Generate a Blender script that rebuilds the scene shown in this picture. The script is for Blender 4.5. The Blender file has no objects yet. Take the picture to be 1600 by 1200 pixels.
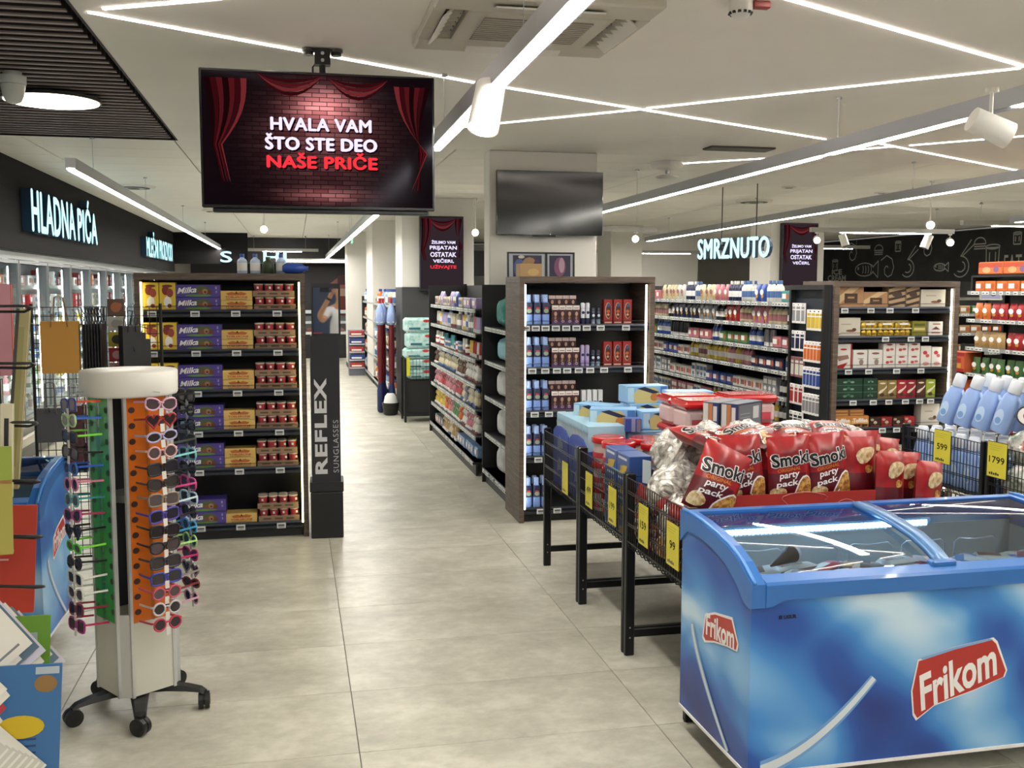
import bpy, bmesh, math, random
from mathutils import Matrix, Vector

D = bpy.data
S = bpy.context.scene
COL = S.collection
R = math.radians
PI = math.pi
rnd = random.Random(7)

# ------------------------------------------------------------------ camera, world, exposure
cam = D.objects.new('camera', D.cameras.new('camera'))
COL.objects.link(cam)
YAW, PITCH, ROLL = R(12.11), R(5.40), R(0.10)
_f = Vector((math.sin(YAW)*math.cos(PITCH), math.cos(YAW)*math.cos(PITCH), -math.sin(PITCH)))
_r = Vector((math.cos(YAW), -math.sin(YAW), 0))
_u = _r.cross(_f)
_r2 = _r*math.cos(ROLL) + _u*math.sin(ROLL)
_u2 = -_r*math.sin(ROLL) + _u*math.cos(ROLL)
cam.matrix_world = Matrix(((_r2.x, _u2.x, -_f.x, 0), (_r2.y, _u2.y, -_f.y, 0), (_r2.z, _u2.z, -_f.z, 1.77), (0, 0, 0, 1)))
cam.data.sensor_width = 36
cam.data.lens = 1585/1600*36
cam.data.clip_start = 0.05
cam.data.clip_end = 80
S.camera = cam

w = D.worlds.new('world')
S.world = w
w.use_nodes = True
w.node_tree.nodes['Background'].inputs[0].default_value = (1, 0.97, 0.9, 1)
w.node_tree.nodes['Background'].inputs[1].default_value = 0.25
S.view_settings.view_transform = 'Standard'
S.view_settings.look = 'None'
S.view_settings.gamma = 1
S.view_settings.use_curve_mapping = False
S.view_settings.exposure = 0.50
LAMP = 60.0      # radiance of the linear luminaires' diffusers
STRIP = 14.0     # radiance of the thin recessed strips
CEIL = 3.0

# ------------------------------------------------------------------ materials
def lin(h, a=1.0):
    if isinstance(h, (tuple, list)):
        return (h[0], h[1], h[2], a)
    h = h.lstrip('#')
    o = []
    for i in (0, 2, 4):
        c = int(h[i:i+2], 16)/255
        o.append(c/12.92 if c <= 0.04045 else ((c+0.055)/1.055)**2.4)
    return (*o, a)

_mats = {}
def mat(h, rough=0.5, metal=0.0, emit=0.0, spec=0.5, coat=0.0):
    k = (h, rough, metal, emit, spec, coat)
    if k in _mats:
        return _mats[k]
    m = D.materials.new('plain')
    m.use_nodes = True
    b = m.node_tree.nodes['Principled BSDF']
    b.inputs['Base Color'].default_value = lin(h)
    b.inputs['Roughness'].default_value = rough
    b.inputs['Metallic'].default_value = metal
    b.inputs['Specular IOR Level'].default_value = spec
    if coat:
        b.inputs['Coat Weight'].default_value = coat
        b.inputs['Coat Roughness'].default_value = 0.05
    if emit:
        b.inputs['Emission Color'].default_value = lin(h)
        b.inputs['Emission Strength'].default_value = emit
    m.diffuse_color = lin(h)
    _mats[k] = m
    return m

class NT:
    """small helper for node materials"""
    def __init__(s, name):
        s.m = D.materials.new(name)
        s.m.use_nodes = True
        s.t = s.m.node_tree
        s.b = s.t.nodes['Principled BSDF']
    def n(s, typ, **kw):
        x = s.t.nodes.new(typ)
        for k, v in kw.items():
            if k.startswith('i_'):
                key = k[2:]
                key = int(key) if key.isdigit() else key.replace('_', ' ')
                x.inputs[key].default_value = v
            else:
                setattr(x, k, v)
        return x
    def l(s, a, b):
        s.t.links.new(a, b)
    def ramp(s, fac, stops):
        r = s.n('ShaderNodeValToRGB')
        e = r.color_ramp.elements
        while len(e) < len(stops):
            e.new(0.5)
        for x, (p, c) in zip(e, stops):
            x.position = p
            x.color = lin(c)
        s.l(fac, r.inputs[0])
        return r.outputs[0]
    def coord(s, which='Object', scale=(1, 1, 1), loc=(0, 0, 0), rot=(0, 0, 0)):
        c = s.n('ShaderNodeTexCoord')
        mp = s.n('ShaderNodeMapping')
        mp.inputs['Scale'].default_value = scale
        mp.inputs['Location'].default_value = loc
        mp.inputs['Rotation'].default_value = rot
        s.l(c.outputs[which], mp.inputs['Vector'])
        return mp.outputs[0]
    def noise(s, vec, scale=5, detail=3, rough=0.5, dist=0.0):
        x = s.n('ShaderNodeTexNoise')
        x.inputs['Scale'].default_value = scale
        x.inputs['Detail'].default_value = detail
        x.inputs['Roughness'].default_value = rough
        x.inputs['Distortion'].default_value = dist
        s.l(vec, x.inputs['Vector'])
        return x.outputs[0]
    def bump(s, h, strength=0.1, dist=0.01):
        x = s.n('ShaderNodeBump')
        x.inputs['Strength'].default_value = strength
        x.inputs['Distance'].default_value = dist
        s.l(h, x.inputs['Height'])
        s.l(x.outputs[0], s.b.inputs['Normal'])

def mk_floor(name='floor_tile_ceramic'):
    t = NT(name)
    g = t.n('ShaderNodeNewGeometry')
    oi = t.n('ShaderNodeObjectInfo')
    mp = t.n('ShaderNodeMapping')
    mp.inputs['Scale'].default_value = (1.5, 1.9, 1)
    t.l(g.outputs['Position'], mp.inputs['Vector'])
    off = t.n('ShaderNodeVectorMath', operation='SCALE')
    t.l(oi.outputs['Location'], off.inputs[0])
    off.inputs['Scale'].default_value = 3.7
    ad = t.n('ShaderNodeVectorMath', operation='ADD')
    t.l(mp.outputs[0], ad.inputs[0]); t.l(off.outputs[0], ad.inputs[1])
    a = t.noise(ad.outputs[0], 1.6, 4, 0.6)
    b = t.noise(ad.outputs[0], 9, 4, 0.65)
    mx = t.n('ShaderNodeMix', data_type='FLOAT')
    mx.inputs[0].default_value = 0.35
    t.l(a, mx.inputs[2]); t.l(b, mx.inputs[3])
    c = t.ramp(mx.outputs[0], [(0.36, 'a19e90'), (0.5, 'b7b4a5'), (0.62, 'cbc8ba')])
    t.l(c, t.b.inputs['Base Color'])
    r = t.n('ShaderNodeMapRange')
    t.l(b, r.inputs[0])
    r.inputs[3].default_value = 0.30; r.inputs[4].default_value = 0.46
    t.l(r.outputs[0], t.b.inputs['Roughness'])
    return t.m

def mk_wood():
    t = NT('dark_walnut_laminate')
    v = t.coord('Object', (1, 1, 9))
    a = t.noise(v, 3.5, 5, 0.6, 1.2)
    v2 = t.coord('Object', (2, 2, 60))
    b = t.noise(v2, 2, 3, 0.6)
    mx = t.n('ShaderNodeMix', data_type='FLOAT')
    mx.inputs[0].default_value = 0.35
    t.l(a, mx.inputs[2]); t.l(b, mx.inputs[3])
    c = t.ramp(mx.outputs[0], [(0.3, '3d332c'), (0.5, '5c4e44'), (0.7, '7a6a5c')])
    t.l(c, t.b.inputs['Base Color'])
    t.b.inputs['Roughness'].default_value = 0.55
    return t.m

def mk_swoosh():
    """blue print with soft white light rays, as on the freezer cabinets"""
    t = NT('blue_freezer_print')
    v = t.coord('Object', (1.0, 1.0, 1.5), rot=(0.2, 0.55, 0.2))
    a = t.noise(v, 1.5, 1.5, 0.4, 1.6)
    w_ = t.n('ShaderNodeTexWave', i_Scale=0.55, i_Distortion=5.0, i_Detail=1.0)
    w_.inputs['Detail Scale'].default_value = 0.6
    t.l(v, w_.inputs['Vector'])
    mx = t.n('ShaderNodeMix', data_type='FLOAT')
    mx.inputs[0].default_value = 0.38
    t.l(a, mx.inputs[2]); t.l(w_.outputs['Fac'], mx.inputs[3])
    tc2 = t.n('ShaderNodeTexCoord'); sz = t.n('ShaderNodeSeparateXYZ'); t.l(tc2.outputs['Object'], sz.inputs[0])
    mr = t.n('ShaderNodeMapRange'); t.l(sz.outputs[2], mr.inputs[0]); mr.inputs[1].default_value = 0.1; mr.inputs[2].default_value = 0.75; mr.inputs[3].default_value = -0.08; mr.inputs[4].default_value = 0.15
    ad_ = t.n('ShaderNodeMath', operation='ADD'); t.l(mx.outputs[0], ad_.inputs[0]); t.l(mr.outputs[0], ad_.inputs[1])
    c = t.ramp(ad_.outputs[0], [(0.18, '1d2f78'), (0.38, '2455a8'), (0.55, '3f86cc'), (0.70, '7fb4e0'), (0.85, 'c3dcee')])
    t.l(c, t.b.inputs['Base Color'])
    t.b.inputs['Roughness'].default_value = 0.35
    return t.m

def mk_noisecol(name, stops, scale=20, detail=3, rough=0.5, sc=(1, 1, 1), bump=0, metal=0, dist=0, spec=0.5):
    t = NT(name)
    v = t.coord('Object', sc)
    a = t.noise(v, scale, detail, 0.6, dist)
    t.l(t.ramp(a, stops), t.b.inputs['Base Color'])
    t.b.inputs['Roughness'].default_value = rough
    t.b.inputs['Metallic'].default_value = metal
    t.b.inputs['Specular IOR Level'].default_value = spec
    if bump:
        t.bump(a, bump, 0.01)
    return t.m

def mk_glass(name='thin_clear_glass', tint='eef4f6', refl=0.07, fscale=1.0):
    m = D.materials.new(name)
    m.use_nodes = True
    nt = m.node_tree
    nt.nodes.remove(nt.nodes['Principled BSDF'])
    out = nt.nodes['Material Output']
    tr = nt.nodes.new('ShaderNodeBsdfTransparent'); tr.inputs[0].default_value = lin(tint)
    gl = nt.nodes.new('ShaderNodeBsdfGlossy'); gl.inputs['Roughness'].default_value = 0.02
    fr = nt.nodes.new('ShaderNodeFresnel'); fr.inputs[0].default_value = 1.5
    ad = nt.nodes.new('ShaderNodeMath'); ad.operation = 'ADD'; ad.inputs[1].default_value = refl
    mx = nt.nodes.new('ShaderNodeMixShader')
    ml = nt.nodes.new('ShaderNodeMath'); ml.operation = 'MULTIPLY'; ml.inputs[1].default_value = fscale
    nt.links.new(fr.outputs[0], ml.inputs[0]); nt.links.new(ml.outputs[0], ad.inputs[0])
    nt.links.new(ad.outputs[0], mx.inputs[0])
    nt.links.new(tr.outputs[0], mx.inputs[1]); nt.links.new(gl.outputs[0], mx.inputs[2])
    nt.links.new(mx.outputs[0], out.inputs[0])
    return m

def mk_emit(name, h, s):
    m = D.materials.new(name)
    m.use_nodes = True
    nt = m.node_tree
    nt.nodes.remove(nt.nodes['Principled BSDF'])
    e = nt.nodes.new('ShaderNodeEmission')
    e.inputs[0].default_value = lin(h); e.inputs[1].default_value = s
    nt.links.new(e.outputs[0], nt.nodes['Material Output'].inputs[0])
    return m

FLOOR = mk_floor()
WOOD = mk_wood()
SWOOSH = mk_swoosh()
GLASS = mk_glass(refl=0.0, fscale=0.35)
LIDGLASS = mk_glass('curved_lid_glass', 'e6eef4', 0.03, 0.8)
TINTGLASS = mk_glass('sunglass_lens', '5a4a48', 0.05)
CLEARBAG = mk_glass('clear_plastic_film', 'f4f4f2', 0.10)
PAPER = mat('d8d8d2', 0.7)
WHITE = mat('dcdad4', 0.5)
CEILM = mk_noisecol('ceiling_paint', [(0.3, 'e4e1da'), (0.7, 'e9e6df')], 1.2, 2, 0.85)
WALLP = mk_noisecol('wall_paint', [(0.3, 'd8d5ce'), (0.7, 'dedbd4')], 1.5, 2, 0.8)
DARKG = mk_noisecol('dark_grey_paint', [(0.3, '38383a'), (0.7, '3e3e40')], 2.0, 2, 0.6)
FASCIA = mk_noisecol('fascia_grey_board', [(0.3, '1b1a1b'), (0.7, '232122')], 2.0, 3, 0.9, (0.3, 0.3, 4), spec=0.15)
BLACK = mat('101012', 0.45)
BLACKM = mat('151518', 0.35, 0.3)
RAILM = mat('3b3e46', 0.4, 0.6)
SILVER = mat('b8bcc0', 0.3, 0.9)
ALU = mat('c4c6c4', 0.38, 0.55)
LED_W = mk_emit('led_diffuser', 'fffaf1', LAMP)
LED_S = mk_emit('led_strip_light', 'fff1e6', STRIP)
LED_SH = mk_emit('shelf_led_light', 'fff0a8', 6.0)
LED_SHW = mk_emit('shelf_led_white', 'fffbe6', 8.0)
LED_F = mk_emit('fridge_led_light', 'fbfaf2', 22.0)
LED_B = mk_emit('freezer_led_light', 'bfe6ff', 14.0)
SIGNW = mk_emit('lit_sign_face', 'b8eef4', 1.25)
SIGNE = mat('14324a', 0.4)
SPOTE = mk_emit('spot_lens_light', 'fff2cf', 60.0)
DISC = mk_emit('disc_lamp_light', 'fff3dc', 9.0)

# ------------------------------------------------------------------ mesh builder
_txt = {}
def text_geo(s, offset=0.0, shear=0.0, space=1.0, ext=0.0):
    k = (s, offset, shear, space, ext)
    if k in _txt:
        return _txt[k]
    cu = D.curves.new('lettering', 'FONT')
    cu.body = s; cu.size = 1; cu.offset = offset; cu.shear = shear
    cu.space_character = space; cu.extrude = ext; cu.resolution_u = 3
    cu.align_x = 'CENTER'
    ob = D.objects.new('lettering', cu)
    me = ob.to_mesh()
    vs = [v.co.copy() for v in me.vertices]
    fs = [tuple(p.vertices) for p in me.polygons]
    ob.to_mesh_clear()
    D.objects.remove(ob)
    D.curves.remove(cu)
    x0 = min(v.x for v in vs); x1 = max(v.x for v in vs)
    y0 = min(v.y for v in vs); y1 = max(v.y for v in vs)
    vs = [Vector(((v.x-(x0+x1)/2)/(x1-x0), (v.y-(y0+y1)/2)/(y1-y0), v.z)) for v in vs]
    _txt[k] = (vs, fs)
    return _txt[k]

class MB:
    def __init__(s):
        s.v = []; s.f = []; s.mi = []; s.sm = []; s.ms = []
        s.T = None
    def add(s, vs, fs, m, smooth=False):
        n = len(s.v)
        if s.T is not None:
            vs = [s.T @ Vector(v) for v in vs]
        s.v.extend([tuple(v) for v in vs])
        if m not in s.ms:
            s.ms.append(m)
        i = s.ms.index(m)
        for f in fs:
            s.f.append(tuple(a+n for a in f)); s.mi.append(i); s.sm.append(smooth)
        return s
    def box(s, x0, x1, y0, y1, z0, z1, m):
        v = [(x0, y0, z0), (x1, y0, z0), (x1, y1, z0), (x0, y1, z0), (x0, y0, z1), (x1, y0, z1), (x1, y1, z1), (x0, y1, z1)]
        return s.add(v, [(3, 2, 1, 0), (4, 5, 6, 7), (0, 1, 5, 4), (1, 2, 6, 5), (2, 3, 7, 6), (3, 0, 4, 7)], m)
    def cbox(s, x0, x1, y0, y1, z0, z1, m, b=0.005):
        """box with chamfered edges"""
        b = min(b, (x1-x0)/2.01, (y1-y0)/2.01, (z1-z0)/2.01)
        vs = []; idx = {}
        for i, x in enumerate((x0, x1)):
            for j, y in enumerate((y0, y1)):
                for k, z in enumerate((z0, z1)):
                    dx = b if i == 0 else -b; dy = b if j == 0 else -b; dz = b if k == 0 else -b
                    for a, p in enumerate(((x, y+dy, z+dz), (x+dx, y, z+dz), (x+dx, y+dy, z))):
                        idx[(i, j, k, a)] = len(vs); vs.append(p)
        g = lambda i, j, k, a: idx[(i, j, k, a)]
        fs = []
        fs.append((g(0, 0, 0, 0), g(0, 0, 1, 0), g(0, 1, 1, 0), g(0, 1, 0, 0)))
        fs.append((g(1, 0, 0, 0), g(1, 1, 0, 0), g(1, 1, 1, 0), g(1, 0, 1, 0)))
        fs.append((g(0, 0, 0, 1), g(1, 0, 0, 1), g(1, 0, 1, 1), g(0, 0, 1, 1)))
        fs.append((g(0, 1, 0, 1), g(0, 1, 1, 1), g(1, 1, 1, 1), g(1, 1, 0, 1)))
        fs.append((g(0, 0, 0, 2), g(0, 1, 0, 2), g(1, 1, 0, 2), g(1, 0, 0, 2)))
        fs.append((g(0, 0, 1, 2), g(1, 0, 1, 2), g(1, 1, 1, 2), g(0, 1, 1, 2)))
        for i in (0, 1):
            for j in (0, 1):
                fs.append((g(i, j, 0, 0), g(i, j, 0, 1), g(i, j, 1, 1), g(i, j, 1, 0)))
                fs.append((g(i, 0, j, 0), g(i, 0, j, 2), g(i, 1, j, 2), g(i, 1, j, 0)))
                fs.append((g(0, i, j, 1), g(0, i, j, 2), g(1, i, j, 2), g(1, i, j, 1)))
                for k in (0, 1):
                    fs.append((g(i, j, k, 0), g(i, j, k, 1), g(i, j, k, 2)))
        return s.add(vs, fs, m)
    def quad(s, a, b, c, d, m):
        return s.add([a, b, c, d], [(0, 1, 2, 3)], m)
    def poly(s, pts, m):
        return s.add(pts, [tuple(range(len(pts)))], m)
    def front(s, x0, x1, z0, z1, y, m):
        """thin printed patch facing -y"""
        return s.quad((x0, y, z0), (x1, y, z0), (x1, y, z1), (x0, y, z1), m)
    def disc(s, cx, cz, rx, rz, y, m, n=14, rot=0):
        p = []
        for i in range(n):
            a = 2*PI*i/n
            u, v_ = rx*math.cos(a), rz*math.sin(a)
            p.append((cx+u*math.cos(rot)-v_*math.sin(rot), y, cz+u*math.sin(rot)+v_*math.cos(rot)))
        return s.poly(p, m)
    def cyl(s, p0, p1, r0, r1, m, n=12, smooth=True, cap=True):
        p0 = Vector(p0); p1 = Vector(p1)
        ax = (p1-p0).normalized()
        t = Vector((0, 0, 1)) if abs(ax.z) < 0.9 else Vector((1, 0, 0))
        a = ax.cross(t).normalized(); b = ax.cross(a)
        vs = []
        for p, r in ((p0, r0), (p1, r1)):
            for i in range(n):
                an = 2*PI*i/n
                vs.append(p+a*math.cos(an)*r+b*math.sin(an)*r)
        fs = [((i+1) % n, i, n+i, n+(i+1) % n) for i in range(n)]
        s.add(vs, fs, m, smooth)
        if cap:
            s.add(vs, [tuple(range(n)), tuple(range(2*n-1, n-1, -1))], m)
        return s
    def lathe(s, prof, m, n=14, at=(0, 0, 0), sq=0.0, smooth=True, sx=1.0, sy=1.0):
        """surface of revolution; prof = (r, z) bottom to top; sq > 0 squares the section"""
        vs = []; fs = []
        for r, z in prof:
            for i in range(n):
                a = 2*PI*i/n
                c, d = math.cos(a), math.sin(a)
                if sq:
                    k = 1/max(abs(c), abs(d))
                    k = 1+(k-1)*sq
                    c, d = c*k, d*k
                vs.append((at[0]+c*r*sx, at[1]+d*r*sy, at[2]+z))
        for j in range(len(prof)-1):
            for i in range(n):
                a, b = j*n+i, j*n+(i+1) % n
                fs.append((a, b, b+n, a+n))
        s.add(vs, fs, m, smooth)
        k = (len(prof)-1)*n
        s.add(vs, [tuple(range(n-1, -1, -1)), tuple(range(k, k+n))], m)
        return s
    def tube(s, pts, r, m, n=6, closed=False):
        pts = [Vector(p) for p in pts]
        N = len(pts); vs = []; up = Vector((0, 0, 1))
        for i, p in enumerate(pts):
            if closed:
                t = pts[(i+1) % N]-pts[i-1]
            else:
                t = pts[min(i+1, N-1)]-pts[max(i-1, 0)]
            t.normalize()
            u = up if abs(t.dot(up)) < 0.95 else Vector((0, 1, 0))
            a = t.cross(u).normalized(); b = a.cross(t)
            for j in range(n):
                an = 2*PI*j/n
                vs.append(p+a*math.cos(an)*r+b*math.sin(an)*r)
        fs = []
        for i in range(N if closed else N-1):
            for j in range(n):
                a, b = i*n+j, i*n+(j+1) % n
                c, d = ((i+1) % N)*n+(j+1) % n, ((i+1) % N)*n+j
                fs.append((a, b, c, d))
        if not closed:
            fs.append(tuple(range(n-1, -1, -1))); fs.append(tuple(range((N-1)*n, N*n)))
        return s.add(vs, fs, m, True)
    def extrude(s, poly, axis, a0, a1, m, smooth=False):
        """poly = list of 2-D points, extruded along axis ('x','y','z')"""
        def P(p, q):
            return {'x': (q, p[0], p[1]), 'y': (p[0], q, p[1]), 'z': (p[0], p[1], q)}[axis]
        n = len(poly)
        vs = [P(p, a0) for p in poly]+[P(p, a1) for p in poly]
        s.add(vs, [(i, (i+1) % n, n+(i+1) % n, n+i) for i in range(n)], m, smooth)
        s.add(vs, [tuple(range(n-1, -1, -1)), tuple(range(n, 2*n))], m)
        return s
    def text(s, string, o, rt, up, w_, h, m, offset=0.0, shear=0.0, space=1.0, depth=0.0, fn=None, fat=0.0):
        """lettering fitted to w x h, centred at o, in the plane rt/up"""
        vs, fs = text_geo(string, offset, shear, space, 0.5 if depth else 0.0)
        o = Vector(o); rt = Vector(rt).normalized(); up = Vector(up).normalized()
        n = rt.cross(up)
        out = [o+rt*(v.x*w_)+up*(v.y*h)+n*(v.z*depth) for v in vs]
        if fn:
            out = [fn(p) for p in out]
        if fat:      # heavier strokes: the same outline laid a little to each side
            for a_, b_ in ((-1, 0), (0, 0.7), (0, -0.7)):
                s.add([p+rt*(fat*h*a_)+up*(fat*h*b_) for p in out], fs, m)
            out = [p+rt*(fat*h) for p in out]
        return s.add(out, fs, m)
    def mesh(s, name):
        me = D.meshes.new(name)
        me.from_pydata(s.v, [], s.f)
        for m in s.ms:
            me.materials.append(m)
        me.polygons.foreach_set('material_index', s.mi)
        me.polygons.foreach_set('use_smooth', s.sm)
        me.update()
        return me
    def build(s, name, parent=None, loc=None, rot=None, fix=False):
        me = s.mesh(name)
        if fix:
            fixn(me)
        o = D.objects.new(name, me)
        COL.objects.link(o)
        if parent is not None:
            o.parent = parent
        if loc is not None:
            o.location = loc
        if rot is not None:
            o.rotation_euler = rot
        return o

def fixn(me):
    bm = bmesh.new(); bm.from_mesh(me)
    bmesh.ops.recalc_face_normals(bm, faces=bm.faces)
    bm.to_mesh(me); bm.free()

def tag(o, label, cat, group=None, kind=None):
    if label: o['label'] = label
    if cat: o['category'] = cat
    if group: o['group'] = group
    if kind: o['kind'] = kind
    return o

def thing(name, label, cat, loc=(0, 0, 0), rz=0.0, group=None, rot=None):
    o = D.objects.new(name, None)
    COL.objects.link(o)
    o.location = loc
    o.rotation_euler = rot if rot is not None else (0, 0, rz)
    o.empty_display_size = 0.1
    return tag(o, label, cat, group)

def put(me, name, loc, rz=0.0, label=None, cat=None, group=None, parent=None, rot=None, scale=None):
    o = D.objects.new(name, me)
    COL.objects.link(o)
    o.location = loc
    o.rotation_euler = rot if rot is not None else (0, 0, rz)
    if scale: o.scale = scale
    if parent is not None: o.parent = parent
    return tag(o, label, cat, group)

def dup(root, loc, rz=0.0, label=None, group=None):
    r = root.copy(); COL.objects.link(r)
    r.location = loc; r.rotation_euler = (0, 0, rz)
    if label: r['label'] = label
    if group: r['group'] = group
    for ch in list(root.children):
        c = ch.copy(); COL.objects.link(c); c.parent = r
        for g in ch.children:
            d = g.copy(); COL.objects.link(d); d.parent = c
    return r

def struct(mb, name, parent=None, **k):
    o = mb.build(name, parent, **k)
    o['kind'] = 'structure'
    return o

ONES = ['', 'first', 'second', 'third', 'fourth', 'fifth', 'sixth', 'seventh', 'eighth', 'ninth', 'tenth', 'eleventh', 'twelfth',
        'thirteenth', 'fourteenth', 'fifteenth', 'sixteenth', 'seventeenth', 'eighteenth', 'nineteenth']
TENS = ['', '', 'twenty', 'thirty', 'forty', 'fifty', 'sixty', 'seventy', 'eighty']
def nth(n):
    if n < 20: return ONES[n]
    t, o = divmod(n, 10)
    return (TENS[t][:-1]+'ieth') if o == 0 else TENS[t]+'-'+ONES[o]
SHELF = ['top', 'second', 'third', 'fourth', 'fifth', 'sixth', 'bottom']
# ================================================================== the setting
XL, XR, YN, YF = -3.4, 13.8, -4.0, 27.0
# floor: a dark bed shows in the joints, tiles 1.2 x 0.6 m lie on it
mb = MB(); mb.box(XL, XR, YN, YF+1.5, -0.1, -0.006, mat('6f6a60', 0.8))
floor = struct(mb, 'floor')
tm = MB(); tm.cbox(-0.5985, 0.5985, -0.2985, 0.2985, -0.006, 0.0, FLOOR, 0.001)
tile_me = tm.mesh('floor_tile')
tiles = []
X0, Y0 = 0.215, 3.77
for i in range(-3, 12):
    for j in range(-13, 41):
        cx, cy = X0+1.2*i+0.6, Y0+0.6*j+0.3
        if cx-0.6 < XL or cx+0.6 > XR or cy+0.3 > YF+1.4: continue
        tiles.append((math.hypot(cx-0.6, cy-2), cx, cy))
tiles.sort()
near = [t for t in tiles if t[2] > 1.5][:290]
ns = set((t[1], t[2]) for t in near)
for _, cx, cy in near:
    o = put(tile_me, 'floor_tile', (cx, cy, 0), parent=floor)
mb = MB()
for _, cx, cy in tiles:
    if (cx, cy) not in ns:
        mb.cbox(cx-0.5985, cx+0.5985, cy-0.2985, cy+0.2985, -0.006, 0.0, FLOOR, 0.001)
o = mb.build('floor_tile_field', floor); o['kind'] = 'stuff'

# ceiling: plasterboard near the entrance, grid of panels further in
SX0, SX1, SY0, SY1 = -2.62, -0.925, 1.2, 9.05      # recess with the slats
mb = MB()
mb.box(SX1, XR, YN, 9.1, CEIL, CEIL+0.1, CEILM)
mb.box(XL, SX1, SY1, 9.1, CEIL, CEIL+0.1, CEILM)
mb.box(XL, SX1, YN, SY0, CEIL, CEIL+0.1, CEILM)
mb.box(XL, SX0, SY0, SY1, CEIL, CEIL+0.1, CEILM)
mb.box(XL, XR, 9.1, YF+1.5, CEIL+0.012, CEIL+0.1, mat('77746c', 0.9))
ceiling = struct(mb, 'ceiling')
pa = MB(); pa.cbox(-0.595, 0.595, -0.295, 0.295, 0, 0.012, CEILM, 0.003); pa_me = pa.mesh('ceiling_panel')
pb = MB(); pb.cbox(-0.595, 0.595, -0.595, 0.595, 0, 0.012, CEILM, 0.003); pb_me = pb.mesh('ceiling_panel')
for j in range(30):
    for i in range(6):
        put(pa_me, 'ceiling_panel', (-2.76+1.2*i, 9.4+0.6*j, CEIL), parent=ceiling)
for j in range(15):
    for i in range(8):
        put(pb_me, 'ceiling_panel', (4.44+1.2*i, 9.7+1.2*j, CEIL), parent=ceiling)
# slatted timber recess
mb = MB()
mb.box(SX0, SX1, SY0, SY1, CEIL+0.2, CEIL+0.22, mat('161314', 0.8))
mb.box(SX1-0.012, SX1, SY0, SY1, CEIL-0.004, CEIL+0.2, mat('1c1718', 0.7))
mb.box(SX0, SX1, SY1-0.012, SY1, CEIL-0.004, CEIL+0.2, mat('1c1718', 0.7))
sl = mb.build('slat_recess'); sl['kind'] = 'structure'
sm_ = MB(); sm_.box(0, SX1-SX0-0.05, -0.017, 0.017, 0.008, 0.12, mk_noisecol('slat_wood', [(0.3, '1e1718'), (0.7, '2c2224')], 6, 3, 0.7, (0.4, 3, 3))); sm_.box(0, SX1-SX0-0.05, -0.017, 0.017, 0.0, 0.008, mat('8c807e', 0.6))  # dark sides, paler undersides: shade and light put into the slat colours
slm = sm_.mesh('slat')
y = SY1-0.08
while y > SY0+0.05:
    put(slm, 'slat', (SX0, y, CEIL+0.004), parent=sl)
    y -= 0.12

# walls
mb = MB(); mb.box(XL-0.1, XL, YN, YF+1.5, 0, CEIL, WALLP); struct(mb, 'wall_left')
mb = MB(); mb.box(XR, XR+0.1, YN, YF+1.5, 0, CEIL, WALLP); struct(mb, 'wall_right')
mb = MB(); mb.box(XL, XR, YF+1.4, YF+1.5, 0, CEIL, WALLP); struct(mb, 'wall_far')
mb = MB()
mb.box(XL, XR, YN-0.1, YN, 0, CEIL, mat('26344e', 0.5))
mb.box(-1.2, 0.6, YN, YN+0.02, 2.5, 2.62, PAPER)
struct(mb, 'wall_entrance')

# columns
def column(x0, x1, y0, y1, band=1.78, bandm=DARKG):
    mb = MB()
    mb.cbox(x0, x1, y0, y1, band, CEIL-0.001, WALLP, 0.008)
    mb.cbox(x0-0.003, x1+0.003, y0-0.003, y1+0.003, 0, band, bandm, 0.008)
    return struct(mb, 'trim_column')
column(1.73, 2.735, 9.05, 9.30)
column(1.45, 2.45, 13.95, 14.8)
column(1.42, 2.3, 18.9, 20.4, 0.1)
column(1.15, 1.8, 22.6, 23.4, 0.1)
column(7.95, 8.95, 16.1, 16.9, 1.78)
column(6.1, 6.75, 19.2, 20.1, 0.1)
# partition walls far right, behind the chillers
mb = MB(); mb.cbox(4.9, 9.9, 24.0, 24.2, 0, CEIL-0.001, WALLP, 0.005); struct(mb, 'wall_partition')

# left: fascia over the chilled wall
mb = MB()
mb.box(-2.66, -2.60, 4.0, 24.0, 2.13, CEIL-0.001, FASCIA)
struct(mb, 'trim_fascia')
mb = MB()
mb.box(-3.3, -2.66, 4.0, 24.0, 2.13, 2.16, mat('d5dadb', 0.18))
struct(mb, 'trim_soffit')
mb = MB()
mb.box(-2.66, -1.0, 23.9, 24.0, 2.3, CEIL-0.001, FASCIA)
struct(mb, 'trim_bulkhead')
# meat department at the far end: dark header over a lit recess
mb = MB()
mb.box(-2.6, 2.6, 25.9, 26.0, 2.38, CEIL-0.001, mat('1d1b1e', 0.5))
struct(mb, 'trim_header')
mb = MB()
mb.box(-2.6, 3.2, 27.6, 27.7, 0, 2.4, mat('232024', 0.5))
struct(mb, 'wall_butchery')

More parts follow.
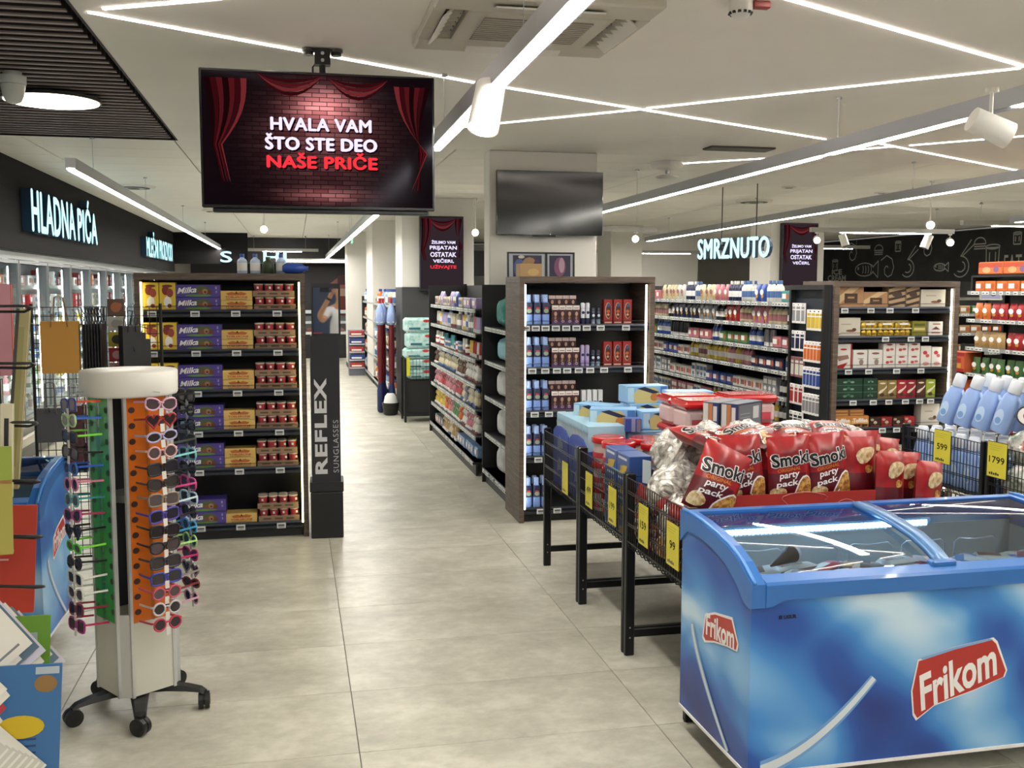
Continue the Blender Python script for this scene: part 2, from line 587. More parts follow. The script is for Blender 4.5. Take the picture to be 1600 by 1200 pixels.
# ================================================================== recessed light strips
def strip(pts, label):
    mb = MB()
    if len(pts) > 2 and pts[0] == (-0.870, 4.955): pts = [(-0.80, 4.90)]+pts[1:]
    for (a, b) in zip(pts[:-1], pts[1:]):
        a = Vector((a[0], a[1], 0)); b = Vector((b[0], b[1], 0))
        d = (b-a).normalized(); n = Vector((-d.y, d.x, 0))*0.0075
        z0, z1 = CEIL-0.007, CEIL-0.0005
        vs = []
        for z in (z0, z1):
            for p in (a-n, b-n, b+n, a+n):
                vs.append((p.x, p.y, z))
        mb.add(vs, [(3, 2, 1, 0), (4, 5, 6, 7), (0, 1, 5, 4), (1, 2, 6, 5), (2, 3, 7, 6), (3, 0, 4, 7)], LED_S)
    o = mb.build('light_strip')
    tag(o, label, 'light', 'thin light strips in the ceiling')
    return o
strip([(-0.876, 4.974), (1.078, 6.134), (2.366, 6.79), (4.313, 7.79)], 'longest thin ceiling light strip, running from beside the slatted recess across the room')
strip([(-0.870, 4.955), (-0.377, 4.677), (1.6, 3.50)], 'thin ceiling light strip leaving the corner of the vee beside the slats')
strip([(1.275, 7.827), (2.345, 6.797)], 'thin ceiling light strip from the crossing back toward the dark screen')
strip([(2.387, 6.74), (3.99, 5.08)], 'thin ceiling light strip crossing the longest one in front of the dark screen')
strip([(2.0, 4.07), (3.978, 5.037)], 'thin ceiling light strip at the top right corner of the room')
strip([(3.693, 9.664), (4.385, 9.046)], 'shortest thin ceiling light strip, beside the round ceiling device')
strip([(4.72, 8.52), (5.10, 8.06)], 'short thin ceiling light strip just beyond the long hanging lamp')
strip([(5.20, 7.96), (5.777, 7.277), (6.5, 6.4)], 'thin ceiling light strip beyond the long hanging lamp on the right')
strip([(4.757, 7.84), (7.533, 9.462)], 'thin ceiling light strip slanting away to the right edge')

# ================================================================== hanging linear luminaires
def luminaire(x0, y0, y1, z, x1=None, label='', segs=None, wires=(), w_=0.075, h=0.085):
    """aluminium profile along y with light inserts below; x drifts from x0 to x1"""
    L = y1-y0
    a = 0 if x1 is None else math.atan2(-(x1-x0), L)
    t = thing('linear_luminaire', label, 'lamp', (x0, y0, z), a, 'hanging linear lamps')
    mb = MB()
    mb.box(-w_/2, w_/2, 0, L, 0.012, h, mat('a4a7ab', 0.45, 0.3))
    mb.box(-w_/2, -w_/2+0.008, 0, L, 0, 0.012, mat('a4a7ab', 0.45, 0.3))
    mb.box(w_/2-0.008, w_/2, 0, L, 0, 0.012, mat('a4a7ab', 0.45, 0.3))
    mb.build('housing', t)
    for s0, s1 in (segs or [(0.02, L-0.02)]):
        mb = MB(); mb.box(-w_/2+0.010, w_/2-0.010, s0, s1, -0.004, 0.010, LED_W)
        mb.build('diffuser', t)
    for wy in wires:
        mb = MB()
        mb.cyl((0, wy, h), (0, wy, CEIL-z-0.014), 0.0022, 0.0022, SILVER, 6)
        mb.cyl((0, wy, CEIL-z-0.014), (0, wy, CEIL-z-0.001), 0.02, 0.02, SILVER, 10)
        mb.cyl((0, wy, h), (0, wy, h+0.02), 0.008, 0.006, SILVER, 8)
        mb.build('suspension_wire', t)
    return t
luminaire(0.84, 1.2, 6.45, 2.62, 0.875, 'hanging linear lamp over the aisle, ending beside the lit screen',
          [(0.1, 3.35), (3.5, 5.15)], (0.6, 2.6, 4.75))
luminaire(0.83, 10.4, 26.0, 2.50, 0.83, 'far hanging linear lamp seen below the lit screen',
          [(0.02, 4.0), (4.1, 8.1), (8.2, 15.5)], (1, 5, 9, 14))
luminaire(-1.60, 8.15, 25.0, 2.64, -1.62, 'hanging linear lamp in front of the dark fascia',
          [(0.05, 5.5), (5.55, 11), (11.05, 16.6)], (0.9, 4, 8, 12, 16))
luminaire(3.40, 1.2, 13.5, 2.65, 3.56, 'hanging linear lamp on the right, carrying a spotlight near the right edge',
          [(0.1, 3.2), (3.62, 5.0), (5.15, 8.6), (8.65, 12.2)], (1.6, 4.9, 9.0, 12))
luminaire(5.6, 4.0, 18.4, 2.65, 6.54, 'second hanging linear lamp from the right, over the far gondolas',
          [(0.1, 6), (6.05, 11), (11.05, 14.3)], (1, 5, 9, 13))
luminaire(-1.5, -3.4, 0.6, 2.65, -1.5, 'hanging linear lamp behind the viewer by the left wall', None, (0.5, 3.5))
luminaire(3.4, -3.4, 0.6, 2.65, 3.4, 'hanging linear lamp behind the viewer on the right', None, (0.5, 3.5))
luminaire(0.84, -3.4, 0.6, 2.65, 0.84, 'hanging linear lamp behind the viewer in the middle', None, (0.5, 3.5))
luminaire(9.0, -3.0, 12.0, 2.65, 9.4, 'hanging linear lamp beyond the right edge of the view', [(0.1, 14.9)], (1, 7, 13))

def cross_track(x0, x1, y, z, label, light=True, a=0.0):
    L = x1-x0
    t = thing('cross_track', label, 'lamp', (x0, y, z), a, 'crosswise hanging tracks')
    mb = MB(); mb.box(0, L, -0.035, 0.035, 0.012, 0.08, mat('b4b4b0', 0.45, 0.2)); mb.build('housing', t)
    if light:
        mb = MB(); mb.box(0.5, L-0.4, -0.026, 0.026, 0.002, 0.012, LED_W); mb.build('diffuser', t)
    for wx in (0.3, L-0.3):
        mb = MB(); mb.cyl((wx, 0, 0.08), (wx, 0, CEIL-z), 0.0022, 0.0022, SILVER, 6)
        mb.cyl((wx, 0, CEIL-z-0.03), (wx, 0, CEIL-z), 0.03, 0.012, SILVER, 10); mb.build('suspension_wire', t)
cross_track(7.55, 9.95, 14.0, 2.60, 'crosswise hanging lamp before the poster column, spotlight at each end')
cross_track(9.3, 12.5, 12.9, 2.66, 'crosswise hanging lamp at the right edge, before the chalkboard')
cross_track(3.6, 5.2, 14.2, 2.58, 'crosswise unlit track behind the dark screen', False)
cross_track(6.6, 9.4, 22.3, 2.56, 'crosswise hanging lamp by the lit frozen food sign')
cross_track(9.6, 11.7, 19.2, 2.58, 'crosswise hanging lamp before the left end of the chalkboard')
cross_track(-1.2, 0.6, 25.0, 2.62, 'crosswise hanging lamp before the butchery header')

def spotlight(x, y, z, label, aim=(0, -1, -0.5), stem=0.1, lit=True, s=1.0):
    t = thing('spotlight', label, 'spotlight', (x, y, z), 0, 'track spotlights')
    a = Vector(aim).normalized()
    mb = MB(); mb.cyl((0, 0, 0.0), (0, 0, stem), 0.008, 0.008, WHITE, 8); mb.cyl((0, 0, stem-0.02), (0, 0, stem), 0.03, 0.03, WHITE, 10)
    mb.build('stem', t)
    mb = MB()
    mb.cyl(-a*0.07*s, a*0.07*s, 0.042*s, 0.045*s, mat('e6e4de', 0.5), 18)
    mb.build('head', t)
    mb = MB()
    mb.cyl(a*0.0705*s, a*0.072*s, 0.036*s, 0.036*s, SPOTE if lit else mat('505050', 0.3), 18)
    mb.build('lens', t)
SP = [(0.812, 4.30, 2.53, 'white cylinder spotlight under the aisle lamp, facing down', (-0.25, -0.35, -1), 0.09, True, 1.5),
      (3.02, 4.02, 2.48, 'large white cylinder spotlight at the right edge, glowing', (0.9, -0.2, -0.4), 0.17, True, 1.3),
      (-0.352, 13.2, 2.50, 'bright spotlight glowing below the lit screen, upper of two', (0.05, -1, -0.1), 0.45, True, 1.1),
      (-0.351, 25.0, 2.50, 'bright spotlight glowing above the chocolate endcap, lower of two', (0, -1, -0.1), 0.12, True, 1.5),
      (2.356, 13.3, 2.50, 'bright spotlight glowing right of the hanging red poster', (-0.2, -1, -0.1), 0.45, True, 1.1),
      (4.886, 14.2, 2.49, 'bright spotlight glowing right of the dark wall screen', (-0.4, -1, -0.1), 0.1, True, 1.2),
      (7.66, 14.0, 2.50, 'bright spotlight before the poster on the far column', (-0.5, -1, -0.2), 0.11, True, 1.2),
      (8.1, 14.0, 2.50, 'unlit white spotlight before the poster on the far column', (0.3, -0.2, -1), 0.11, False, 1.3),
      (10.4, 19.2, 2.48, 'bright small spotlight before the left end of the chalkboard', (-0.5, -1, -0.2), 0.11, True, 1.3),
      (10.05, 19.2, 2.48, 'unlit small spotlight before the left end of the chalkboard', (-0.3, 0.2, -1), 0.11, False, 1.4),
      (7.16, 10.5, 2.50, 'bright spotlight left of the crosswise lamp at the right edge', (-0.6, -1, -0.1), 0.5, True, 1.1),
      (9.9, 14.0, 2.49, 'bright spotlight at the right end of the crosswise lamp', (-0.6, -1, -0.2), 0.12, True, 1.3),
      (9.5, 14.0, 2.49, 'unlit white spotlight left of the bright one on the crosswise lamp', (-0.4, 0.1, -1), 0.12, False, 1.5),
      (6.9, 22.3, 2.46, 'faint small spotlight on the track behind the far gondolas', (-0.3, -1, -0.4), 0.11, False, 1.6),
      (7.25, 22.3, 2.46, 'small unlit spotlight, right one on the track behind the far gondolas', (0, -1, -0.6), 0.11, False, 1.6)]
for x, y, z, lb, aim, st, lit, s_ in SP:
    spotlight(x, y, z, lb, aim, st, lit, s_)

# ================================================================== things on the ceiling
t = thing('disc_lamp', 'large round glowing disc lamp hanging under the slatted ceiling', 'lamp', (-1.50, 7.15, 2.962))
mb = MB(); mb.cyl((0, 0, 0), (0, 0, 0.02), 0.30, 0.30, mat('2a2526', 0.5), 40); mb.build('housing', t)
mb = MB(); mb.cyl((0, 0, -0.004), (0, 0, 0), 0.285, 0.285, DISC, 40); mb.build('diffuser', t)
mb = MB(); mb.cyl((0, 0, 0.02), (0, 0, 0.041), 0.03, 0.03, BLACK, 12); mb.build('stem', t)

t = thing('motion_sensor', 'white cup-shaped motion sensor hanging below the slats', 'sensor', (-1.56, 6.45, 2.83))
mb = MB(); mb.lathe([(0.02, -0.005), (0.042, 0.005), (0.056, 0.035), (0.064, 0.08), (0.068, 0.10)], mat('d8dcd6', 0.4), 24); mb.build('dome', t)
mb = MB(); mb.cyl((0, 0, 0.102), (0, 0, 0.150), 0.072, 0.074, mat('d8dcd6', 0.4), 24); mb.cyl((0, 0, 0.15), (0, 0, 0.174), 0.05, 0.05, mat('d8dcd6', 0.4), 24); mb.build('base', t)

t = thing('smoke_detector', 'white round smoke detector with dark slots on the ceiling', 'detector', (1.906, 4.20, 2.94))
mb = MB(); mb.lathe([(0.01, -0.01), (0.03, -0.008), (0.045, 0.01), (0.052, 0.03), (0.052, 0.06)], WHITE, 24); mb.build('dome', t)
mb = MB()
for k in range(12):
    a = k*PI/6
    mb.box(0.045*math.cos(a)-0.006, 0.045*math.cos(a)+0.006, 0.045*math.sin(a)-0.006, 0.045*math.sin(a)+0.006, 0.006, 0.016, BLACK)
mb.build('slot', t)
t = thing('alarm_sounder', 'red alarm tab beside the smoke detector', 'alarm', (1.99, 4.18, 2.97))
mb = MB(); mb.cbox(-0.04, 0.04, -0.02, 0.02, 0, 0.03, mat('8a2a22', 0.4)); mb.build('housing', t)

# air conditioner cassette
t = thing('air_conditioner', 'square white ceiling air conditioner with open louvres', 'air conditioner', (1.09, 4.70, 2.955))
acm = mat('bdb9ac', 0.5)
mb = MB()
for k in range(4):
    pass
mb.cbox(-0.49, 0.49, 0.27, 0.48, 0, 0.045, acm, 0.01); mb.cbox(-0.49, 0.49, -0.48, -0.27, 0, 0.045, acm, 0.01)
mb.cbox(-0.49, -0.43, -0.27, 0.27, 0, 0.045, acm, 0.004); mb.cbox(0.43, 0.49, -0.27, 0.27, 0, 0.045, acm, 0.004)
mb.cbox(-0.33, 0.33, -0.27, 0.27, -0.004, 0.045, acm, 0.008)
mb.build('panel', t)
mb = MB(); mb.cbox(-0.25, 0.25, -0.2, 0.2, -0.008, -0.004, mat('8f8a7e', 0.7), 0.002)
for k in range(12):
    mb.box(-0.25, 0.25, -0.19+k*0.034, -0.186+k*0.034, -0.011, -0.008, acm)
mb.build('intake_grille', t)
for sx in (-1, 1):
    mb = MB(); mb.box(min(sx*0.34, sx*0.42), max(sx*0.34, sx*0.42), -0.26, 0.26, 0.03, 0.04, mat('3a3835', 0.7))
    for k in range(7):
        yy = -0.22+k*0.073
        mb.box(min(sx*0.35, sx*0.41), max(sx*0.35, sx*0.41), yy-0.003, yy+0.003, 0.005, 0.03, acm)
    mb.build('air_outlet', t)
    mb = MB(); mb.T = Matrix.Translation((sx*0.415, 0, 0.0)) @ Matrix.Rotation(sx*0.75, 4, 'Y')
    mb.cbox(-0.035, 0.035, -0.25, 0.25, -0.006, 0.002, WHITE, 0.002)
    mb.build('louvre', t)
for sy in (-1, 1):
    mb = MB(); mb.T = Matrix.Translation((0, sy*0.38, -0.004)) @ Matrix.Rotation(-sy*0.25, 4, 'X')
    mb.cbox(-0.24, 0.24, -0.035, 0.035, -0.006, 0.002, WHITE, 0.002)
    mb.build('louvre', t)

t = thing('ceiling_grille', 'dark slotted rectangular ceiling grille near the hanging lamp', 'vent', (3.85, 8.45, 2.985))
mb = MB(); mb.box(-0.3, 0.3, -0.1, 0.1, 0, 0.014, mat('4a4844', 0.6)); mb.build('frame', t)
for k in range(6):
    mb = MB(); mb.box(-0.29, 0.29, -0.085+k*0.032, -0.075+k*0.032, -0.006, 0, mat('7c7a72', 0.5)); mb.build('slat', t)
t = thing('wireless_unit', 'round white ceiling mount holding a small flat white device', 'device', (3.60, 9.55, 2.86))
mb = MB(); mb.lathe([(0.03, 0.06), (0.13, 0.075), (0.155, 0.10), (0.155, 0.139)], WHITE, 24); mb.build('mount', t)
mb = MB(); mb.lathe([(0.03, -0.02), (0.10, -0.015), (0.115, 0.0), (0.05, 0.02)], WHITE, 24); mb.cyl((0, 0, 0.02), (0, 0, 0.07), 0.02, 0.02, mat('888', 0.5) if False else SILVER, 10); mb.build('device', t)

def round_vent(x, y, label):
    t = thing('round_vent', label, 'vent', (x, y, 2.975), 0, 'round ceiling air outlets')
    mb = MB(); mb.cyl((0, 0, 0.0), (0, 0, 0.024), 0.24, 0.26, WHITE, 28); mb.build('rim', t)
    mb = MB()
    for k, r in enumerate((0.19, 0.13, 0.07)):
        mb.cyl((0, 0, -0.004-0.004*k), (0, 0, -0.002-0.004*k), r, r, mat('3a3a38' if k % 2 == 0 else 'b8b6ae', 0.6), 24)
    mb.build('swirl_blade', t)
round_vent(-1.88, 13.2, 'round ceiling air outlet above the left hanging lamp')
round_vent(-1.15, 17.0, 'round ceiling air outlet further back on the left')
round_vent(6.35, 13.4, 'round ceiling air outlet above the lit frozen food sign')
round_vent(0.1, 15.5, 'round ceiling air outlet above the far aisle')
def ceiling_light(x, y, label):
    t = thing('downlight', label, 'lamp', (x, y, 2.985), 0, 'small round downlights')
    mb = MB(); mb.cyl((0, 0, 0), (0, 0, 0.014), 0.09, 0.09, WHITE, 20); mb.build('rim', t)
    mb = MB(); mb.cyl((0, 0, -0.003), (0, 0, 0), 0.05, 0.05, mat('6a675e', 0.4), 16); mb.build('lens', t)
for x, y, lb in ((4.75, 12.3, 'small round downlight above the toiletries gondola'), (5.9, 11.5, 'small round downlight left of the lit sign'),
                 (-0.6, 11.3, 'small round downlight above the chocolate endcap'), (7.4, 11.9, 'small round downlight right of the lit sign')):
    ceiling_light(x, y, lb)

# green exit sign far down the aisle
t = thing('exit_sign', 'small green emergency exit sign hanging far down the aisle', 'sign', (0.98, 17.5, 2.52))
mb = MB(); mb.box(-0.01, 0.01, -0.15, 0.15, 0, 0.26, mk_emit('exit_green', '9fe8c0', 0.9)); mb.build('panel', t)
mb = MB(); mb.box(-0.004, 0.004, -0.01, 0.01, 0.26, 0.48, WHITE); mb.build('stem', t)
# ================================================================== shelving
class Fr:
    """local frame of a rack: x along its front (left to right as one faces it), y into it"""
    def __init__(s, x, y, rz=0.0):
        s.x, s.y, s.rz = x, y, rz
        s.c, s.s_ = math.cos(rz), math.sin(rz)
    def w(s, lx, ly, z):
        return (s.x+lx*s.c-ly*s.s_, s.y+lx*s.s_+ly*s.c, z)

INK = mat('55565a', 0.6)
SHELFM = mat('25262a', 0.5, 0.2)
pl = MB(); pl.cbox(-0.031, 0.031, -0.004, 0, -0.02, 0.02, mat('cfd2d2', 0.5), 0.001)
pl.front(-0.022, 0.022, -0.004, 0.009, -0.0046, INK)
for k in range(5):
    pl.front(-0.018+k*0.008, -0.013+k*0.008, -0.015, -0.008, -0.0046, INK)
price_me = pl.mesh('price_label')

def endcap(name, label, x0, x1, y0, depth, ztop, zs, labels, leds, group=None, post=0.036):
    W = x1-x0
    t = thing(name, label, 'shelf', (x0, y0, 0), 0, group)
    for k, a in enumerate((0, W-post)):
        mb = MB(); mb.cbox(a, a+post, 0, depth, 0, ztop-0.045, WOOD, 0.002); mb.build('side_panel', t)
    mb = MB(); mb.cbox(0, W, 0, depth, ztop-0.045, ztop, WOOD, 0.002); mb.build('top_panel', t)
    mb = MB(); mb.box(post, W-post, depth-0.02, depth, 0.02, ztop-0.046, mat('0e0f16', 0.4)); mb.build('back_panel', t)
    for k, z in enumerate(zs):
        base = (k == len(zs)-1)
        mb = MB()
        mb.box(post+0.004, W-post-0.004, 0.035, depth-0.021, z+0.004, z+0.022, SHELFM)
        mb.extrude([(0.028, z-0.026), (0.016, z-0.020), (0.016, z-0.004), (0.030, z+0.0), (0.020, z+0.014), (0.024, z+0.028), (0.036, z+0.028), (0.036, z-0.026)], 'x', post+0.004, W-post-0.004, RAILM)
        if base:
            mb.box(post+0.004, W-post-0.004, 0.05, 0.07, 0.0, z+0.004, mat('17181b', 0.5))
        s_ = mb.build('shelf', t)
        for lx in labels[k % len(labels)]:
            put(price_me, 'price_label', (lx, 0.0155, z-0.002), parent=s_)
        if not base:
            mb = MB()
            a, b = post+0.02, W-post-0.02
            mb.tube([(a, 0.045, z+0.023), (a, 0.030, z+0.045), (a+0.03, 0.028, z+0.052), (b-0.03, 0.028, z+0.052), (b, 0.030, z+0.045), (b, 0.045, z+0.023)], 0.0022, BLACK, 5)
            mb.build('wire_guard', s_)
    for a, m in leds:
        mb = MB(); mb.box(a, a+0.012, 0.012, 0.020, 0.10, ztop-0.06, m); mb.build('led_strip', t)
    return t

def gondola(name, label, fr, L, depth, zs, ztop, group=None, bays=1.25, cat='shelf', endpanel=True):
    t = thing(name, label, cat, (fr.x, fr.y, 0), fr.rz, group)
    mb = MB(); mb.box(0.02, L-0.02, depth-0.03, depth, 0.1, ztop, mat('2a2b2e', 0.5)); mb.build('back_panel', t)
    n = max(1, round(L/bays))
    for i in range(n+1):
        a = min(max(0, L*i/n-0.015), L-0.03)
        mb = MB(); mb.box(a, a+0.03, depth-0.07, depth-0.031, 0, ztop+0.02, BLACK); mb.build('upright', t)
    mb = MB(); mb.box(0, L, 0.03, 0.05, 0, 0.11, mat('1b1c1e', 0.5)); mb.box(0, L, 0.0, depth-0.08, 0.11, 0.13, SHELFM); mb.build('plinth', t)
    for z in zs:
        mb = MB()
        mb.box(0.002, L-0.002, 0.012 if z < 0.2 else 0.03, depth-0.072, z-0.012, z, SHELFM)
        y = 0.0 if z < 0.2 else 0.02
        mb.box(0.002, L-0.002, y, y+0.010, z-0.034, z+0.004, mat('9b9ea0', 0.4, 0.3))
        s_ = mb.build('shelf', t)
        mb = MB()
        x = 0.03+rnd.random()*0.04
        while x < L-0.06:
            wv = rnd.choice((0.045, 0.05, 0.055))
            mb.box(x, x+wv, y-0.004, y-0.0005, z-0.031, z+0.001, mat('d9dbd8', 0.5))
            mb.box(x+0.008, x+wv-0.01, y-0.0046, y-0.004, z-0.022, z-0.012, INK)
            x += wv+rnd.choice((0.006, 0.012, 0.05, 0.09))
        o = mb.build('price_labels', s_); o['kind'] = 'stuff'
    if endpanel:
        mb = MB(); mb.box(-0.014, 0.0, 0.0, depth, 0.0, ztop, BLACK); mb.build('end_panel', t)
    return t

# ------------------------------------------------------------------ chocolate endcap (left)
EL = Fr(-1.055, 7.27)
ZL = [1.592, 1.318, 1.037, 0.755, 0.484, 0.086]
lx = [[0.11, 0.39, 0.66, 0.94]]
endcap('gondola_end_unit', 'dark wood framed end unit stacked with purple chocolate, beside the black mirror stand', -1.055, 0.078, 7.27, 0.52, 1.868, ZL, lx,
       [(0.036, LED_SH), (1.085, LED_SH)])

def P(w_, d, h, m, prints=(), b=0.002, name='box', fronty=None):
    """carton standing on z=0, front at y=0 facing -y, centred in x"""
    mb = MB(); mb.cbox(-w_/2, w_/2, 0, d, 0, h, m, b)
    for p in prints:
        k = p[0]
        if k == 'r': mb.front(p[1], p[2], p[3], p[4], -0.0006*(p[6] if len(p) > 6 else 1), p[5])
        elif k == 'e': mb.disc(p[1], p[2], p[3], p[4], -0.0006*(p[6] if len(p) > 6 else 2), p[5])
        elif k == 'p': mb.poly([(x, -0.0006*(p[3] if len(p) > 3 else 2), z) for x, z in p[1]], p[2])
        elif k == 't': mb.text(p[1], (p[2], -0.0006*4, p[3]), (1, 0, 0), (0, 0, 1), p[4], p[5], p[6], **(p[7] if len(p) > 7 else {}))
        elif k == 'tr': mb.text(p[1], (p[2], -0.0006*4, p[3]), (1, 0, p[8]), (-p[8], 0, 1), p[4], p[5], p[6], **(p[7] or {}))
    return mb.mesh(name)

WTX = mat('e8e6e4', 0.5); RED = mat('b32424', 0.4); BROWN = mat('4a2818', 0.5); YEL = mat('d8b93a', 0.45)
PUR = mat('4d3f8e', 0.35, coat=0.2)
m_yel = P(0.105, 0.09, 0.19, YEL, [('e', -0.012, 0.135, 0.024, 0.032, mat('7d2c2a', 0.5)), ('e', 0.016, 0.118, 0.022, 0.03, mat('96423a', 0.5), 3),
        ('e', 0.0, 0.055, 0.026, 0.04, WTX, 2), ('e', 0.012, 0.03, 0.014, 0.014, mat('8d2f2c', 0.5), 3), ('e', 0.0, 0.165, 0.034, 0.01, mat('6a3320', 0.5), 2)], name='carton')
m_milka = P(0.312, 0.16, 0.087, PUR, [('tr', 'Milka', -0.065, 0.048, 0.13, 0.040, WTX, dict(offset=0.025, shear=0.35), 0.08),
        ('e', 0.035, 0.052, 0.055, 0.026, mat('4c5a3a', 0.5), 1), ('e', 0.01, 0.012, 0.09, 0.008, mat('5d8a3c', 0.5), 1),
        ('e', 0.025, 0.034, 0.018, 0.016, mat('7a4a30', 0.5), 2), ('e', 0.055, 0.04, 0.019, 0.018, mat('a5754f', 0.5), 2), ('e', 0.085, 0.034, 0.018, 0.016, mat('6a3a24', 0.5), 2),
        ('e', 0.057, 0.036, 0.008, 0.008, mat('4b2a1c', 0.5), 3), ('r', 0.125, 0.135, 0.055, 0.072, mat('9a90c4', 0.5)), ('r', 0.127, 0.137, 0.03, 0.045, mat('8a80b8', 0.5))], name='chocolate_carton')
m_tob = P(0.214, 0.14, 0.066, mat('d9b76a', 0.45), [('p', [(-0.07, 0.048), (-0.03, 0.058), (0, 0.048), (0.03, 0.058), (0.07, 0.048), (0.055, 0.034), (-0.055, 0.034)], mat('b5652f', 0.5)),
        ('p', [(-0.012, 0.045), (0.012, 0.045), (0.0, 0.062)], mat('5a2418', 0.5), 3), ('t', 'TOBLERONE', 0, 0.022, 0.15, 0.014, RED, dict(offset=0.02)),
        ('r', -0.07, 0.07, 0.006, 0.009, BROWN)], name='chocolate_carton')
mb = MB()
mb.lathe([(0.021, 0), (0.024, 0.004), (0.031, 0.078), (0.034, 0.080), (0.034, 0.084), (0.031, 0.086)], mat('cfc4b4', 0.4), 16)
mb.lathe([(0.0275, 0.036), (0.0317, 0.076)], mat('a33036', 0.4), 16)
mb.box(0.004, 0.018, -0.0325, -0.0300, 0.05, 0.066, WTX)
m_cup = mb.mesh('dessert_cup')
CARD = mat('8d735c', 0.8)
mb = MB(); mb.box(-0.142, 0.142, 0, 0.15, 0, 0.003, CARD)
for a in ((-0.142, 0.142, 0, 0.004), (-0.142, 0.142, 0.146, 0.15), (-0.142, -0.138, 0.004, 0.146), (0.138, 0.142, 0.004, 0.146)):
    mb.box(a[0], a[1], a[2], a[3], 0.003, 0.040, CARD)
for k in range(3):
    mb.front(-0.11+k*0.08, -0.055+k*0.08, 0.014, 0.026, -0.0006, mat('5a4536', 0.8))
m_tray = mb.mesh('cardboard_tray')

GY, GM, GT, GC, GR = ('yellow cartons on the chocolate endcap', 'purple chocolate cartons on the chocolate endcap', 'golden chocolate cartons on the chocolate endcap',
                      'red and cream dessert cups on the chocolate endcap', 'cardboard trays of dessert cups')
for k, z in enumerate(ZL):
    zz = z+0.023
    row = SHELF[k] if k < 5 else 'bottom'
    dx = 0.0
    if k < 3:
        for q, x in enumerate((0.102, 0.212)):
            put(m_yel, 'carton', EL.w(x-0.003, 0.05, zz), 0, f'yellow carton with red berries, {("left","right")[q]} of two, {row} shelf of chocolate endcap', 'carton', GY)
    for q in range(2):
        put(m_milka, 'chocolate_carton', EL.w(0.400+0.003*(k % 2)+dx, 0.055+0.004*q, zz+q*0.0885), 0,
            f'long purple chocolate carton, {("lower","upper")[q]} of two, {row} shelf of chocolate endcap', 'carton', GM)
    for q in range(1 if k == 5 else 2):
        put(m_tob, 'chocolate_carton', EL.w(0.665, 0.06+0.003*q, zz+q*0.0675), 0,
            f'golden carton with red lettering, {"only one" if k==5 else ("lower","upper")[q]} on the {row} shelf of chocolate endcap', 'carton', GT)
    for q in range(2):
        put(m_tray, 'cardboard_tray', EL.w(0.925-0.006*q, 0.05, zz+q*0.0935), 0, f'brown cardboard tray under dessert cups, {("lower","upper")[q]} level, {row} shelf of chocolate endcap', 'tray', GR)
        for dpt in range(2):
            for c in range(4):
                put(m_cup, 'dessert_cup', EL.w(0.925-0.006*q-0.105+c*0.070, 0.05+0.041+dpt*0.0685, zz+q*0.0935+0.0035), rnd.uniform(-0.5, 0.5),
                    f'dessert cup, {nth(c+1)} in the {("front","back")[dpt]} row, {("lower","upper")[q]} tray, {row} shelf of chocolate endcap', 'cup', GC)

# bottles standing on top of the chocolate endcap
def bottle_mesh(r, h, body, cap, lab=None, neck=0.3, sq=0.0, n=14, lz=(0.15, 0.55), capr=None, name='bottle'):
    mb = MB()
    cr = capr or r*0.45
    mb.lathe([(r*0.9, 0), (r, h*0.03), (r, h*0.62), (r*0.85, h*0.70), (cr*0.9, h*0.80), (cr*0.9, h*0.83)], body, n, sq=sq)
    mb.lathe([(cr, h*0.83), (cr, h*0.97), (cr*0.85, h)], cap, n)
    if lab:
        mb.lathe([(r*1.012, h*lz[0]), (r*1.012, h*lz[1])], lab, n, sq=sq)
    return mb.mesh(name)
BLU = mat('2a52b0', 0.35); LBL = mat('b4c8e6', 0.35)
m_topb = bottle_mesh(0.035, 0.14, LBL, BLU, WTX)
for i, (x, lb) in enumerate(((0.75, 'white bottle with blue cap on top of the chocolate endcap, leftmost'), (0.84, 'white bottle with blue cap on top of the chocolate endcap, second'))):
    put(m_topb, 'bottle', EL.w(x-0.05, 0.25, 1.8695), 0, lb, 'bottle', 'blue capped bottles on the chocolate endcap')
put(bottle_mesh(0.04, 0.12, mat('3a4a34', 0.4), mat('46583c', 0.4)), 'bottle', EL.w(0.88, 0.25, 1.8695), 0, 'dark green bottle on top of the chocolate endcap', 'bottle')
put(m_topb, 'bottle', EL.w(0.97, 0.25, 1.8695), 0, 'white bottle with blue cap on top of the chocolate endcap, rightmost', 'bottle', 'blue capped bottles on the chocolate endcap')
mb = MB(); mb.T = Matrix.Rotation(R(90), 4, 'Y'); mb.lathe([(0.02, 0), (0.035, 0.02), (0.035, 0.13), (0.015, 0.16), (0.015, 0.18)], BLU, 14)
put(mb.mesh('bottle'), 'bottle', EL.w(1.0-0.02, 0.14, 1.906), 0, 'blue bottle lying on top of the chocolate endcap', 'bottle')

# ------------------------------------------------------------------ black mirror stand
MA = -math.atan2(0.23, 7.2)
t = thing('mirror_stand', 'tall black stand lettered in white with a mirror on top', 'stand', (0.205, 7.20, 0), MA)
mb = MB(); mb.cbox(-0.113, 0.113, -0.02, 0.24, 0, 0.33, BLACK, 0.006); mb.cbox(-0.118, 0.118, -0.005, 0.245, 0.33, 0.40, mat('1c1c1f', 0.5), 0.004); mb.build('base', t)
mb = MB(); mb.box(-0.10, 0.10, 0.0, 0.2, 0.401, 1.435, mat('222126', 0.35)); mb.build('upright', t)
mb = MB()
mb.box(-0.088, 0.112, 0.008, 0.09, 1.436, 1.80, mat('1e1e22', 0.4)); mb.build('mirror_box', t)
mb = MB(); mb.box(-0.075, 0.098, 0.001, 0.007, 1.452, 1.77, mat('d9dde0', 0.02, 1.0)); mb.build('mirror', t)
mb = MB(); mb.text('REFLEX', (-0.035, -0.0012, 0.80), (0, 0, 1), (-1, 0, 0), 0.68, 0.085, mat('c9c9cc', 0.5), offset=0.035, space=1.1)
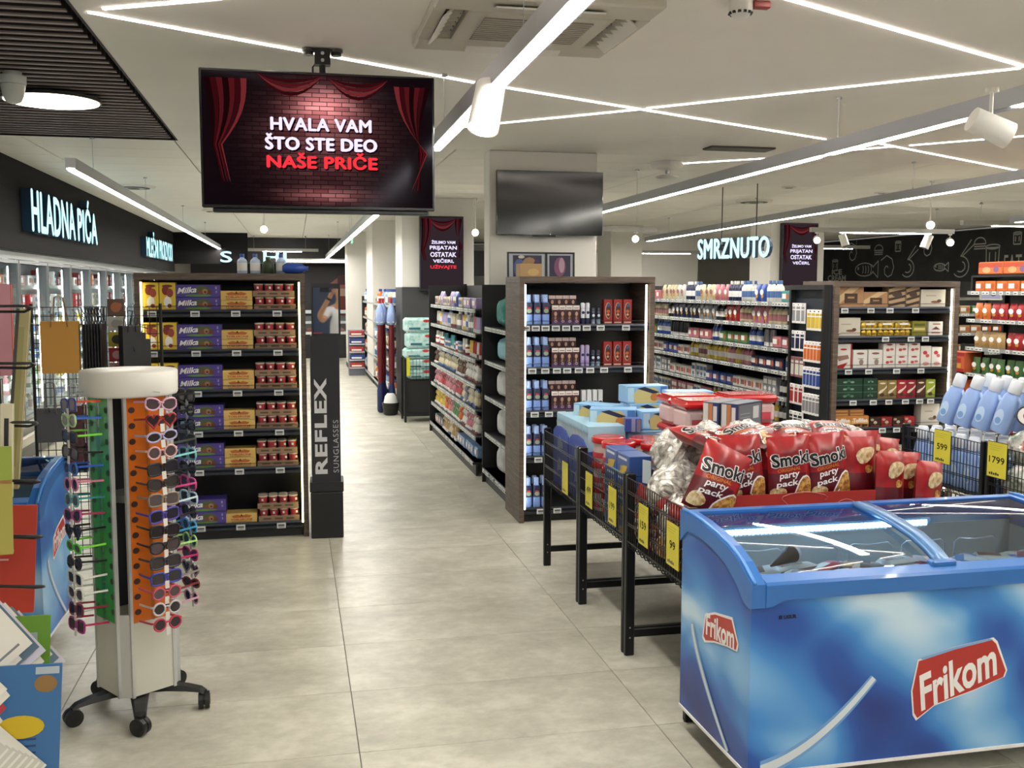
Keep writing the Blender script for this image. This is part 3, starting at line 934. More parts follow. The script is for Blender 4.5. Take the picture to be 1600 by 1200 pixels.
mb.build('lettering', t)
mb = MB(); mb.text('SUNGLASSES', (0.068, -0.0012, 0.655), (0, 0, 1), (-1, 0, 0), 0.375, 0.038, mat('a8a8ac', 0.5), space=1.15)
mb.build('lettering', t)
mb = MB(); mb.box(-0.1035, -0.1005, 0.02, 0.19, 0.45, 0.9, mat('4ca39c', 0.4)); mb.box(-0.1035, -0.1005, 0.02, 0.19, 0.9, 1.25, mat('c9cdb8', 0.5)); mb.build('side_poster', t)

# ------------------------------------------------------------------ cosmetics endcap (middle)
ER = Fr(1.635, 7.35)
ZR = [1.473, 1.153, 0.825, 0.48, 0.084]
endcap('gondola_end_unit', 'dark wood framed end unit with blue bottles and hair dye, before the column', 1.635, 2.690, 7.35, 0.52, 1.857, ZR,
       [[0.05, 0.125, 0.2, 0.28, 0.36, 0.44, 0.52, 0.63, 0.83], [0.10, 0.2, 0.29, 0.37, 0.46, 0.55, 0.66, 0.85], [0.12, 0.23, 0.33, 0.45, 0.6, 0.8], [0.15, 0.35, 0.6, 0.8], [0.17, 0.3, 0.6, 0.8]],
       [(0.038, LED_SHW), (0.985, LED_SHW)], post=0.038)
NAVY = mat('1c2347', 0.4); SKY = mat('7f9fe0', 0.3)
mb = MB()
mb.lathe([(0.024, 0), (0.027, 0.006), (0.027, 0.145), (0.022, 0.165), (0.014, 0.18), (0.014, 0.186)], SKY, 16, sq=0.55, sx=1.05)
mb.lathe([(0.0278, 0.078), (0.0278, 0.150), (0.0225, 0.167)], NAVY, 16, sq=0.55, sx=1.05)
mb.lathe([(0.019, 0.176), (0.019, 0.222), (0.016, 0.226)], mat('9db6ea', 0.3), 14)
mb.disc(0, 0.105, 0.019, 0.017, -0.0310, mat('8c9a86', 0.5)); mb.disc(0, 0.125, 0.015, 0.007, -0.0312, mat('a8343a', 0.5))
m_blue = mb.mesh('shampoo_bottle')
SKIN = mat('b98d74', 0.6)
m_dye = P(0.051, 0.06, 0.145, mat('4a2530', 0.4), [('r', -0.0255, 0.0255, 0.113, 0.145, mat('ded6d0', 0.5)), ('r', -0.018, 0.018, 0.122, 0.128, mat('7a4a58', 0.5), 2),
       ('e', 0.0, 0.072, 0.022, 0.036, mat('2a1610', 0.5)), ('e', 0.002, 0.082, 0.0115, 0.017, SKIN, 3), ('e', 0.0, 0.052, 0.009, 0.014, SKIN, 2),
       ('r', -0.0255, 0.0255, 0.0, 0.032, mat('5b3a66', 0.4)), ('e', 0.004, 0.026, 0.012, 0.009, mat('cfc4d6', 0.5), 3), ('e', 0.004, 0.026, 0.007, 0.005, mat('5b3a66', 0.5), 4)], 0.0012, 'hair_dye_carton')
m_dye2 = P(0.051, 0.06, 0.073, mat('4a2530', 0.4), [('r', -0.0255, 0.0255, 0.048, 0.073, mat('cdb9b4', 0.5)), ('e', 0.0, 0.022, 0.022, 0.022, mat('2a1610', 0.5)), ('e', 0.002, 0.024, 0.011, 0.016, SKIN, 3)], 0.0012, 'hair_dye_carton')
def deo(body, lower, h, r=0.0165, dot=NAVY):
    mb = MB(); mb.lathe([(r, 0), (r, h*0.74)], body, 14); mb.lathe([(r*0.93, h*0.74), (r*0.93, h*0.76)], SILVER, 14)
    mb.lathe([(r*1.02, h*0.76), (r*1.02, h*0.95), (r*0.7, h)], body if dot else lower, 14)
    mb.lathe([(r*1.015, 0.002), (r*1.015, h*0.3)], lower, 14)
    if dot: mb.disc(0, h*0.55, r*0.7, r*0.7, -r*1.07, dot)
    return mb.mesh('deodorant_can')
m_dw = deo(mat('d6dae2', 0.3), NAVY, 0.165); m_dl = deo(mat('b3a4cf', 0.3), mat('a08fc4', 0.3), 0.165); m_dk = deo(mat('262c48', 0.3), mat('8ea0b8', 0.4), 0.125, 0.0155, mat('c9ced8', 0.5))
m_redb = P(0.068, 0.06, 0.19, mat('8e2320', 0.4), [('e', 0, 0.105, 0.024, 0.062, mat('c0a890', 0.5)), ('e', 0.002, 0.105, 0.021, 0.058, mat('3e1b18', 0.5), 3), ('e', 0.002, 0.145, 0.012, 0.013, mat('2b4a80', 0.5), 4),
       ('e', 0.0, 0.10, 0.014, 0.012, mat('b5552e', 0.5), 4), ('e', 0.0, 0.075, 0.010, 0.009, mat('c9966a', 0.5), 4), ('r', -0.028, 0.028, 0.012, 0.02, mat('d9c9b0', 0.5))], 0.0015, 'red_carton')
LE = 'cosmetics endcap'
for k, z in enumerate(ZR):
    zz = z+0.023; row = SHELF[k] if k < 4 else 'bottom'
    for dp in range(2):
        for c in range(3):
            put(m_blue, 'shampoo_bottle', ER.w(0.086+c*0.065, 0.085+dp*0.075, zz), 0, f'blue shampoo bottle, {("left","middle","right")[c]} in the {("front","back")[dp]} row, {row} shelf of {LE}', 'bottle', 'blue shampoo bottles on the cosmetics endcap')
    if k < 3:
        for c in range(4):
            put(m_dye, 'hair_dye_carton', ER.w(0.285+c*0.0545, 0.052, zz), 0, f'hair dye carton with a portrait, {nth(c+1)} from left in front, {row} shelf of {LE}', 'carton', 'hair dye cartons on the cosmetics endcap')
            put(m_dye, 'hair_dye_carton', ER.w(0.275+c*0.0545, 0.115, zz), 0, f'hair dye carton with a portrait, {nth(c+1)} from left behind, {row} shelf of {LE}', 'carton', 'hair dye cartons on the cosmetics endcap')
            put(m_dye2, 'hair_dye_carton', ER.w(0.275+c*0.0545, 0.115, zz+0.146), 0, f'small hair dye carton, {nth(c+1)} from left on the back stack, {row} shelf of {LE}', 'carton', 'hair dye cartons on the cosmetics endcap')
    if k < 2:
        for c in range(2):
            put((m_dw, m_dl)[k], 'deodorant_can', ER.w(0.503+c*0.038, 0.07, zz), 0, f'{("white","lilac")[k]} deodorant can, {("left","right")[c]} of two, {row} shelf of {LE}', 'can', 'pale deodorant cans on the cosmetics endcap')
            put(m_dk, 'deodorant_can', ER.w(0.585+c*0.042, 0.07, zz), 0, f'small dark blue deodorant can, {("left","right")[c]} of two, {row} shelf of {LE}', 'can', 'dark deodorant cans on the cosmetics endcap')
        for c in range(3):
            put(m_redb, 'red_carton', ER.w(0.70+c*0.077, 0.052, zz), 0, f'red carton with a dark oval, {("left","middle","right")[c]} of three, {row} shelf of {LE}', 'carton', 'red cartons on the cosmetics endcap')
    if k == 2:
        m_ww = P(0.034, 0.04, 0.15, mat('d3d6da', 0.4), [('e', 0, 0.055, 0.015, 0.012, NAVY), ('r', -0.017, 0.017, 0, 0.01, mat('9fb4d8', 0.4))], 0.002, 'white_carton')
        for c in range(4):
            put(m_ww, 'white_carton', ER.w(0.515+c*0.044, 0.055, zz), 0, f'narrow white carton with navy oval, {nth(c+1)} from left, third shelf of {LE}', 'carton', 'narrow white cartons on the cosmetics endcap')

# framed pictures leaning behind the cosmetics endcap
def framed(x, y, z, w_, h, rz, lean, label, cols):
    t = thing('framed_poster', label, 'poster', (x, y, z), 0, None, (lean, 0, rz))
    mb = MB(); fr_ = BLACK
    mb.box(-w_/2, w_/2, -0.01, 0.01, 0, 0.014, fr_); mb.box(-w_/2, w_/2, -0.01, 0.01, h-0.014, h, fr_)
    mb.box(-w_/2, -w_/2+0.014, -0.01, 0.01, 0.014, h-0.014, fr_); mb.box(w_/2-0.014, w_/2, -0.01, 0.01, 0.014, h-0.014, fr_); mb.build('frame', t)
    mb = MB(); mb.box(-w_/2+0.014, w_/2-0.014, -0.004, 0.004, 0.014, h-0.014, mat('aab2bc', 0.5))
    mb.front(-w_*0.36, w_*0.36, 0.02, h*0.9, -0.005, mat('2e2a44', 0.5))
    for i, (a, b, c, d, m) in enumerate(cols):
        mb.disc(a*w_, b*h, c*w_, d*h, -0.0056-0.0005*i, mat(m, 0.5), 12)
    mb.build('print', t)
framed(1.98, 8.60, 1.80, 0.36, 0.28, 0.05, -0.04, 'black framed picture leaning behind the cosmetics endcap, left one',
       [(-0.2, 0.5, 0.14, 0.3, '4a5c94'), (0.05, 0.55, 0.2, 0.3, '9a7a50'), (-0.15, 0.85, 0.08, 0.05, 'c8c4b4'), (0.24, 0.5, 0.1, 0.3, '3c2a50')])
framed(2.27, 8.60, 1.80, 0.26, 0.28, -0.06, -0.04, 'black framed picture leaning behind the cosmetics endcap, right one',
       [(0.0, 0.55, 0.2, 0.3, '7a4a6a'), (0.06, 0.6, 0.1, 0.24, 'b090a0')])
put(P(0.20, 0.1, 0.17, mat('b29264', 0.6), [('r', -0.1, 0.1, 0, 0.06, mat('c4cad2', 0.5)), ('e', 0.02, 0.1, 0.05, 0.03, mat('c9a86c', 0.5))], 0.004, 'carton'), 'carton', (1.93, 8.25, 1.802), 0.1,
    'tan and white carton on top of the gondola, before the framed picture', 'carton')

# ------------------------------------------------------------------ sweets endcap (right)
E3 = Fr(4.19, 7.35)
Z3 = [1.597, 1.365, 1.106, 0.855, 0.625, 0.34, 0.086]
endcap('gondola_end_unit', 'dark wood framed end unit with boxed sweets, below the chalkboard', 4.19, 5.31, 7.35, 0.52, 1.83, Z3,
       [[0.1, 0.33, 0.5, 0.73], [0.47, 0.7, 0.83], [0.15, 0.33, 0.58, 0.8], [0.2, 0.38, 0.52, 0.67, 0.8, 0.9], [0.25, 0.47, 0.6, 0.8], [0.3, 0.6, 0.8], [0.3, 0.7]],
       [(1.052, LED_SHW)], 'boxed sweets end unit', 0.045)
def cream(w_, h, base='c9c2b4', acc='7a4a34'):
    return P(w_, 0.1, h, mat(base, 0.5), [('e', w_*0.1, h*0.3, w_*0.2, h*0.07, mat(acc, 0.5)), ('e', w_*0.24, h*0.36, w_*0.09, h*0.09, mat('5a3626', 0.5), 3), ('r', -w_*0.3, w_*0.12, h*0.62, h*0.68, mat('a89a86', 0.5))], 0.002, 'praline_box')
def stripe(w_, h):
    pr = []
    for i in range(4):
        z = h*(0.02+i*0.25)
        pr.append(('p', [(-w_/2, z), (w_/2, z+h*0.16), (w_/2, min(h, z+h*0.27)), (-w_/2, z+h*0.11)] if i < 3 else [(-w_/2, z), (w_/2, h), (w_/2, h), (-w_/2, z+h*0.11)], mat('3f2a1e', 0.5)))
    pr.append(('e', 0, h*0.55, w_*0.3, h*0.12, mat('4a3828', 0.5), 4))
    return P(w_, 0.1, h, mat('b59a76', 0.5), pr, 0.002, 'praline_box')
def ribbon(w_, h):
    pr = [('p', [(-w_/2, h*0.1), (-w_/2, h*0.45), (w_*0.1, h), (w_*0.45, h)], mat('d3b58a', 0.5), 1), ('r', -w_*0.24, w_*0.26, h*0.2, h*0.62, mat('4a3222', 0.5), 3), ('r', -w_*0.12, w_*0.14, h*0.4, h*0.48, mat('a88a60', 0.5), 4)]
    return P(w_, 0.1, h, mat('b08560', 0.45), pr, 0.002, 'praline_box')
G3 = 'praline boxes on the sweets endcap'
def p3(me, nm, x, k, lab, dz=0.0, y=0.055, g=G3, cat='box'):
    put(me, nm, E3.w(x, y, Z3[k]+0.023+dz), 0, lab, cat, g)
p3(ribbon(0.23, 0.18), 'praline_box', 0.172, 0, 'large copper gift box with dark label, far left, top shelf of sweets endcap')
p3(ribbon(0.215, 0.125), 'praline_box', 0.395, 0, 'lower copper gift box with dark label, second on top shelf of sweets endcap')
p3(stripe(0.15, 0.19), 'praline_box', 0.585, 0, 'brown striped tall box, left one, top shelf of sweets endcap')
p3(stripe(0.12, 0.19), 'praline_box', 0.73, 0, 'brown striped tall box, narrower right one, top shelf of sweets endcap')
p3(cream(0.225, 0.145), 'praline_box', 0.915, 0, 'cream box with nuts, far right, top shelf of sweets endcap')
p3(cream(0.215, 0.15), 'praline_box', 0.16, 1, 'cream box with nuts, far left, second shelf of sweets endcap')
mb = MB()
for q in range(2):
    for c in range(3):
        mb.lathe([(0.02, 0), (0.026, 0.012), (0.026, 0.03), (0.012, 0.048)], mat('c9a83c', 0.3, 0.6), 10, at=(-0.048+c*0.048, 0.035, 0.004+q*0.06))
mb.box(-0.074, 0.074, 0.01, 0.06, 0, 0.003, mat('ddd3a8', 0.5)); mb.box(-0.074, 0.074, 0.01, 0.06, 0.056, 0.063, mat('e0d8b0', 0.5)); mb.front(-0.04, 0.04, 0.09, 0.106, 0.006, WTX)
mb.box(-0.074, 0.074, 0.062, 0.066, 0, 0.125, mat('c2b27a', 0.5))
m_gold = mb.mesh('gold_praline_pack')
for c in range(3):
    p3(m_gold, 'gold_praline_pack', 0.355+c*0.152, 1, f'gold praline pack, {("left","middle","right")[c]} of three, second shelf of sweets endcap', y=0.05)
p3(P(0.13, 0.08, 0.12, mat('8a8430', 0.4, 0.3), [('r', -0.05, 0.05, 0.045, 0.065, mat('c9bd7a', 0.5)), ('r', -0.05, 0.05, 0.08, 0.1, mat('4f5620', 0.5))], 0.003, 'praline_box'), 'praline_box', 0.80, 1, 'olive and gold box, second shelf of sweets endcap')
p3(P(0.13, 0.08, 0.115, mat('d5d0cc', 0.4), [('r', -0.04, 0.04, 0.02, 0.03, RED), ('p', [(-0.04, 0.05), (0.04, 0.05), (0.0, 0.075)], mat('6a2a2a', 0.5)), ('r', -0.03, 0.04, 0.09, 0.1, mat('8a5a4a', 0.5))], 0.003, 'praline_box'), 'praline_box', 0.95, 1, 'white box with red marks, far right, second shelf of sweets endcap')
wr = lambda w_, h, *pp: P(w_, 0.08, h, mat('d6d2cc', 0.45), list(pp), 0.002, 'white_red_box')
p3(wr(0.15, 0.2, ('e', 0.0, 0.155, 0.03, 0.008, RED), ('p', [(-0.06, 0.1), (0.04, 0.11), (0.05, 0.08), (-0.04, 0.06)], mat('8a6a5c', 0.5)), ('p', [(-0.07, 0.02), (0.04, 0.05), (0.0, 0.0), (-0.07, 0.0)], RED), ('r', 0.062, 0.075, 0, 0.2, RED)), 'white_red_box', 0.125, 2, 'tall white box with red edge, far left, third shelf of sweets endcap')
for c in range(2):
    p3(wr(0.125, 0.15, ('e', 0.0, 0.12, 0.035, 0.009, mat('7a5048', 0.5)), ('r', -0.02, 0.03, 0.075, 0.08, INK), ('e', 0.01, 0.05, 0.02, 0.024, mat('8a766c', 0.5))), 'white_red_box', 0.275+c*0.136, 2, f'white box with oval window, {("left","right")[c]} of two, third shelf of sweets endcap')
m_wr = wr(0.105, 0.1, ('e', 0.0, 0.088, 0.028, 0.007, mat('8a1f24', 0.5)), ('tr', 'ooo', 0, 0.042, 0.06, 0.022, mat('b03a3e', 0.5), dict(offset=0.03), 0.1)) if False else wr(0.105, 0.1, ('e', 0.0, 0.088, 0.028, 0.007, mat('8a1f24', 0.5)), ('e', -0.015, 0.045, 0.016, 0.012, mat('b03a3e', 0.5)), ('e', 0.02, 0.05, 0.018, 0.01, mat('b85a5a', 0.5)))
for c in range(3):
    for q in range(2):
        p3(m_wr, 'white_red_box', 0.535+c*0.113, 2, f'small white and red box, {("left","middle","right")[c]} stack, {("lower","upper")[q]}, third shelf of sweets endcap', dz=q*0.101, g='small white and red boxes on the sweets endcap')
for c in range(2):
    p3(wr(0.095, 0.175-0.01*c, ('e', -0.01, 0.12, 0.02, 0.016, mat('b8343c', 0.5)), ('e', 0.012, 0.095, 0.017, 0.014, mat('c24a50', 0.5)), ('e', 0.0, 0.03, 0.03, 0.015, mat('c88a86', 0.5))), 'white_red_box', 0.87+c*0.1, 2, f'white box with two red hearts, {("left","right")[c]} of two, third shelf of sweets endcap')
def greenb(w_):
    return P(w_, 0.1, 0.056, mat('173b2a', 0.4), [('p', [(-w_*0.12, 0.026), (0, 0.05), (w_*0.12, 0.026)], mat('3a6a50', 0.5)), ('e', -w_*0.13, 0.026, w_*0.07, 0.008, mat('87a090', 0.5), 3), ('e', w_*0.13, 0.026, w_*0.07, 0.008, mat('87a090', 0.5), 3), ('r', -w_/2, w_/2, 0.0, 0.0025, mat('5a8a6c', 0.5))], 0.001, 'green_mint_box')
for q in range(3):
    p3(greenb(0.25), 'green_mint_box', 0.18, 3, f'wide dark green box, {("lowest","middle","topmost")[q]} of the left stack, fourth shelf of sweets endcap', dz=q*0.057, g='dark green boxes on the sweets endcap')
    p3(greenb(0.125), 'green_mint_box', 0.375, 3, f'narrow dark green box, {("lowest","middle","topmost")[q]} of the right stack, fourth shelf of sweets endcap', dz=q*0.057, g='dark green boxes on the sweets endcap')
def swirl(w_, c, d='e0d4c0'):
    return P(w_, 0.08, 0.15, mat(c, 0.4), [('p', [(-w_*0.45, 0.045), (-w_*0.3, 0.065), (w_*0.2, 0.085), (w_*0.46, 0.11), (w_*0.46, 0.092), (w_*0.1, 0.062), (-w_*0.2, 0.04)], mat(d, 0.5)),
        ('e', -w_*0.05, 0.032, w_*0.25, 0.014, mat('4a2a1c', 0.5), 3), ('e', 0.0, 0.125, w_*0.32, 0.007, mat(d, 0.5), 3)], 0.002, 'praline_box')
for i, (c, x, lab) in enumerate((('8a7440', 0.485, 'tan box with pale swirl, left of two'), ('8a7440', 0.572, 'tan box with pale swirl, right of two'), ('a02330', 0.66, 'red box with pale swirl, left of two'),
                                  ('8c1a2c', 0.745, 'red box with pale swirl, right of two'), ('4a241c', 0.835, 'brown box with pale swirl'), ('8ca02c', 0.925, 'lime green box with pale swirl'))):
    p3(swirl(0.084, c), 'praline_box', x, 3, lab+', fourth shelf of sweets endcap')
m_tof = P(0.155, 0.1, 0.094, mat('c07f3a', 0.4), [('p', [(-0.077, 0.02), (-0.05, 0.03), (0, 0.036), (0.05, 0.03), (0.077, 0.02), (0.077, 0.055), (0, 0.06), (-0.077, 0.055)], mat('d9a868', 0.5)), ('tr', 'Toffifee', 0.0, 0.058, 0.13, 0.034, WTX, dict(offset=0.03), 0.02),
       ('e', -0.04, 0.014, 0.016, 0.010, mat('3a1c10', 0.5), 3), ('e', -0.01, 0.018, 0.014, 0.010, mat('4a2614', 0.5), 3), ('e', 0.03, 0.013, 0.016, 0.010, mat('3a1c10', 0.5), 3), ('e', 0.055, 0.016, 0.012, 0.009, mat('4a2614', 0.5), 3)], 0.0015, 'toffee_box')
for c in range(2):
    p3(m_tof, 'toffee_box', 0.135+c*0.158, 4, f'orange toffee box, {("left","right")[c]} of two, fifth shelf of sweets endcap', g='orange toffee boxes on the sweets endcap')
m_cara = P(0.13, 0.08, 0.026, mat('9a6236', 0.5), [('r', -0.055, 0.055, 0.008, 0.016, mat('c9985a', 0.5))], 0.001, 'caramel_box')
for c in range(2):
    for q in range(2):
        p3(m_cara, 'caramel_box', 0.125+c*0.135, 4, f'flat brown box lying on the orange boxes, {("left","right")[c]}, {("lower","upper")[q]}, sweets endcap', dz=0.095+q*0.027, g='flat brown boxes on the sweets endcap')
for i, (c, lab) in enumerate((('2e1614', 'small dark box with cream ball'), ('8a1a22', 'small red box with cream ball, left'), ('33170f', 'small brown box with cream ball'), ('a01f2c', 'small bright red box'))):
    w_ = 0.098
    p3(P(w_, 0.08, 0.078, mat(c, 0.4), [('e', 0.0, 0.034, 0.016, 0.015, mat('c9b8a0', 0.5)), ('e', -0.028, 0.058, 0.015, 0.01, mat('b5a080', 0.5), 3), ('r', -w_*0.4, w_*0.4, 0.008, 0.013, mat('a84a3a', 0.5))], 0.002, 'praline_box'), 'praline_box', 0.43+i*0.104, 4, lab+', fifth shelf of sweets endcap')
p3(cream(0.17, 0.18, 'c4beb4', '8a7a6a'), 'praline_box', 0.93, 4, 'cream box with small picture, far right, fifth shelf of sweets endcap')
for c in range(5):
    p3(P(0.08, 0.08, 0.13, mat('b9b4a6', 0.5), [('r', -0.03, 0.03, 0.02+0.02*i, 0.028+0.02*i, mat(('4d6a4a', '8a4a40')[i % 2], 0.5)) for i in range(5)], 0.002, 'white_box'), 'white_box', 0.28+c*0.09, 5,
       f'pale box with lines, {nth(c+1)} from left, sixth shelf of sweets endcap', g='pale boxes low on the sweets endcap')
# ================================================================== small goods for the long gondolas
CN = {'white': 'cfcfc8', 'cream': 'c9bd9c', 'pink': 'b9727e', 'red': 'a3262b', 'blue': '2c4a94', 'navy': '1c2448', 'light blue': '7fa4cc', 'teal': '3f8f8c', 'green': '4c7a44',
      'dark green': '1f4030', 'yellow': 'cdb13e', 'orange': 'cc6a2a', 'brown': '5a3a26', 'grey': '85868a', 'black': '1a1a1d', 'purple': '5a3c82', 'tan': 'a88a5c', 'lilac': 'a698c2'}
_good = {}
def good(kind, col):
    """a small shelf article: returns mesh, width, height"""
    k = (kind, col)
    if k in _good: return _good[k]
    body = mat(CN[col], 0.4); hi = WTX if col not in ('white', 'cream') else mat('8a5a5a' if len(_good) % 2 else '4a6a9a', 0.5)
    if kind == 'bottle':
        me, wd, h = bottle_mesh(0.031, 0.19, body, hi, hi, lz=(0.2, 0.5), n=10), 0.066, 0.19
    elif kind == 'jug':
        me, wd, h = bottle_mesh(0.05, 0.25, body, mat('2c4a94', 0.4) if col != 'blue' else WTX, hi, sq=0.5, n=12, lz=(0.15, 0.5), capr=0.02), 0.115, 0.25
    elif kind == 'jar':
        mb = MB(); mb.lathe([(0.036, 0), (0.038, 0.01), (0.038, 0.075), (0.034, 0.08)], body, 12); mb.lathe([(0.037, 0.08), (0.037, 0.1)], hi, 12)
        mb.lathe([(0.0385, 0.02), (0.0385, 0.06)], hi, 12); me, wd, h = mb.mesh('jar'), 0.08, 0.1
    elif kind == 'carton':
        me, wd, h = P(0.085, 0.07, 0.15, body, [('r', -0.035, 0.035, 0.085, 0.125, hi), ('e', 0.0, 0.045, 0.025, 0.02, hi, 2), ('r', -0.03, 0.03, 0.012, 0.018, hi)], 0.002, 'carton'), 0.09, 0.15
    elif kind == 'pack':
        me, wd, h = P(0.15, 0.08, 0.10, body, [('r', -0.065, 0.01, 0.03, 0.075, hi), ('e', 0.04, 0.05, 0.022, 0.03, mat('b5552e', 0.5), 2)], 0.006, 'pack'), 0.158, 0.10
    elif kind == 'pouch':
        mb = MB(); n = 7; vs = []; fs = []
        for side in (-1, 1):
            for j in range(n):
                for i in range(n):
                    u, v_ = i/(n-1)*2-1, j/(n-1)
                    th = 0.028*max(0, (1-u**4))*max(0, (1-(2*v_-0.85)**2*0.75)) if 0 < v_ < 1 else (0.02*(1-u**2) if v_ == 0 else 0)
                    vs.append((u*0.055*(1-0.06*math.sin(PI*v_)), 0.03+side*th, v_*0.16))
        for sd in range(2):
            for j in range(n-1):
                for i in range(n-1):
                    a = sd*n*n+j*n+i
                    fs.append((a, a+1, a+n+1, a+n))
        mb.add(vs, fs, body, True)
        mb.disc(0, 0.085, 0.034, 0.026, -0.0015, hi, 12); mb.disc(0.01, 0.05, 0.022, 0.018, -0.001, mat('c08a3a', 0.5), 10)
        me, wd, h = mb.mesh('pouch'), 0.115, 0.16
    elif kind == 'tube':
        mb = MB(); mb.lathe([(0.02, 0), (0.02, 0.03), (0.024, 0.035)], hi, 10); mb.lathe([(0.024, 0.035), (0.026, 0.07), (0.02, 0.15)], body, 10, sy=0.8); me, wd, h = mb.mesh('tube'), 0.056, 0.15
    elif kind == 'toy':
        mb = MB()
        mb.lathe([(0.02, 0), (0.05, 0.02), (0.055, 0.06), (0.035, 0.095)], body, 12, sy=0.8)
        mb.lathe([(0.02, 0.09), (0.042, 0.11), (0.044, 0.14), (0.02, 0.165)], body, 12, sy=0.85)
        for sx in (-1, 1):
            mb.lathe([(0.01, 0), (0.016, 0.01), (0.012, 0.03)], hi, 8, at=(sx*0.03, 0, 0.15))
            mb.lathe([(0.01, 0), (0.018, 0.01), (0.01, 0.03)], hi, 8, at=(sx*0.035, -0.035, 0.0))
        mb.disc(0, 0.122, 0.014, 0.01, -0.0405, hi); me, wd, h = mb.mesh('soft_toy'), 0.118, 0.18
    elif kind == 'hanging pack':
        me, wd, h = P(0.07, 0.012, 0.17, hi, [('r', -0.03, 0.03, 0.02, 0.11, body), ('e', 0.0, 0.155, 0.008, 0.005, BLACK, 2), ('r', -0.028, 0.028, 0.12, 0.14, body)], 0.002, 'blister_pack'), 0.076, 0.17
    _good[k] = (me, wd, h)
    return _good[k]
NM = {'bottle': 'bottle', 'jug': 'jug', 'jar': 'jar', 'carton': 'carton', 'pack': 'pack', 'pouch': 'pouch', 'tube': 'tube', 'toy': 'soft_toy', 'hanging pack': 'blister_pack'}

def stock(fr, x0, x1, z, row, unit, recipe, y=0.045, g=None, gap=0.004, run=(2, 4), hmax=9, tilt=0.02):
    """fill a shelf from x0 to x1 with runs of articles"""
    x = x0; pos = 0; r2 = rnd
    while x < x1:
        kind, cols = r2.choice(recipe)
        col = r2.choice(cols)
        me, wd, h = good(kind, col)
        sc = min(1.0, hmax/h)
        for _ in range(r2.randint(*run)):
            if x+wd*sc > x1: break
            pos += 1
            put(me, NM[kind], fr.w(x+wd*sc/2, y+0.012+r2.uniform(0, 0.02)+(0.035 if kind in ('bottle', 'jug', 'jar', 'tube', 'toy') else 0), z+0.0015), fr.rz+r2.uniform(-tilt, tilt)*2,
                f'{col} {kind}, {nth(pos)} from left, {row} shelf of {unit}', NM[kind].replace('_', ' ') if kind != 'hanging pack' else 'packet', g or f'goods on the {unit}', scale=(sc, sc, sc))
            x += wd*sc+gap
        if x+0.05*sc > x1: break
        x += r2.choice((0.0, 0.004, 0.01))

# --- gondola left of the column: bedding next to the aisle
FA = Fr(1.66, 9.03, R(-90))
gondola('gondola', 'black gondola with white cushions between the cosmetics endcap and the column', FA, 1.14, 0.5, [1.42, 1.12, 0.80, 0.46, 0.13], 1.80)
def cushion(m, w_, h, th):
    mb = MB(); n = 9; vs = []; fs = []
    for side in (-1, 1):
        for j in range(n):
            for i in range(n):
                u, v_ = i/(n-1)*2-1, j/(n-1)*2-1
                t_ = th/2*(max(0, 1-u**4)**0.6)*(max(0, 1-v_**4)**0.6)
                k = 1-0.07*(1-abs(u))*(v_*v_)-0.0
                vs.append((u*w_/2*(1-0.08*(1-v_*v_)*u*u), side*t_, h/2+v_*h/2*(1-0.08*(1-u*u)*v_*v_)))
    for sd in range(2):
        for j in range(n-1):
            for i in range(n-1):
                a = sd*n*n+j*n+i; fs.append((a, a+1, a+n+1, a+n))
    mb.add(vs, fs, m, True)
    return mb.mesh('cushion')
CW = mk_noisecol('cushion_cloth_white', [(0.3, 'b8bcc0'), (0.7, 'dcdedd')], 9, 3, 0.8, bump=0.3)
CT = mk_noisecol('cushion_cloth_teal', [(0.3, '2f7a74'), (0.6, '4f9a92'), (0.75, 'd0dcd8')], 9, 2, 0.8, bump=0.3)
CLB = mk_noisecol('cushion_cloth_blue', [(0.3, '7db4c0'), (0.7, '9fccd2')], 6, 2, 0.8, bump=0.3)
cw, ct, clb = cushion(CW, 0.42, 0.255, 0.2), cushion(CT, 0.40, 0.26, 0.2), cushion(CLB, 0.42, 0.22, 0.2)
for me, lx_, z, lb in ((ct, 0.40, 1.425, 'teal and white patterned cushion, left, top shelf beside the cosmetics endcap'), (ct, 0.86, 1.425, 'teal and white patterned cushion, right, top shelf beside the cosmetics endcap'),
                   (clb, 0.45, 1.125, 'pale blue cushion, left, second shelf beside the cosmetics endcap'), (cw, 0.90, 0.805, 'white cushion, right, third shelf beside the cosmetics endcap'),
                   (cw, 0.42, 0.805, 'white cushion, left, third shelf beside the cosmetics endcap'), (cw, 0.43, 0.465, 'white cushion, left, fourth shelf beside the cosmetics endcap'), (cw, 0.89, 0.465, 'white cushion, right, fourth shelf beside the cosmetics endcap'),
                   (cw, 0.41, 0.135, 'white cushion, left, bottom shelf beside the cosmetics endcap'), (cw, 0.88, 0.135, 'white cushion, right, bottom shelf beside the cosmetics endcap')):
    put(me, 'cushion', FA.w(lx_+0.02, 0.17, z+0.004), FA.rz+0.04, lb, 'cushion', 'cushions beside the cosmetics endcap')

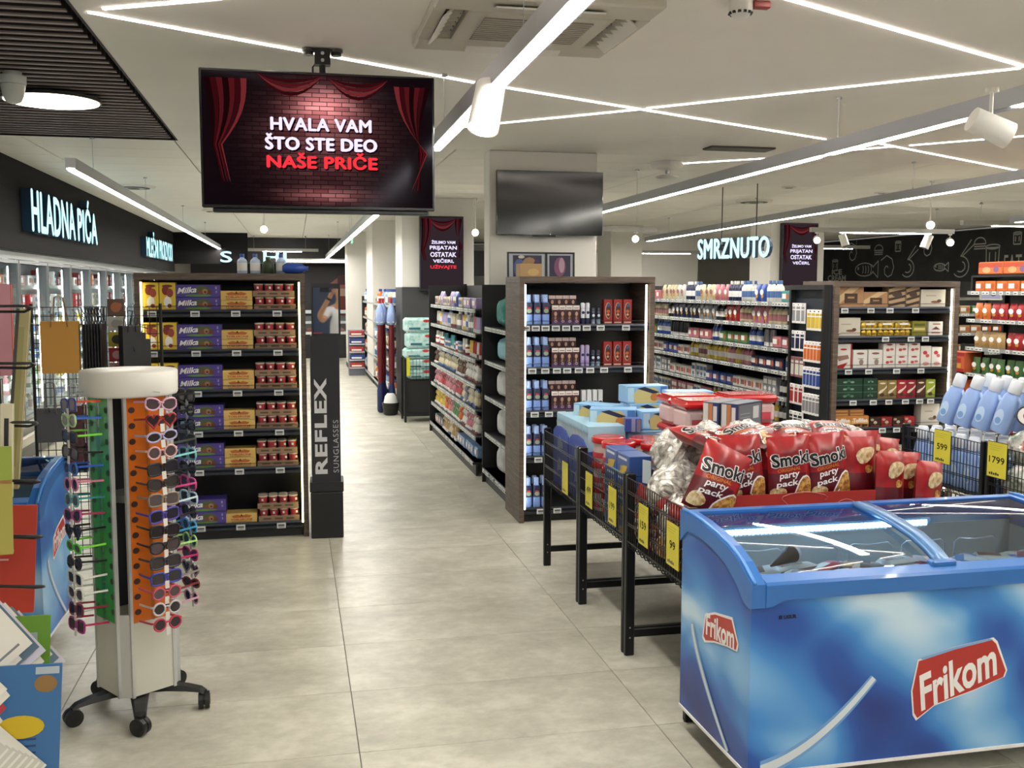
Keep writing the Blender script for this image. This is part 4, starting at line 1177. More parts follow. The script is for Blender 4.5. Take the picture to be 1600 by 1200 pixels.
# --- gondola beyond the column
FB = Fr(1.625, 12.45, R(-90))
ZB = [1.57, 1.34, 1.10, 0.86, 0.62, 0.37, 0.13]
gondola('gondola', 'black gondola of toys and small goods beyond the first column', FB, 3.12, 0.5, ZB, 1.80)
RB = [[('pouch', ['blue', 'white', 'lilac', 'purple', 'pink']), ('pack', ['lilac', 'cream'])], [('bottle', ['grey', 'yellow', 'lilac', 'white']), ('tube', ['cream', 'white', 'lilac', 'pink'])],
      [('tube', ['teal', 'yellow', 'white', 'red']), ('jar', ['red', 'cream'])], [('toy', ['cream', 'brown', 'white', 'orange', 'black', 'pink'])], [('toy', ['grey', 'cream', 'pink', 'red'])],
      [('toy', ['white', 'orange', 'yellow', 'green', 'pink', 'purple'])], [('pack', ['white', 'light blue', 'grey']), ('toy', ['tan', 'orange', 'cream'])]]
for k, z in enumerate(ZB):
    stock(FB, 0.05, 3.06, z, SHELF[k], 'toy gondola past the column', RB[k], hmax=0.2 if k else 0.24)

# --- toiletries gondola between the two right end units
FC = Fr(4.10, 12.9, R(-90))
ZC = [1.65, 1.455, 1.25, 1.055, 0.83, 0.60, 0.36, 0.13]
gondola('gondola', 'long black toiletries gondola between the cosmetics and sweets end units', FC, 4.93, 0.55, ZC, 1.80, endpanel=False)
RC = [[('pouch', ['white', 'blue', 'pink', 'cream', 'light blue', 'white']), ('pack', ['white', 'pink', 'teal']), ('bottle', ['white', 'navy'])],
      [('pouch', ['pink', 'navy', 'black', 'grey', 'red']), ('jug', ['cream']), ('bottle', ['black', 'light blue'])],
      [('tube', ['grey', 'black', 'green', 'white']), ('pack', ['pink', 'cream', 'green']), ('bottle', ['white', 'blue'])],
      [('bottle', ['white', 'cream', 'pink', 'yellow']), ('pack', ['navy', 'blue', 'white'])],
      [('pack', ['blue', 'white']), ('bottle', ['white', 'light blue', 'black']), ('carton', ['white', 'grey'])],
      [('bottle', ['teal', 'green', 'black', 'yellow']), ('carton', ['white', 'cream', 'pink'])],
      [('bottle', ['green', 'black', 'white'])], [('jug', ['white', 'light blue'])]]
NTH8 = ['top', 'second', 'third', 'fourth', 'fifth', 'sixth', 'seventh', 'bottom']
for k, z in enumerate(ZC[:7]):
    stock(FC, 0.04, 4.88, z, NTH8[k], 'toiletries gondola', RC[k], hmax=0.172 if k else 0.2, run=(2, 4))
# peg panel with blister packs next to the sweets endcap
t = thing('peg_panel', 'black framed peg panel with hanging packets, left of the sweets end unit', 'rack', (4.113, 7.955, 0), R(-90))
mb = MB(); mb.box(0, 0.58, 0.05, 0.07, 0, 1.80, mat('1d2430', 0.5)); mb.build('back_panel', t)
for a, b in ((0, 0.03), (0.55, 0.58)):
    mb = MB(); mb.box(a, b, 0, 0.05, 0, 1.80, BLACK); mb.build('upright', t)
mb = MB(); mb.box(0.03, 0.55, 0, 0.05, 1.76, 1.80, BLACK); mb.build('top_rail', t)
FP = Fr(4.113, 7.955, R(-90))
cols_ = [(1.43, 'yellow', 4, 0.30), (1.48, 'grey', 3, 0.04), (1.17, 'orange', 5, 0.26), (1.25, 'navy', 3, 0.04), (0.96, 'blue', 5, 0.26), (1.03, 'white', 3, 0.04), (0.74, 'grey', 5, 0.26), (0.80, 'red', 3, 0.04), (0.52, 'green', 5, 0.26), (0.57, 'black', 3, 0.04)]
for (z, c, n, x0_) in cols_:
    for i in range(n):
        me, wd, h = good('hanging pack', c)
        mbh = None
        put(me, 'blister_pack', FP.w(x0_+i*(0.068 if n == 4 else 0.054 if n == 5 else 0.078)+0.03, 0.02-0.012*(n == 3), z), FP.rz+(0.5 if n > 3 else rnd.uniform(-0.1, 0.1)), f'{c} hanging packet, {nth(i+1)} from left, {"right" if x0_ > 0.2 else "left"} block on the peg panel', 'packet', f'{c} packets on the peg panel')

# --- snacks gondola at the right edge
FD = Fr(6.60, 9.05, R(-90))
ZD = [1.745, 1.47, 1.19, 0.93, 0.66, 0.38, 0.13]
gondola('gondola', 'black snack gondola at the right edge, topped with orange packs', FD, 3.0, 0.5, ZD, 1.80, endpanel=False)
RD = [[('pack', ['orange']), ('pouch', ['orange'])], [('pouch', ['orange', 'tan', 'red'])], [('pouch', ['tan', 'red', 'orange'])], [('pouch', ['red', 'green', 'tan'])], [('jar', ['orange', 'tan', 'white', 'green'])], [('pack', ['red', 'orange', 'tan'])], [('pack', ['tan'])]]
for k, z in enumerate(ZD[:6]):
    stock(FD, 0.04, 2.4, z, SHELF[k], 'snack gondola', RD[k], hmax=0.2 if k else 0.125)
m_or = P(0.36, 0.3, 0.125, mat('c96a34', 0.5), [('r', -0.17, 0.17, 0.07, 0.115, mat('b5482c', 0.5)), ('e', -0.05, 0.045, 0.06, 0.03, mat('d0a070', 0.5), 2), ('e', 0.09, 0.05, 0.04, 0.03, mat('7a5a84', 0.5), 2)], 0.01, 'snack_box')
for i in range(3):
    put(m_or, 'snack_box', FD.w(0.22+i*0.37, 0.10, 1.91+0.0), FD.rz, f'large orange box on top of the snack gondola, {nth(i+1)} from left', 'box', 'orange boxes on the snack gondola')
mb = MB(); mb.box(0, 1.2, 0.06, 0.42, 1.885, 1.905, SHELFM)
mb.box(0, 0.02, 0.06, 0.42, 1.75, 1.885, SHELFM); mb.box(1.18, 1.2, 0.06, 0.42, 1.75, 1.885, SHELFM)
tag(mb.build('raised_shelf', None, (FD.x, FD.y, 0), (0, 0, FD.rz)), 'raised shelf carrying orange boxes on the snack gondola', 'shelf')
t = thing('side_rack', 'narrow black rack at the left end of the snack gondola', 'rack', FD.w(-0.36, -0.01, 0), FD.rz)
mb = MB(); mb.box(0, 0.34, 0.24, 0.27, 0, 1.2, BLACK); mb.build('back_panel', t)
for z in (0.927, 0.652):
    mb = MB(); mb.box(0, 0.34, 0.0, 0.24, z-0.02, z, SHELFM); mb.build('shelf', t)
# red display cartons at its left end
for z, q in ((0.93, 'upper'), (0.655, 'lower')):
    for i in range(2):
        put(P(0.16, 0.2, 0.2, mat('c05a34', 0.5), [('r', -0.08, 0.08, 0.16, 0.2, mat('9a1f24', 0.5)), ('r', -0.07, 0.03, 0.09, 0.14, mat('a82824', 0.5)), ('r', -0.07, 0.03, 0.04, 0.09, mat('c9983c', 0.5)), ('r', -0.08, 0.08, 0.0, 0.035, mat('9a1f24', 0.5))], 0.002, 'display_carton'),
            'display_carton', FD.w(0.1+i*0.165-0.32, 0.0, z), FD.rz, f'{q} orange and red display carton at the left end of the snack gondola, {("left","right")[i]}', 'carton')
FE = Fr(7.9, 11.6, 0)
gondola('gondola', 'distant low gondola of brown packs behind the sweets end unit', FE, 2.4, 0.45, [1.45, 1.2, 0.95, 0.65, 0.3], 1.62)
for k, z in enumerate([1.45, 1.2, 0.95, 0.65]):
    stock(FE, 0.05, 2.3, z-0.0, SHELF[k], 'brown pack gondola', [('pack', ['tan', 'brown', 'green'])], hmax=0.2)
t = thing('small_screen', 'small pale screen above the brown packs, behind the sweets end unit', 'screen', (8.95, 11.75, 1.625))
mb = MB(); mb.box(-0.16, 0.16, 0, 0.02, 0, 0.2, mat('c9c8c0', 0.4)); mb.build('frame', t)
mb = MB(); mb.box(-0.14, 0.14, -0.003, 0, 0.02, 0.18, mk_emit('pale_screen', 'a9a6bc', 0.7)); mb.disc(0.03, 0.1, 0.06, 0.05, -0.0035, mat('4a4458', 0.4)); mb.build('display', t)

# --- far aisle, right-hand side
FG = Fr(1.40, 21.6, R(-90))
ZG = [1.50, 1.18, 0.86, 0.52, 0.13]
gondola('gondola', 'pale stocked gondola far down the right side of the aisle', FG, 6.4, 0.5, ZG, 1.60)
for k, z in enumerate(ZG):
    stock(FG, 0.1, 6.3, z, SHELF[k] if k < 4 else 'bottom', 'far aisle gondola', [('jug', ['white', 'cream', 'light blue', 'orange', 'grey']), ('pack', ['white', 'cream', 'tan', 'grey'])], hmax=0.26)
t = thing('promotion_stand', 'narrow red and blue promotion stand far down the aisle', 'stand', (1.38, 20.9-0.0, 0) if False else (1.22, 20.7, 0), 0)
mb = MB(); mb.box(-0.15, 0.17, 0, 0.3, 0, 0.92, mat('7a7c88', 0.5)); mb.build('body', t)
for i in range(5):
    z = 0.15+i*0.16
    mb = MB(); mb.box(-0.14, 0.16, -0.1, 0, z, z+0.02, mat('c9c9d0', 0.5)); mb.build('shelf', t)
    mb = MB(); mb.cbox(-0.13, 0.15, -0.09, -0.01, z+0.021, z+0.12, mat(('a8302c', '2c3f86')[i % 2], 0.5), 0.01); mb.front(-0.1, 0.1, z+0.04, z+0.07, -0.091, WTX); mb.build('product_row', t)
FH = Fr(2.75, 25.8, R(-90))
gondola('gondola', 'last stocked gondola before the butchery counter', FH, 2.9, 0.4, [1.4, 1.1, 0.8, 0.5, 0.13], 1.62)
for k, z in enumerate([1.4, 1.1, 0.8, 0.5]):
    stock(FH, 0.1, 2.8, z, SHELF[k], 'last far gondola', [('pack', ['grey', 'tan', 'white', 'black'])], hmax=0.2)

# --- toilet paper bin and mops
t = thing('wire_bin', 'black wire bin of toilet paper packs below the hanging red poster', 'bin', (1.40, 13.28, 0))
mb = MB()
for x in (0.0, 0.52):
    for y_ in (0.0, 0.40):
        mb.box(x, x+0.03, y_, y_+0.03, 0, 0.84, BLACK)
mb.box(0.03, 0.52, 0.005, 0.025, 0.08, 0.12, BLACK); mb.build('leg', t)
mb = MB(); mb.box(0.03, 0.52, 0.03, 0.40, 0.12, 0.55, mat('1b1b1d', 0.6)); mb.build('base_panel', t)
mb = MB()
for i in range(12):
    mb.box(0.03+i*0.0435, 0.034+i*0.0435, 0.0, 0.005, 0.56, 0.84, BLACKM)
for z in (0.56, 0.65, 0.74, 0.835):
    mb.box(0.03, 0.52, -0.002, 0.003, z, z+0.005, BLACKM)
mb.build('wire_front', t)
mb = MB(); mb.box(0.032, 0.075, -0.01, -0.006, 0.62, 0.86, mat('d9d632', 0.5)); mb.build('price_tag', t)
def tp_mesh(w_, d, h):
    mb = MB(); mb.cbox(-w_/2, w_/2, 0, d, 0, h, mk_noisecol('tissue_wrap', [(0.35, '8cc4c0'), (0.5, 'b8dcd8'), (0.65, 'd8e4e0')], 14, 2, 0.35), 0.03)
    mb.disc(0.03, h*0.8, 0.045, 0.02, -0.003, mat('c23a3a', 0.5)); mb.front(-w_*0.4, -w_*0.1, h*0.2, h*0.35, -0.002, mat('2f6f7c', 0.5)); mb.front(0.0, w_*0.2, h*0.2, h*0.3, -0.002, mat('2f6f7c', 0.5))
    return mb.mesh('toilet_paper_pack')
for i, (z, h, dx) in enumerate(((0.565, 0.13, 0.0), (0.70, 0.135, 0.0), (0.84, 0.13, -0.01), (0.975, 0.205, 0.02), (1.185, 0.19, 0.0))):
    put(tp_mesh(0.44 if i < 2 else 0.5, 0.34, h), 'toilet_paper_pack', (1.675+dx, 13.33, z), 0, f'pale blue toilet paper pack, {("lowest, behind the wires","second, behind the wires","third from the bottom","fourth from the bottom","topmost of the stack")[i]}', 'pack', 'toilet paper packs in the wire bin')
mb = MB()
mb.lathe([(0.018, 0), (0.05, 0.02), (0.05, 0.30), (0.03, 0.42)], mat('1c2a5a', 0.5), 10)
mb.lathe([(0.035, 0.42), (0.045, 0.9), (0.035, 1.25)], mat('6a1c22', 0.35), 10)
mb.lathe([(0.045, 1.25), (0.072, 1.30), (0.055, 1.45), (0.02, 1.55)], mat('9ab0e0', 0.6), 10); mb.lathe([(0.074, 1.28), (0.060, 1.42)], WTX, 5)
mb.lathe([(0.015, 1.55), (0.02, 1.62)], mat('a82a34', 0.5), 8)
m_mop = mb.mesh('mop')
for i, (x, y_) in enumerate(((1.19, 14.45), (1.345, 14.42), (1.20, 14.62), (1.36, 14.60), (1.26, 14.80))):
    put(m_mop, 'mop', (x, y_, 0), 0, f'wrapped mop with red sleeve and pale blue head, {nth(i+1)} from the front of the cluster', 'mop', 'mops beside the toilet paper')
mb = MB(); mb.lathe([(0.08, 0), (0.10, 0.02), (0.12, 0.16), (0.125, 0.17)], mat('24221f', 0.5), 14); mb.lathe([(0.10, 0.171), (0.08, 0.26), (0.05, 0.30)], WTX, 12)
put(mb.mesh('bucket'), 'bucket', (1.30, 14.16, 0), 0, 'black bucket with a white mop wringer beside the mops', 'bucket')

# ================================================================== chilled wall on the left
FZ = Fr(-2.70, 6.2, R(90))
t = thing('chilled_cabinet', 'long glass fronted chilled cabinet below the dark fascia', 'fridge', (FZ.x, FZ.y, 0), FZ.rz)
NW, DW = 14, 1.225
L = NW*DW
mb = MB(); mb.box(0, L, 0.60, 0.66, 0.3, 2.05, mat('c9ccce', 0.4)); mb.build('back_panel', t)
mb = MB(); mb.box(0, L, 0, 0.64, 2.05, 2.12, mat('8d9192', 0.35, 0.4)); mb.build('canopy', t)
mb = MB(); mb.box(0, L, 0.02, 0.6, 0.0, 0.40, mat('5c5e58', 0.5)); mb.extrude([(0.02, 0.40), (-0.03, 0.36), (-0.05, 0.18), (0.02, 0.10)], 'x', 0, L, mat('6d6f68', 0.45)); mb.build('plinth', t)
mb = MB(); mb.cbox(0, L, -0.10, -0.055, 0.20, 0.30, mat('a9a695', 0.5), 0.012); mb.build('bumper', t)
ZF = [1.78, 1.50, 1.22, 0.94, 0.66, 0.41]
for z in ZF:
    mb = MB(); mb.box(0.01, L-0.01, 0.14, 0.58, z-0.02, z, mat('b9bcbc', 0.4)); mb.box(0.01, L-0.01, 0.13, 0.14, z-0.03, z+0.012, mat('c4c6c2', 0.5)); mb.build('shelf', t)
for i in range(NW+1):
    mb = MB(); mb.box(i*DW-0.012, i*DW+0.012, 0.03, 0.10, 0.40, 2.05, mat('a4a8aa', 0.3, 0.6)); mb.build('mullion', t)
for i in range(NW):
    a = i*DW
    mb = MB(); f_ = mat('8a8e90', 0.3, 0.6)
    mb.box(a+0.016, a+0.036, 0.0, 0.028, 0.41, 2.04, f_); mb.box(a+DW-0.036, a+DW-0.016, 0.0, 0.028, 0.41, 2.04, f_)
    mb.box(a+0.036, a+DW-0.036, 0.0, 0.028, 0.41, 0.44, f_); mb.box(a+0.036, a+DW-0.036, 0.0, 0.028, 2.01, 2.04, f_)
    dr = mb.build('door', t)
    mb = MB(); mb.box(a+0.036, a+DW-0.036, 0.012, 0.016, 0.44, 2.01, GLASS); mb.build('pane', dr)
    mb = MB(); mb.tube([(a+DW-0.05, -0.002, 0.85), (a+DW-0.05, -0.05, 0.9), (a+DW-0.05, -0.05, 1.45), (a+DW-0.05, -0.002, 1.5)], 0.010, mat('c4c8ca', 0.2, 0.8), 8); mb.build('handle', dr)
    mb = MB(); mb.box(a+0.012, a+0.042, 0.100, 0.118, 0.48, 1.98, LED_F); mb.build('led_tube', t)
RF = [[('pack', ['red', 'white', 'orange']), ('carton', ['orange', 'red', 'yellow', 'white'])], [('carton', ['white', 'cream', 'red'])], [('bottle', ['cream', 'yellow', 'white'])], [('jar', ['white', 'cream', 'yellow'])], [('bottle', ['green', 'yellow', 'cream', 'pink'])], [('jug', ['white', 'cream'])]]
for k, z in enumerate(ZF):
    for i in range(1, 13):
        for j in range(5 if i < 8 else 4):
            kind, cols = rnd.choice(RF[k]); col = rnd.choice(cols)
            me, wd, h = good(kind, col)
            sp = 0.22 if i < 8 else 0.28
            sc = 1.25 if kind != 'jug' else 0.9
            put(me, NM[kind], FZ.w(i*DW+0.16+j*sp, 0.22, z+0.0015), FZ.rz, f'{col} {kind}, {nth(j+1)} behind the {nth(i+1)} chilled door, {("top","second","third","fourth","fifth","bottom")[k]} shelf', NM[kind], 'chilled goods behind the glass doors', scale=(sc, sc, sc))

# ================================================================== signs
def lit_sign(name, label, words, loc, rz, h, depth=0.07):
    """words = (text, centre x, width, height factor for an accent)"""
    t = thing(name, label, 'sign', loc, rz)
    for string, cx, w_, k in words:
        z = (k-1)*h/2
        mb = MB(); mb.text(string, (cx, 0.0, z), (1, 0, 0), (0, 0, 1), w_, h*k, SIGNE, offset=0.0, depth=depth, space=1.06, fat=0.045); mb.build('letter_body', t)
        mb = MB(); mb.text(string, (cx, -depth/2-0.003, z), (1, 0, 0), (0, 0, 1), w_, h*k, SIGNW, offset=0.0, space=1.06, fat=0.04); mb.build('letter_face', t)
    return t
lit_sign('lit_sign', 'glowing pale letters reading HLADNA PIĆA on the dark fascia', [('HLADNA', -0.68, 2.02, 1), ('PIĆA', 1.10, 1.20, 1.27)], (-2.55, 12.55, 2.53), R(90), 0.40, 0.09)
lit_sign('lit_sign', 'smaller glowing sign reading MLEČNI PROIZVODI further along the fascia', [('MLEČNI', -1.15, 1.55, 1.27), ('PROIZVODI', 0.88, 2.1, 1)], (-2.55, 20.8, 2.50), R(90), 0.35, 0.09)
t = lit_sign('lit_sign', 'glowing pale hanging letters reading SMRZNUTO above the toiletries gondola', [('SMRZNUTO', 0, 1.14, 1)], (5.20, 11.5, 2.255), math.atan2(-1.0, 0.42), 0.24, 0.05)
mb = MB(); mb.cyl((-0.2, 0, 0.1), (-0.2, 0, 0.74), 0.006, 0.006, BLACK, 6); mb.cyl((0.35, 0, 0.1), (0.35, 0, 0.74), 0.006, 0.006, BLACK, 6); mb.build('suspension_rod', t)
lit_sign('lit_sign', 'glowing pale letters on the far header above the chocolate endcap', [('S', -0.62, 0.24, 1), ('HI', 0.45, 0.5, 1)], (-0.85, 23.85, 2.46), 0, 0.24, 0.05)
t = thing('lit_sign', 'glowing letter B on a dark board, left edge of the first column', 'sign', (3.05, 17.6, 2.0))
mb = MB(); mb.box(-0.3, 0.3, 0, 0.05, -0.02, 0.42, BLACK); mb.box(-0.25, -0.24, 0.02, 0.03, 0.42, 0.995, BLACK); mb.box(0.24, 0.25, 0.02, 0.03, 0.42, 0.995, BLACK); mb.build('board', t)
mb = MB(); mb.text('B', (-0.08, -0.004, 0.18), (1, 0, 0), (0, 0, 1), 0.2, 0.2, SIGNW, offset=0.04); mb.build('letter_face', t)

# ================================================================== screens and posters
def glow(name, h, s=1.0):
    return mk_emit(name, h, s)
def mk_brickscreen():
    """picture shown on the screen: brick wall in a spotlight, fading to black"""
    m = D.materials.new('screen_brick_picture'); m.use_nodes = True
    nt = m.node_tree; nt.nodes.remove(nt.nodes['Principled BSDF'])
    N = nt.nodes.new; Lk = nt.links.new
    tc = N('ShaderNodeTexCoord'); sp = N('ShaderNodeSeparateXYZ'); Lk(tc.outputs['Object'], sp.inputs[0])
    cb = N('ShaderNodeCombineXYZ'); Lk(sp.outputs[0], cb.inputs[0]); Lk(sp.outputs[2], cb.inputs[1])
    br = N('ShaderNodeTexBrick'); br.inputs['Scale'].default_value = 1.0
    br.inputs['Brick Width'].default_value = 0.075; br.inputs['Row Height'].default_value = 0.022; br.inputs['Mortar Size'].default_value = 0.002
    br.inputs['Color1'].default_value = lin('c07a78'); br.inputs['Color2'].default_value = lin('8a4a4c'); br.inputs['Mortar'].default_value = lin('3a2024')
    Lk(cb.outputs[0], br.inputs['Vector'])
    def blob(cx, cz, rx, rz, pw):
        a = N('ShaderNodeMath'); a.operation = 'SUBTRACT'; Lk(sp.outputs[0], a.inputs[0]); a.inputs[1].default_value = cx
        b = N('ShaderNodeMath'); b.operation = 'DIVIDE'; Lk(a.outputs[0], b.inputs[0]); b.inputs[1].default_value = rx
        b2 = N('ShaderNodeMath'); b2.operation = 'MULTIPLY'; Lk(b.outputs[0], b2.inputs[0]); Lk(b.outputs[0], b2.inputs[1])
        c = N('ShaderNodeMath'); c.operation = 'SUBTRACT'; Lk(sp.outputs[2], c.inputs[0]); c.inputs[1].default_value = cz
        d = N('ShaderNodeMath'); d.operation = 'DIVIDE'; Lk(c.outputs[0], d.inputs[0]); d.inputs[1].default_value = rz
        d2 = N('ShaderNodeMath'); d2.operation = 'MULTIPLY_ADD'; Lk(d.outputs[0], d2.inputs[0]); Lk(d.outputs[0], d2.inputs[1]); Lk(b2.outputs[0], d2.inputs[2])
        e = N('ShaderNodeMath'); e.operation = 'MULTIPLY'; Lk(d2.outputs[0], e.inputs[0]); e.inputs[1].default_value = -1.0
        f = N('ShaderNodeMath'); f.operation = 'EXPONENT'; Lk(e.outputs[0], f.inputs[0])
        g = N('ShaderNodeMath'); g.operation = 'MULTIPLY'; Lk(f.outputs[0], g.inputs[0]); g.inputs[1].default_value = pw
        return g.outputs[0]
    bl = [blob(0.02, 0.17, 0.13, 0.075, 1.6), blob(0.02, 0.02, 0.24, 0.20, 0.28), blob(0.02, -0.275, 0.17, 0.035, 0.55)]
    s1 = N('ShaderNodeMath'); s1.operation = 'ADD'; Lk(bl[0], s1.inputs[0]); Lk(bl[1], s1.inputs[1])
    s2 = N('ShaderNodeMath'); s2.operation = 'ADD'; Lk(s1.outputs[0], s2.inputs[0]); Lk(bl[2], s2.inputs[1])
    em = N('ShaderNodeEmission'); Lk(br.outputs['Color'], em.inputs[0]); Lk(s2.outputs[0], em.inputs[1])
    e2 = N('ShaderNodeEmission'); e2.inputs[0].default_value = lin('2a1a22'); e2.inputs[1].default_value = 0.15
    ad = N('ShaderNodeAddShader'); Lk(em.outputs[0], ad.inputs[0]); Lk(e2.outputs[0], ad.inputs[1])
    gl = N('ShaderNodeBsdfGlossy'); gl.inputs[0].default_value = (0.0025, 0.0025, 0.003, 1); gl.inputs['Roughness'].default_value = 0.12
    ad2 = N('ShaderNodeAddShader'); Lk(ad.outputs[0], ad2.inputs[0]); Lk(gl.outputs[0], ad2.inputs[1])
    Lk(ad2.outputs[0], nt.nodes['Material Output'].inputs[0])
    return m
CUR = [glow('curtain_dark', '2c0a10', 0.3), glow('curtain_mid', '4a1218', 0.35), glow('curtain_light', '6c1e24', 0.36), glow('curtain_bright', '94363a', 0.38)]
def side_curtain(mb, x0, x1, xk, ztop, zk, zbot, y, folds=6, sgn=1):
    """gathered curtain: folds run from the top edge to the tie at (xk, zk), then flare down"""
    for i in range(folds):
        a, b = i/folds, (i+1.0)/folds
        m = CUR[(0, 1, 2, 0, 2, 1, 3)[i % 7]]
        def top(u): return x0+(x1-x0)*u
        def kn(u): return xk+(u-0.5)*0.05
        def bt(u): return xk+sgn*(0.012+0.05*u)
        L_, R_ = [], []
        for s_ in range(7):
            q = s_/6
            bow = sgn*0.03*math.sin(PI*q)*(0.4+a)
            L_.append((top(a)*(1-q)+kn(a)*q+bow, y-0.00005*i, ztop*(1-q)+zk*q)); R_.append((top(b)*(1-q)+kn(b)*q+bow, y-0.00005*i, ztop*(1-q)+zk*q))
        for s_ in range(6):
            mb.quad(L_[s_], R_[s_], R_[s_+1], L_[s_+1], m)
        mb.quad(L_[6], R_[6], (bt(b), y-0.00005*i, zbot), (bt(a), y-0.00005*i, zbot+0.02), m)
def swag(mb, x0, x1, z, drop, y):
    for i in range(4):
        m = CUR[(1, 2, 3, 1)[i]]
        d0, d1 = drop*(0.25+0.22*i), drop*(0.25+0.22*i+0.17)
        up = []; lo = []
        for s_ in range(11):
            q = s_/10; c = 4*q*(1-q)
            up.append((x0+(x1-x0)*q, y-0.00005*i, z-d0*c)); lo.append((x0+(x1-x0)*q, y-0.00005*i, z-d1*c))
        for s_ in range(10):
            mb.quad(lo[s_], lo[s_+1], up[s_+1], up[s_], m)
t = thing('hanging_screen', 'large lit screen with white and red lettering between red curtains, hanging over the aisle', 'screen', (0.147, 5.40, 2.520))
W2, H2 = 0.592, 0.345
mb = MB(); mb.cbox(-W2, W2, 0.0, 0.05, -H2, H2, mat('0c0c10', 0.3), 0.004); mb.build('housing', t)
mb = MB(); mb.quad((-W2+0.011, -0.0012, -H2+0.014), (W2-0.011, -0.0012, -H2+0.014), (W2-0.011, -0.0012, H2-0.011), (-W2+0.011, -0.0012, H2-0.011), mk_brickscreen()); mb.build('display', t)
mb = MB()
side_curtain(mb, -0.57, -0.36, -0.51, 0.30, -0.03, -0.22, -0.0018, 7, 1)
side_curtain(mb, 0.57, 0.38, 0.53, 0.29, -0.05, -0.25, -0.0018, 7, -1)
swag(mb, -0.31, 0.02, 0.33, 0.10, -0.0022); swag(mb, 0.045, 0.35, 0.32, 0.10, -0.0022)
mb.build('curtain_picture', t)['kind'] = 'stuff'
LAV = glow('letters_lavender', 'dcd2f4', 1.0); LRED = glow('letters_red', 'e8323c', 0.95)
mb = MB()
SH = glow('letters_shadow', '1a0c12', 0.3)
for (s_, x, z, w_, h, m) in (('HVALA VAM', 0.008, 0.082, 0.505, 0.062, LAV), ('ŠTO STE DEO', 0.008, -0.008, 0.56, 0.078, LAV), ('NAŠE PRIČE', 0.012, -0.098, 0.555, 0.080, LRED)):
    mb.text(s_, (x+0.005, -0.0026, z-0.008), (1, 0, 0), (0, 0, 1), w_, h, SH, offset=0.0, fat=0.06)
    mb.text(s_, (x, -0.0032, z), (1, 0, 0), (0, 0, 1), w_, h, m, offset=0.0, space=1.06, fat=0.058)
mb.build('lettering', t)
mb = MB(); mb.cbox(-0.54, 0.56, 0.015, 0.07, -H2-0.022, -H2-0.001, mat('0c0d14', 0.35), 0.004); mb.build('lower_bar', t)
mb = MB(); mb.cyl((0.02, 0.07, 0.1), (0.02, 0.07, 0.40), 0.017, 0.017, BLACK, 14); mb.box(-0.06, 0.10, 0.05, 0.075, -0.1, 0.14, BLACK); mb.build('pole', t)
mb = MB(); mb.box(-0.02, 0.06, 0.035, 0.10, 0.395, 0.475, BLACK)
for z in (0.415, 0.45): mb.cyl((0.02, 0.030, z), (0.02, 0.036, z), 0.009, 0.009, SILVER, 12)
mb.build('bracket', t)
for sx in (-0.05, 0.09):
    mb = MB()
    mb.cyl((sx, 0.07, 0.462), (sx, 0.07, 0.478), 0.035, 0.035, mat('5a5a58', 0.4, 0.5), 16)
    mb.cyl((sx, 0.07, 0.445), (sx, 0.07, 0.462), 0.03, 0.03, mat('3a3a38', 0.4, 0.5), 6)
    mb.build('ceiling_anchor', t)
mb = MB(); mb.tube([(-0.005, 0.06, 0.42), (-0.03, 0.05, 0.38), (-0.03, 0.05, 0.33), (0.0, 0.05, 0.28)], 0.005, BLACK, 6); mb.build('cable', t)

t = thing('wall_screen', 'dark switched-off screen mounted on the white column', 'screen', (2.272, 8.955, 2.530))
mb = MB(); mb.cbox(-0.492, 0.492, 0.0, 0.045, -0.285, 0.285, mat('0b0b0e', 0.12, spec=0.6), 0.004); mb.build('housing', t)
mb = MB(); mb.box(-0.16, 0.05, 0.0, 0.02, -0.298, -0.286, mat('16161a', 0.4)); mb.cyl((0, -0.001, -0.276), (0, 0.0, -0.276), 0.006, 0.006, SILVER, 10); mb.build('logo_bar', t)
mb = MB(); mb.box(-0.2, 0.2, 0.046, 0.094, -0.12, 0.12, BLACK); mb.build('wall_bracket', t)

def digital_poster(x, y, z, w_, h, label, lines):
    t = thing('digital_poster', label, 'screen', (x, y, z))
    mb = MB(); mb.cbox(-w_/2, w_/2, 0, 0.11, 0, h, mat('15151a', 0.35), 0.005)
    mb.build('housing', t)
    mb = MB(); mb.quad((-w_/2+0.01, -0.001, 0.04), (w_/2-0.01, -0.001, 0.04), (w_/2-0.01, -0.001, h-0.02), (-w_/2+0.01, -0.001, h-0.02), mk_noise_screen); mb.build('display', t)
    mb = MB()
    side_curtain(mb, -w_/2+0.02, -w_/2+0.15, -w_/2+0.04, h*0.97, h*0.55, h*0.4, -0.002, 5, 1)
    side_curtain(mb, w_/2-0.02, w_/2-0.12, w_/2-0.04, h*0.97, h*0.6, h*0.45, -0.002, 4, -1)
    swag(mb, -w_/2+0.12, w_/2-0.1, h*0.97, 0.16, -0.0026); mb.build('curtain_picture', t)['kind'] = 'stuff'
    mb = MB()
    for i, (s_, ww) in enumerate(lines):
        mb.text(s_, (0.02, -0.004, h*(0.66-0.083*i)), (1, 0, 0), (0, 0, 1), ww*w_, h*(0.05 if i == 0 else 0.065), LRED if s_.startswith('U') else LAV, offset=0.03)
    mb.build('lettering', t)
mk_noise_screen = glow('screen_dusk', '40343a', 0.42)
LN = [('ŽELIMO VAM', 0.55), ('PRIJATAN', 0.62), ('OSTATAK', 0.6), ('VEČERI,', 0.48), ('UŽIVAJTE', 0.6)]
digital_poster(1.985, 13.82, 1.72, 0.60, 1.02, 'tall lit poster with a lavender evening greeting, on the second column', LN)
digital_poster(8.45, 16.0, 1.74, 0.66, 1.14, 'tall lit poster with a lavender evening greeting, on the far right column', LN[:4])

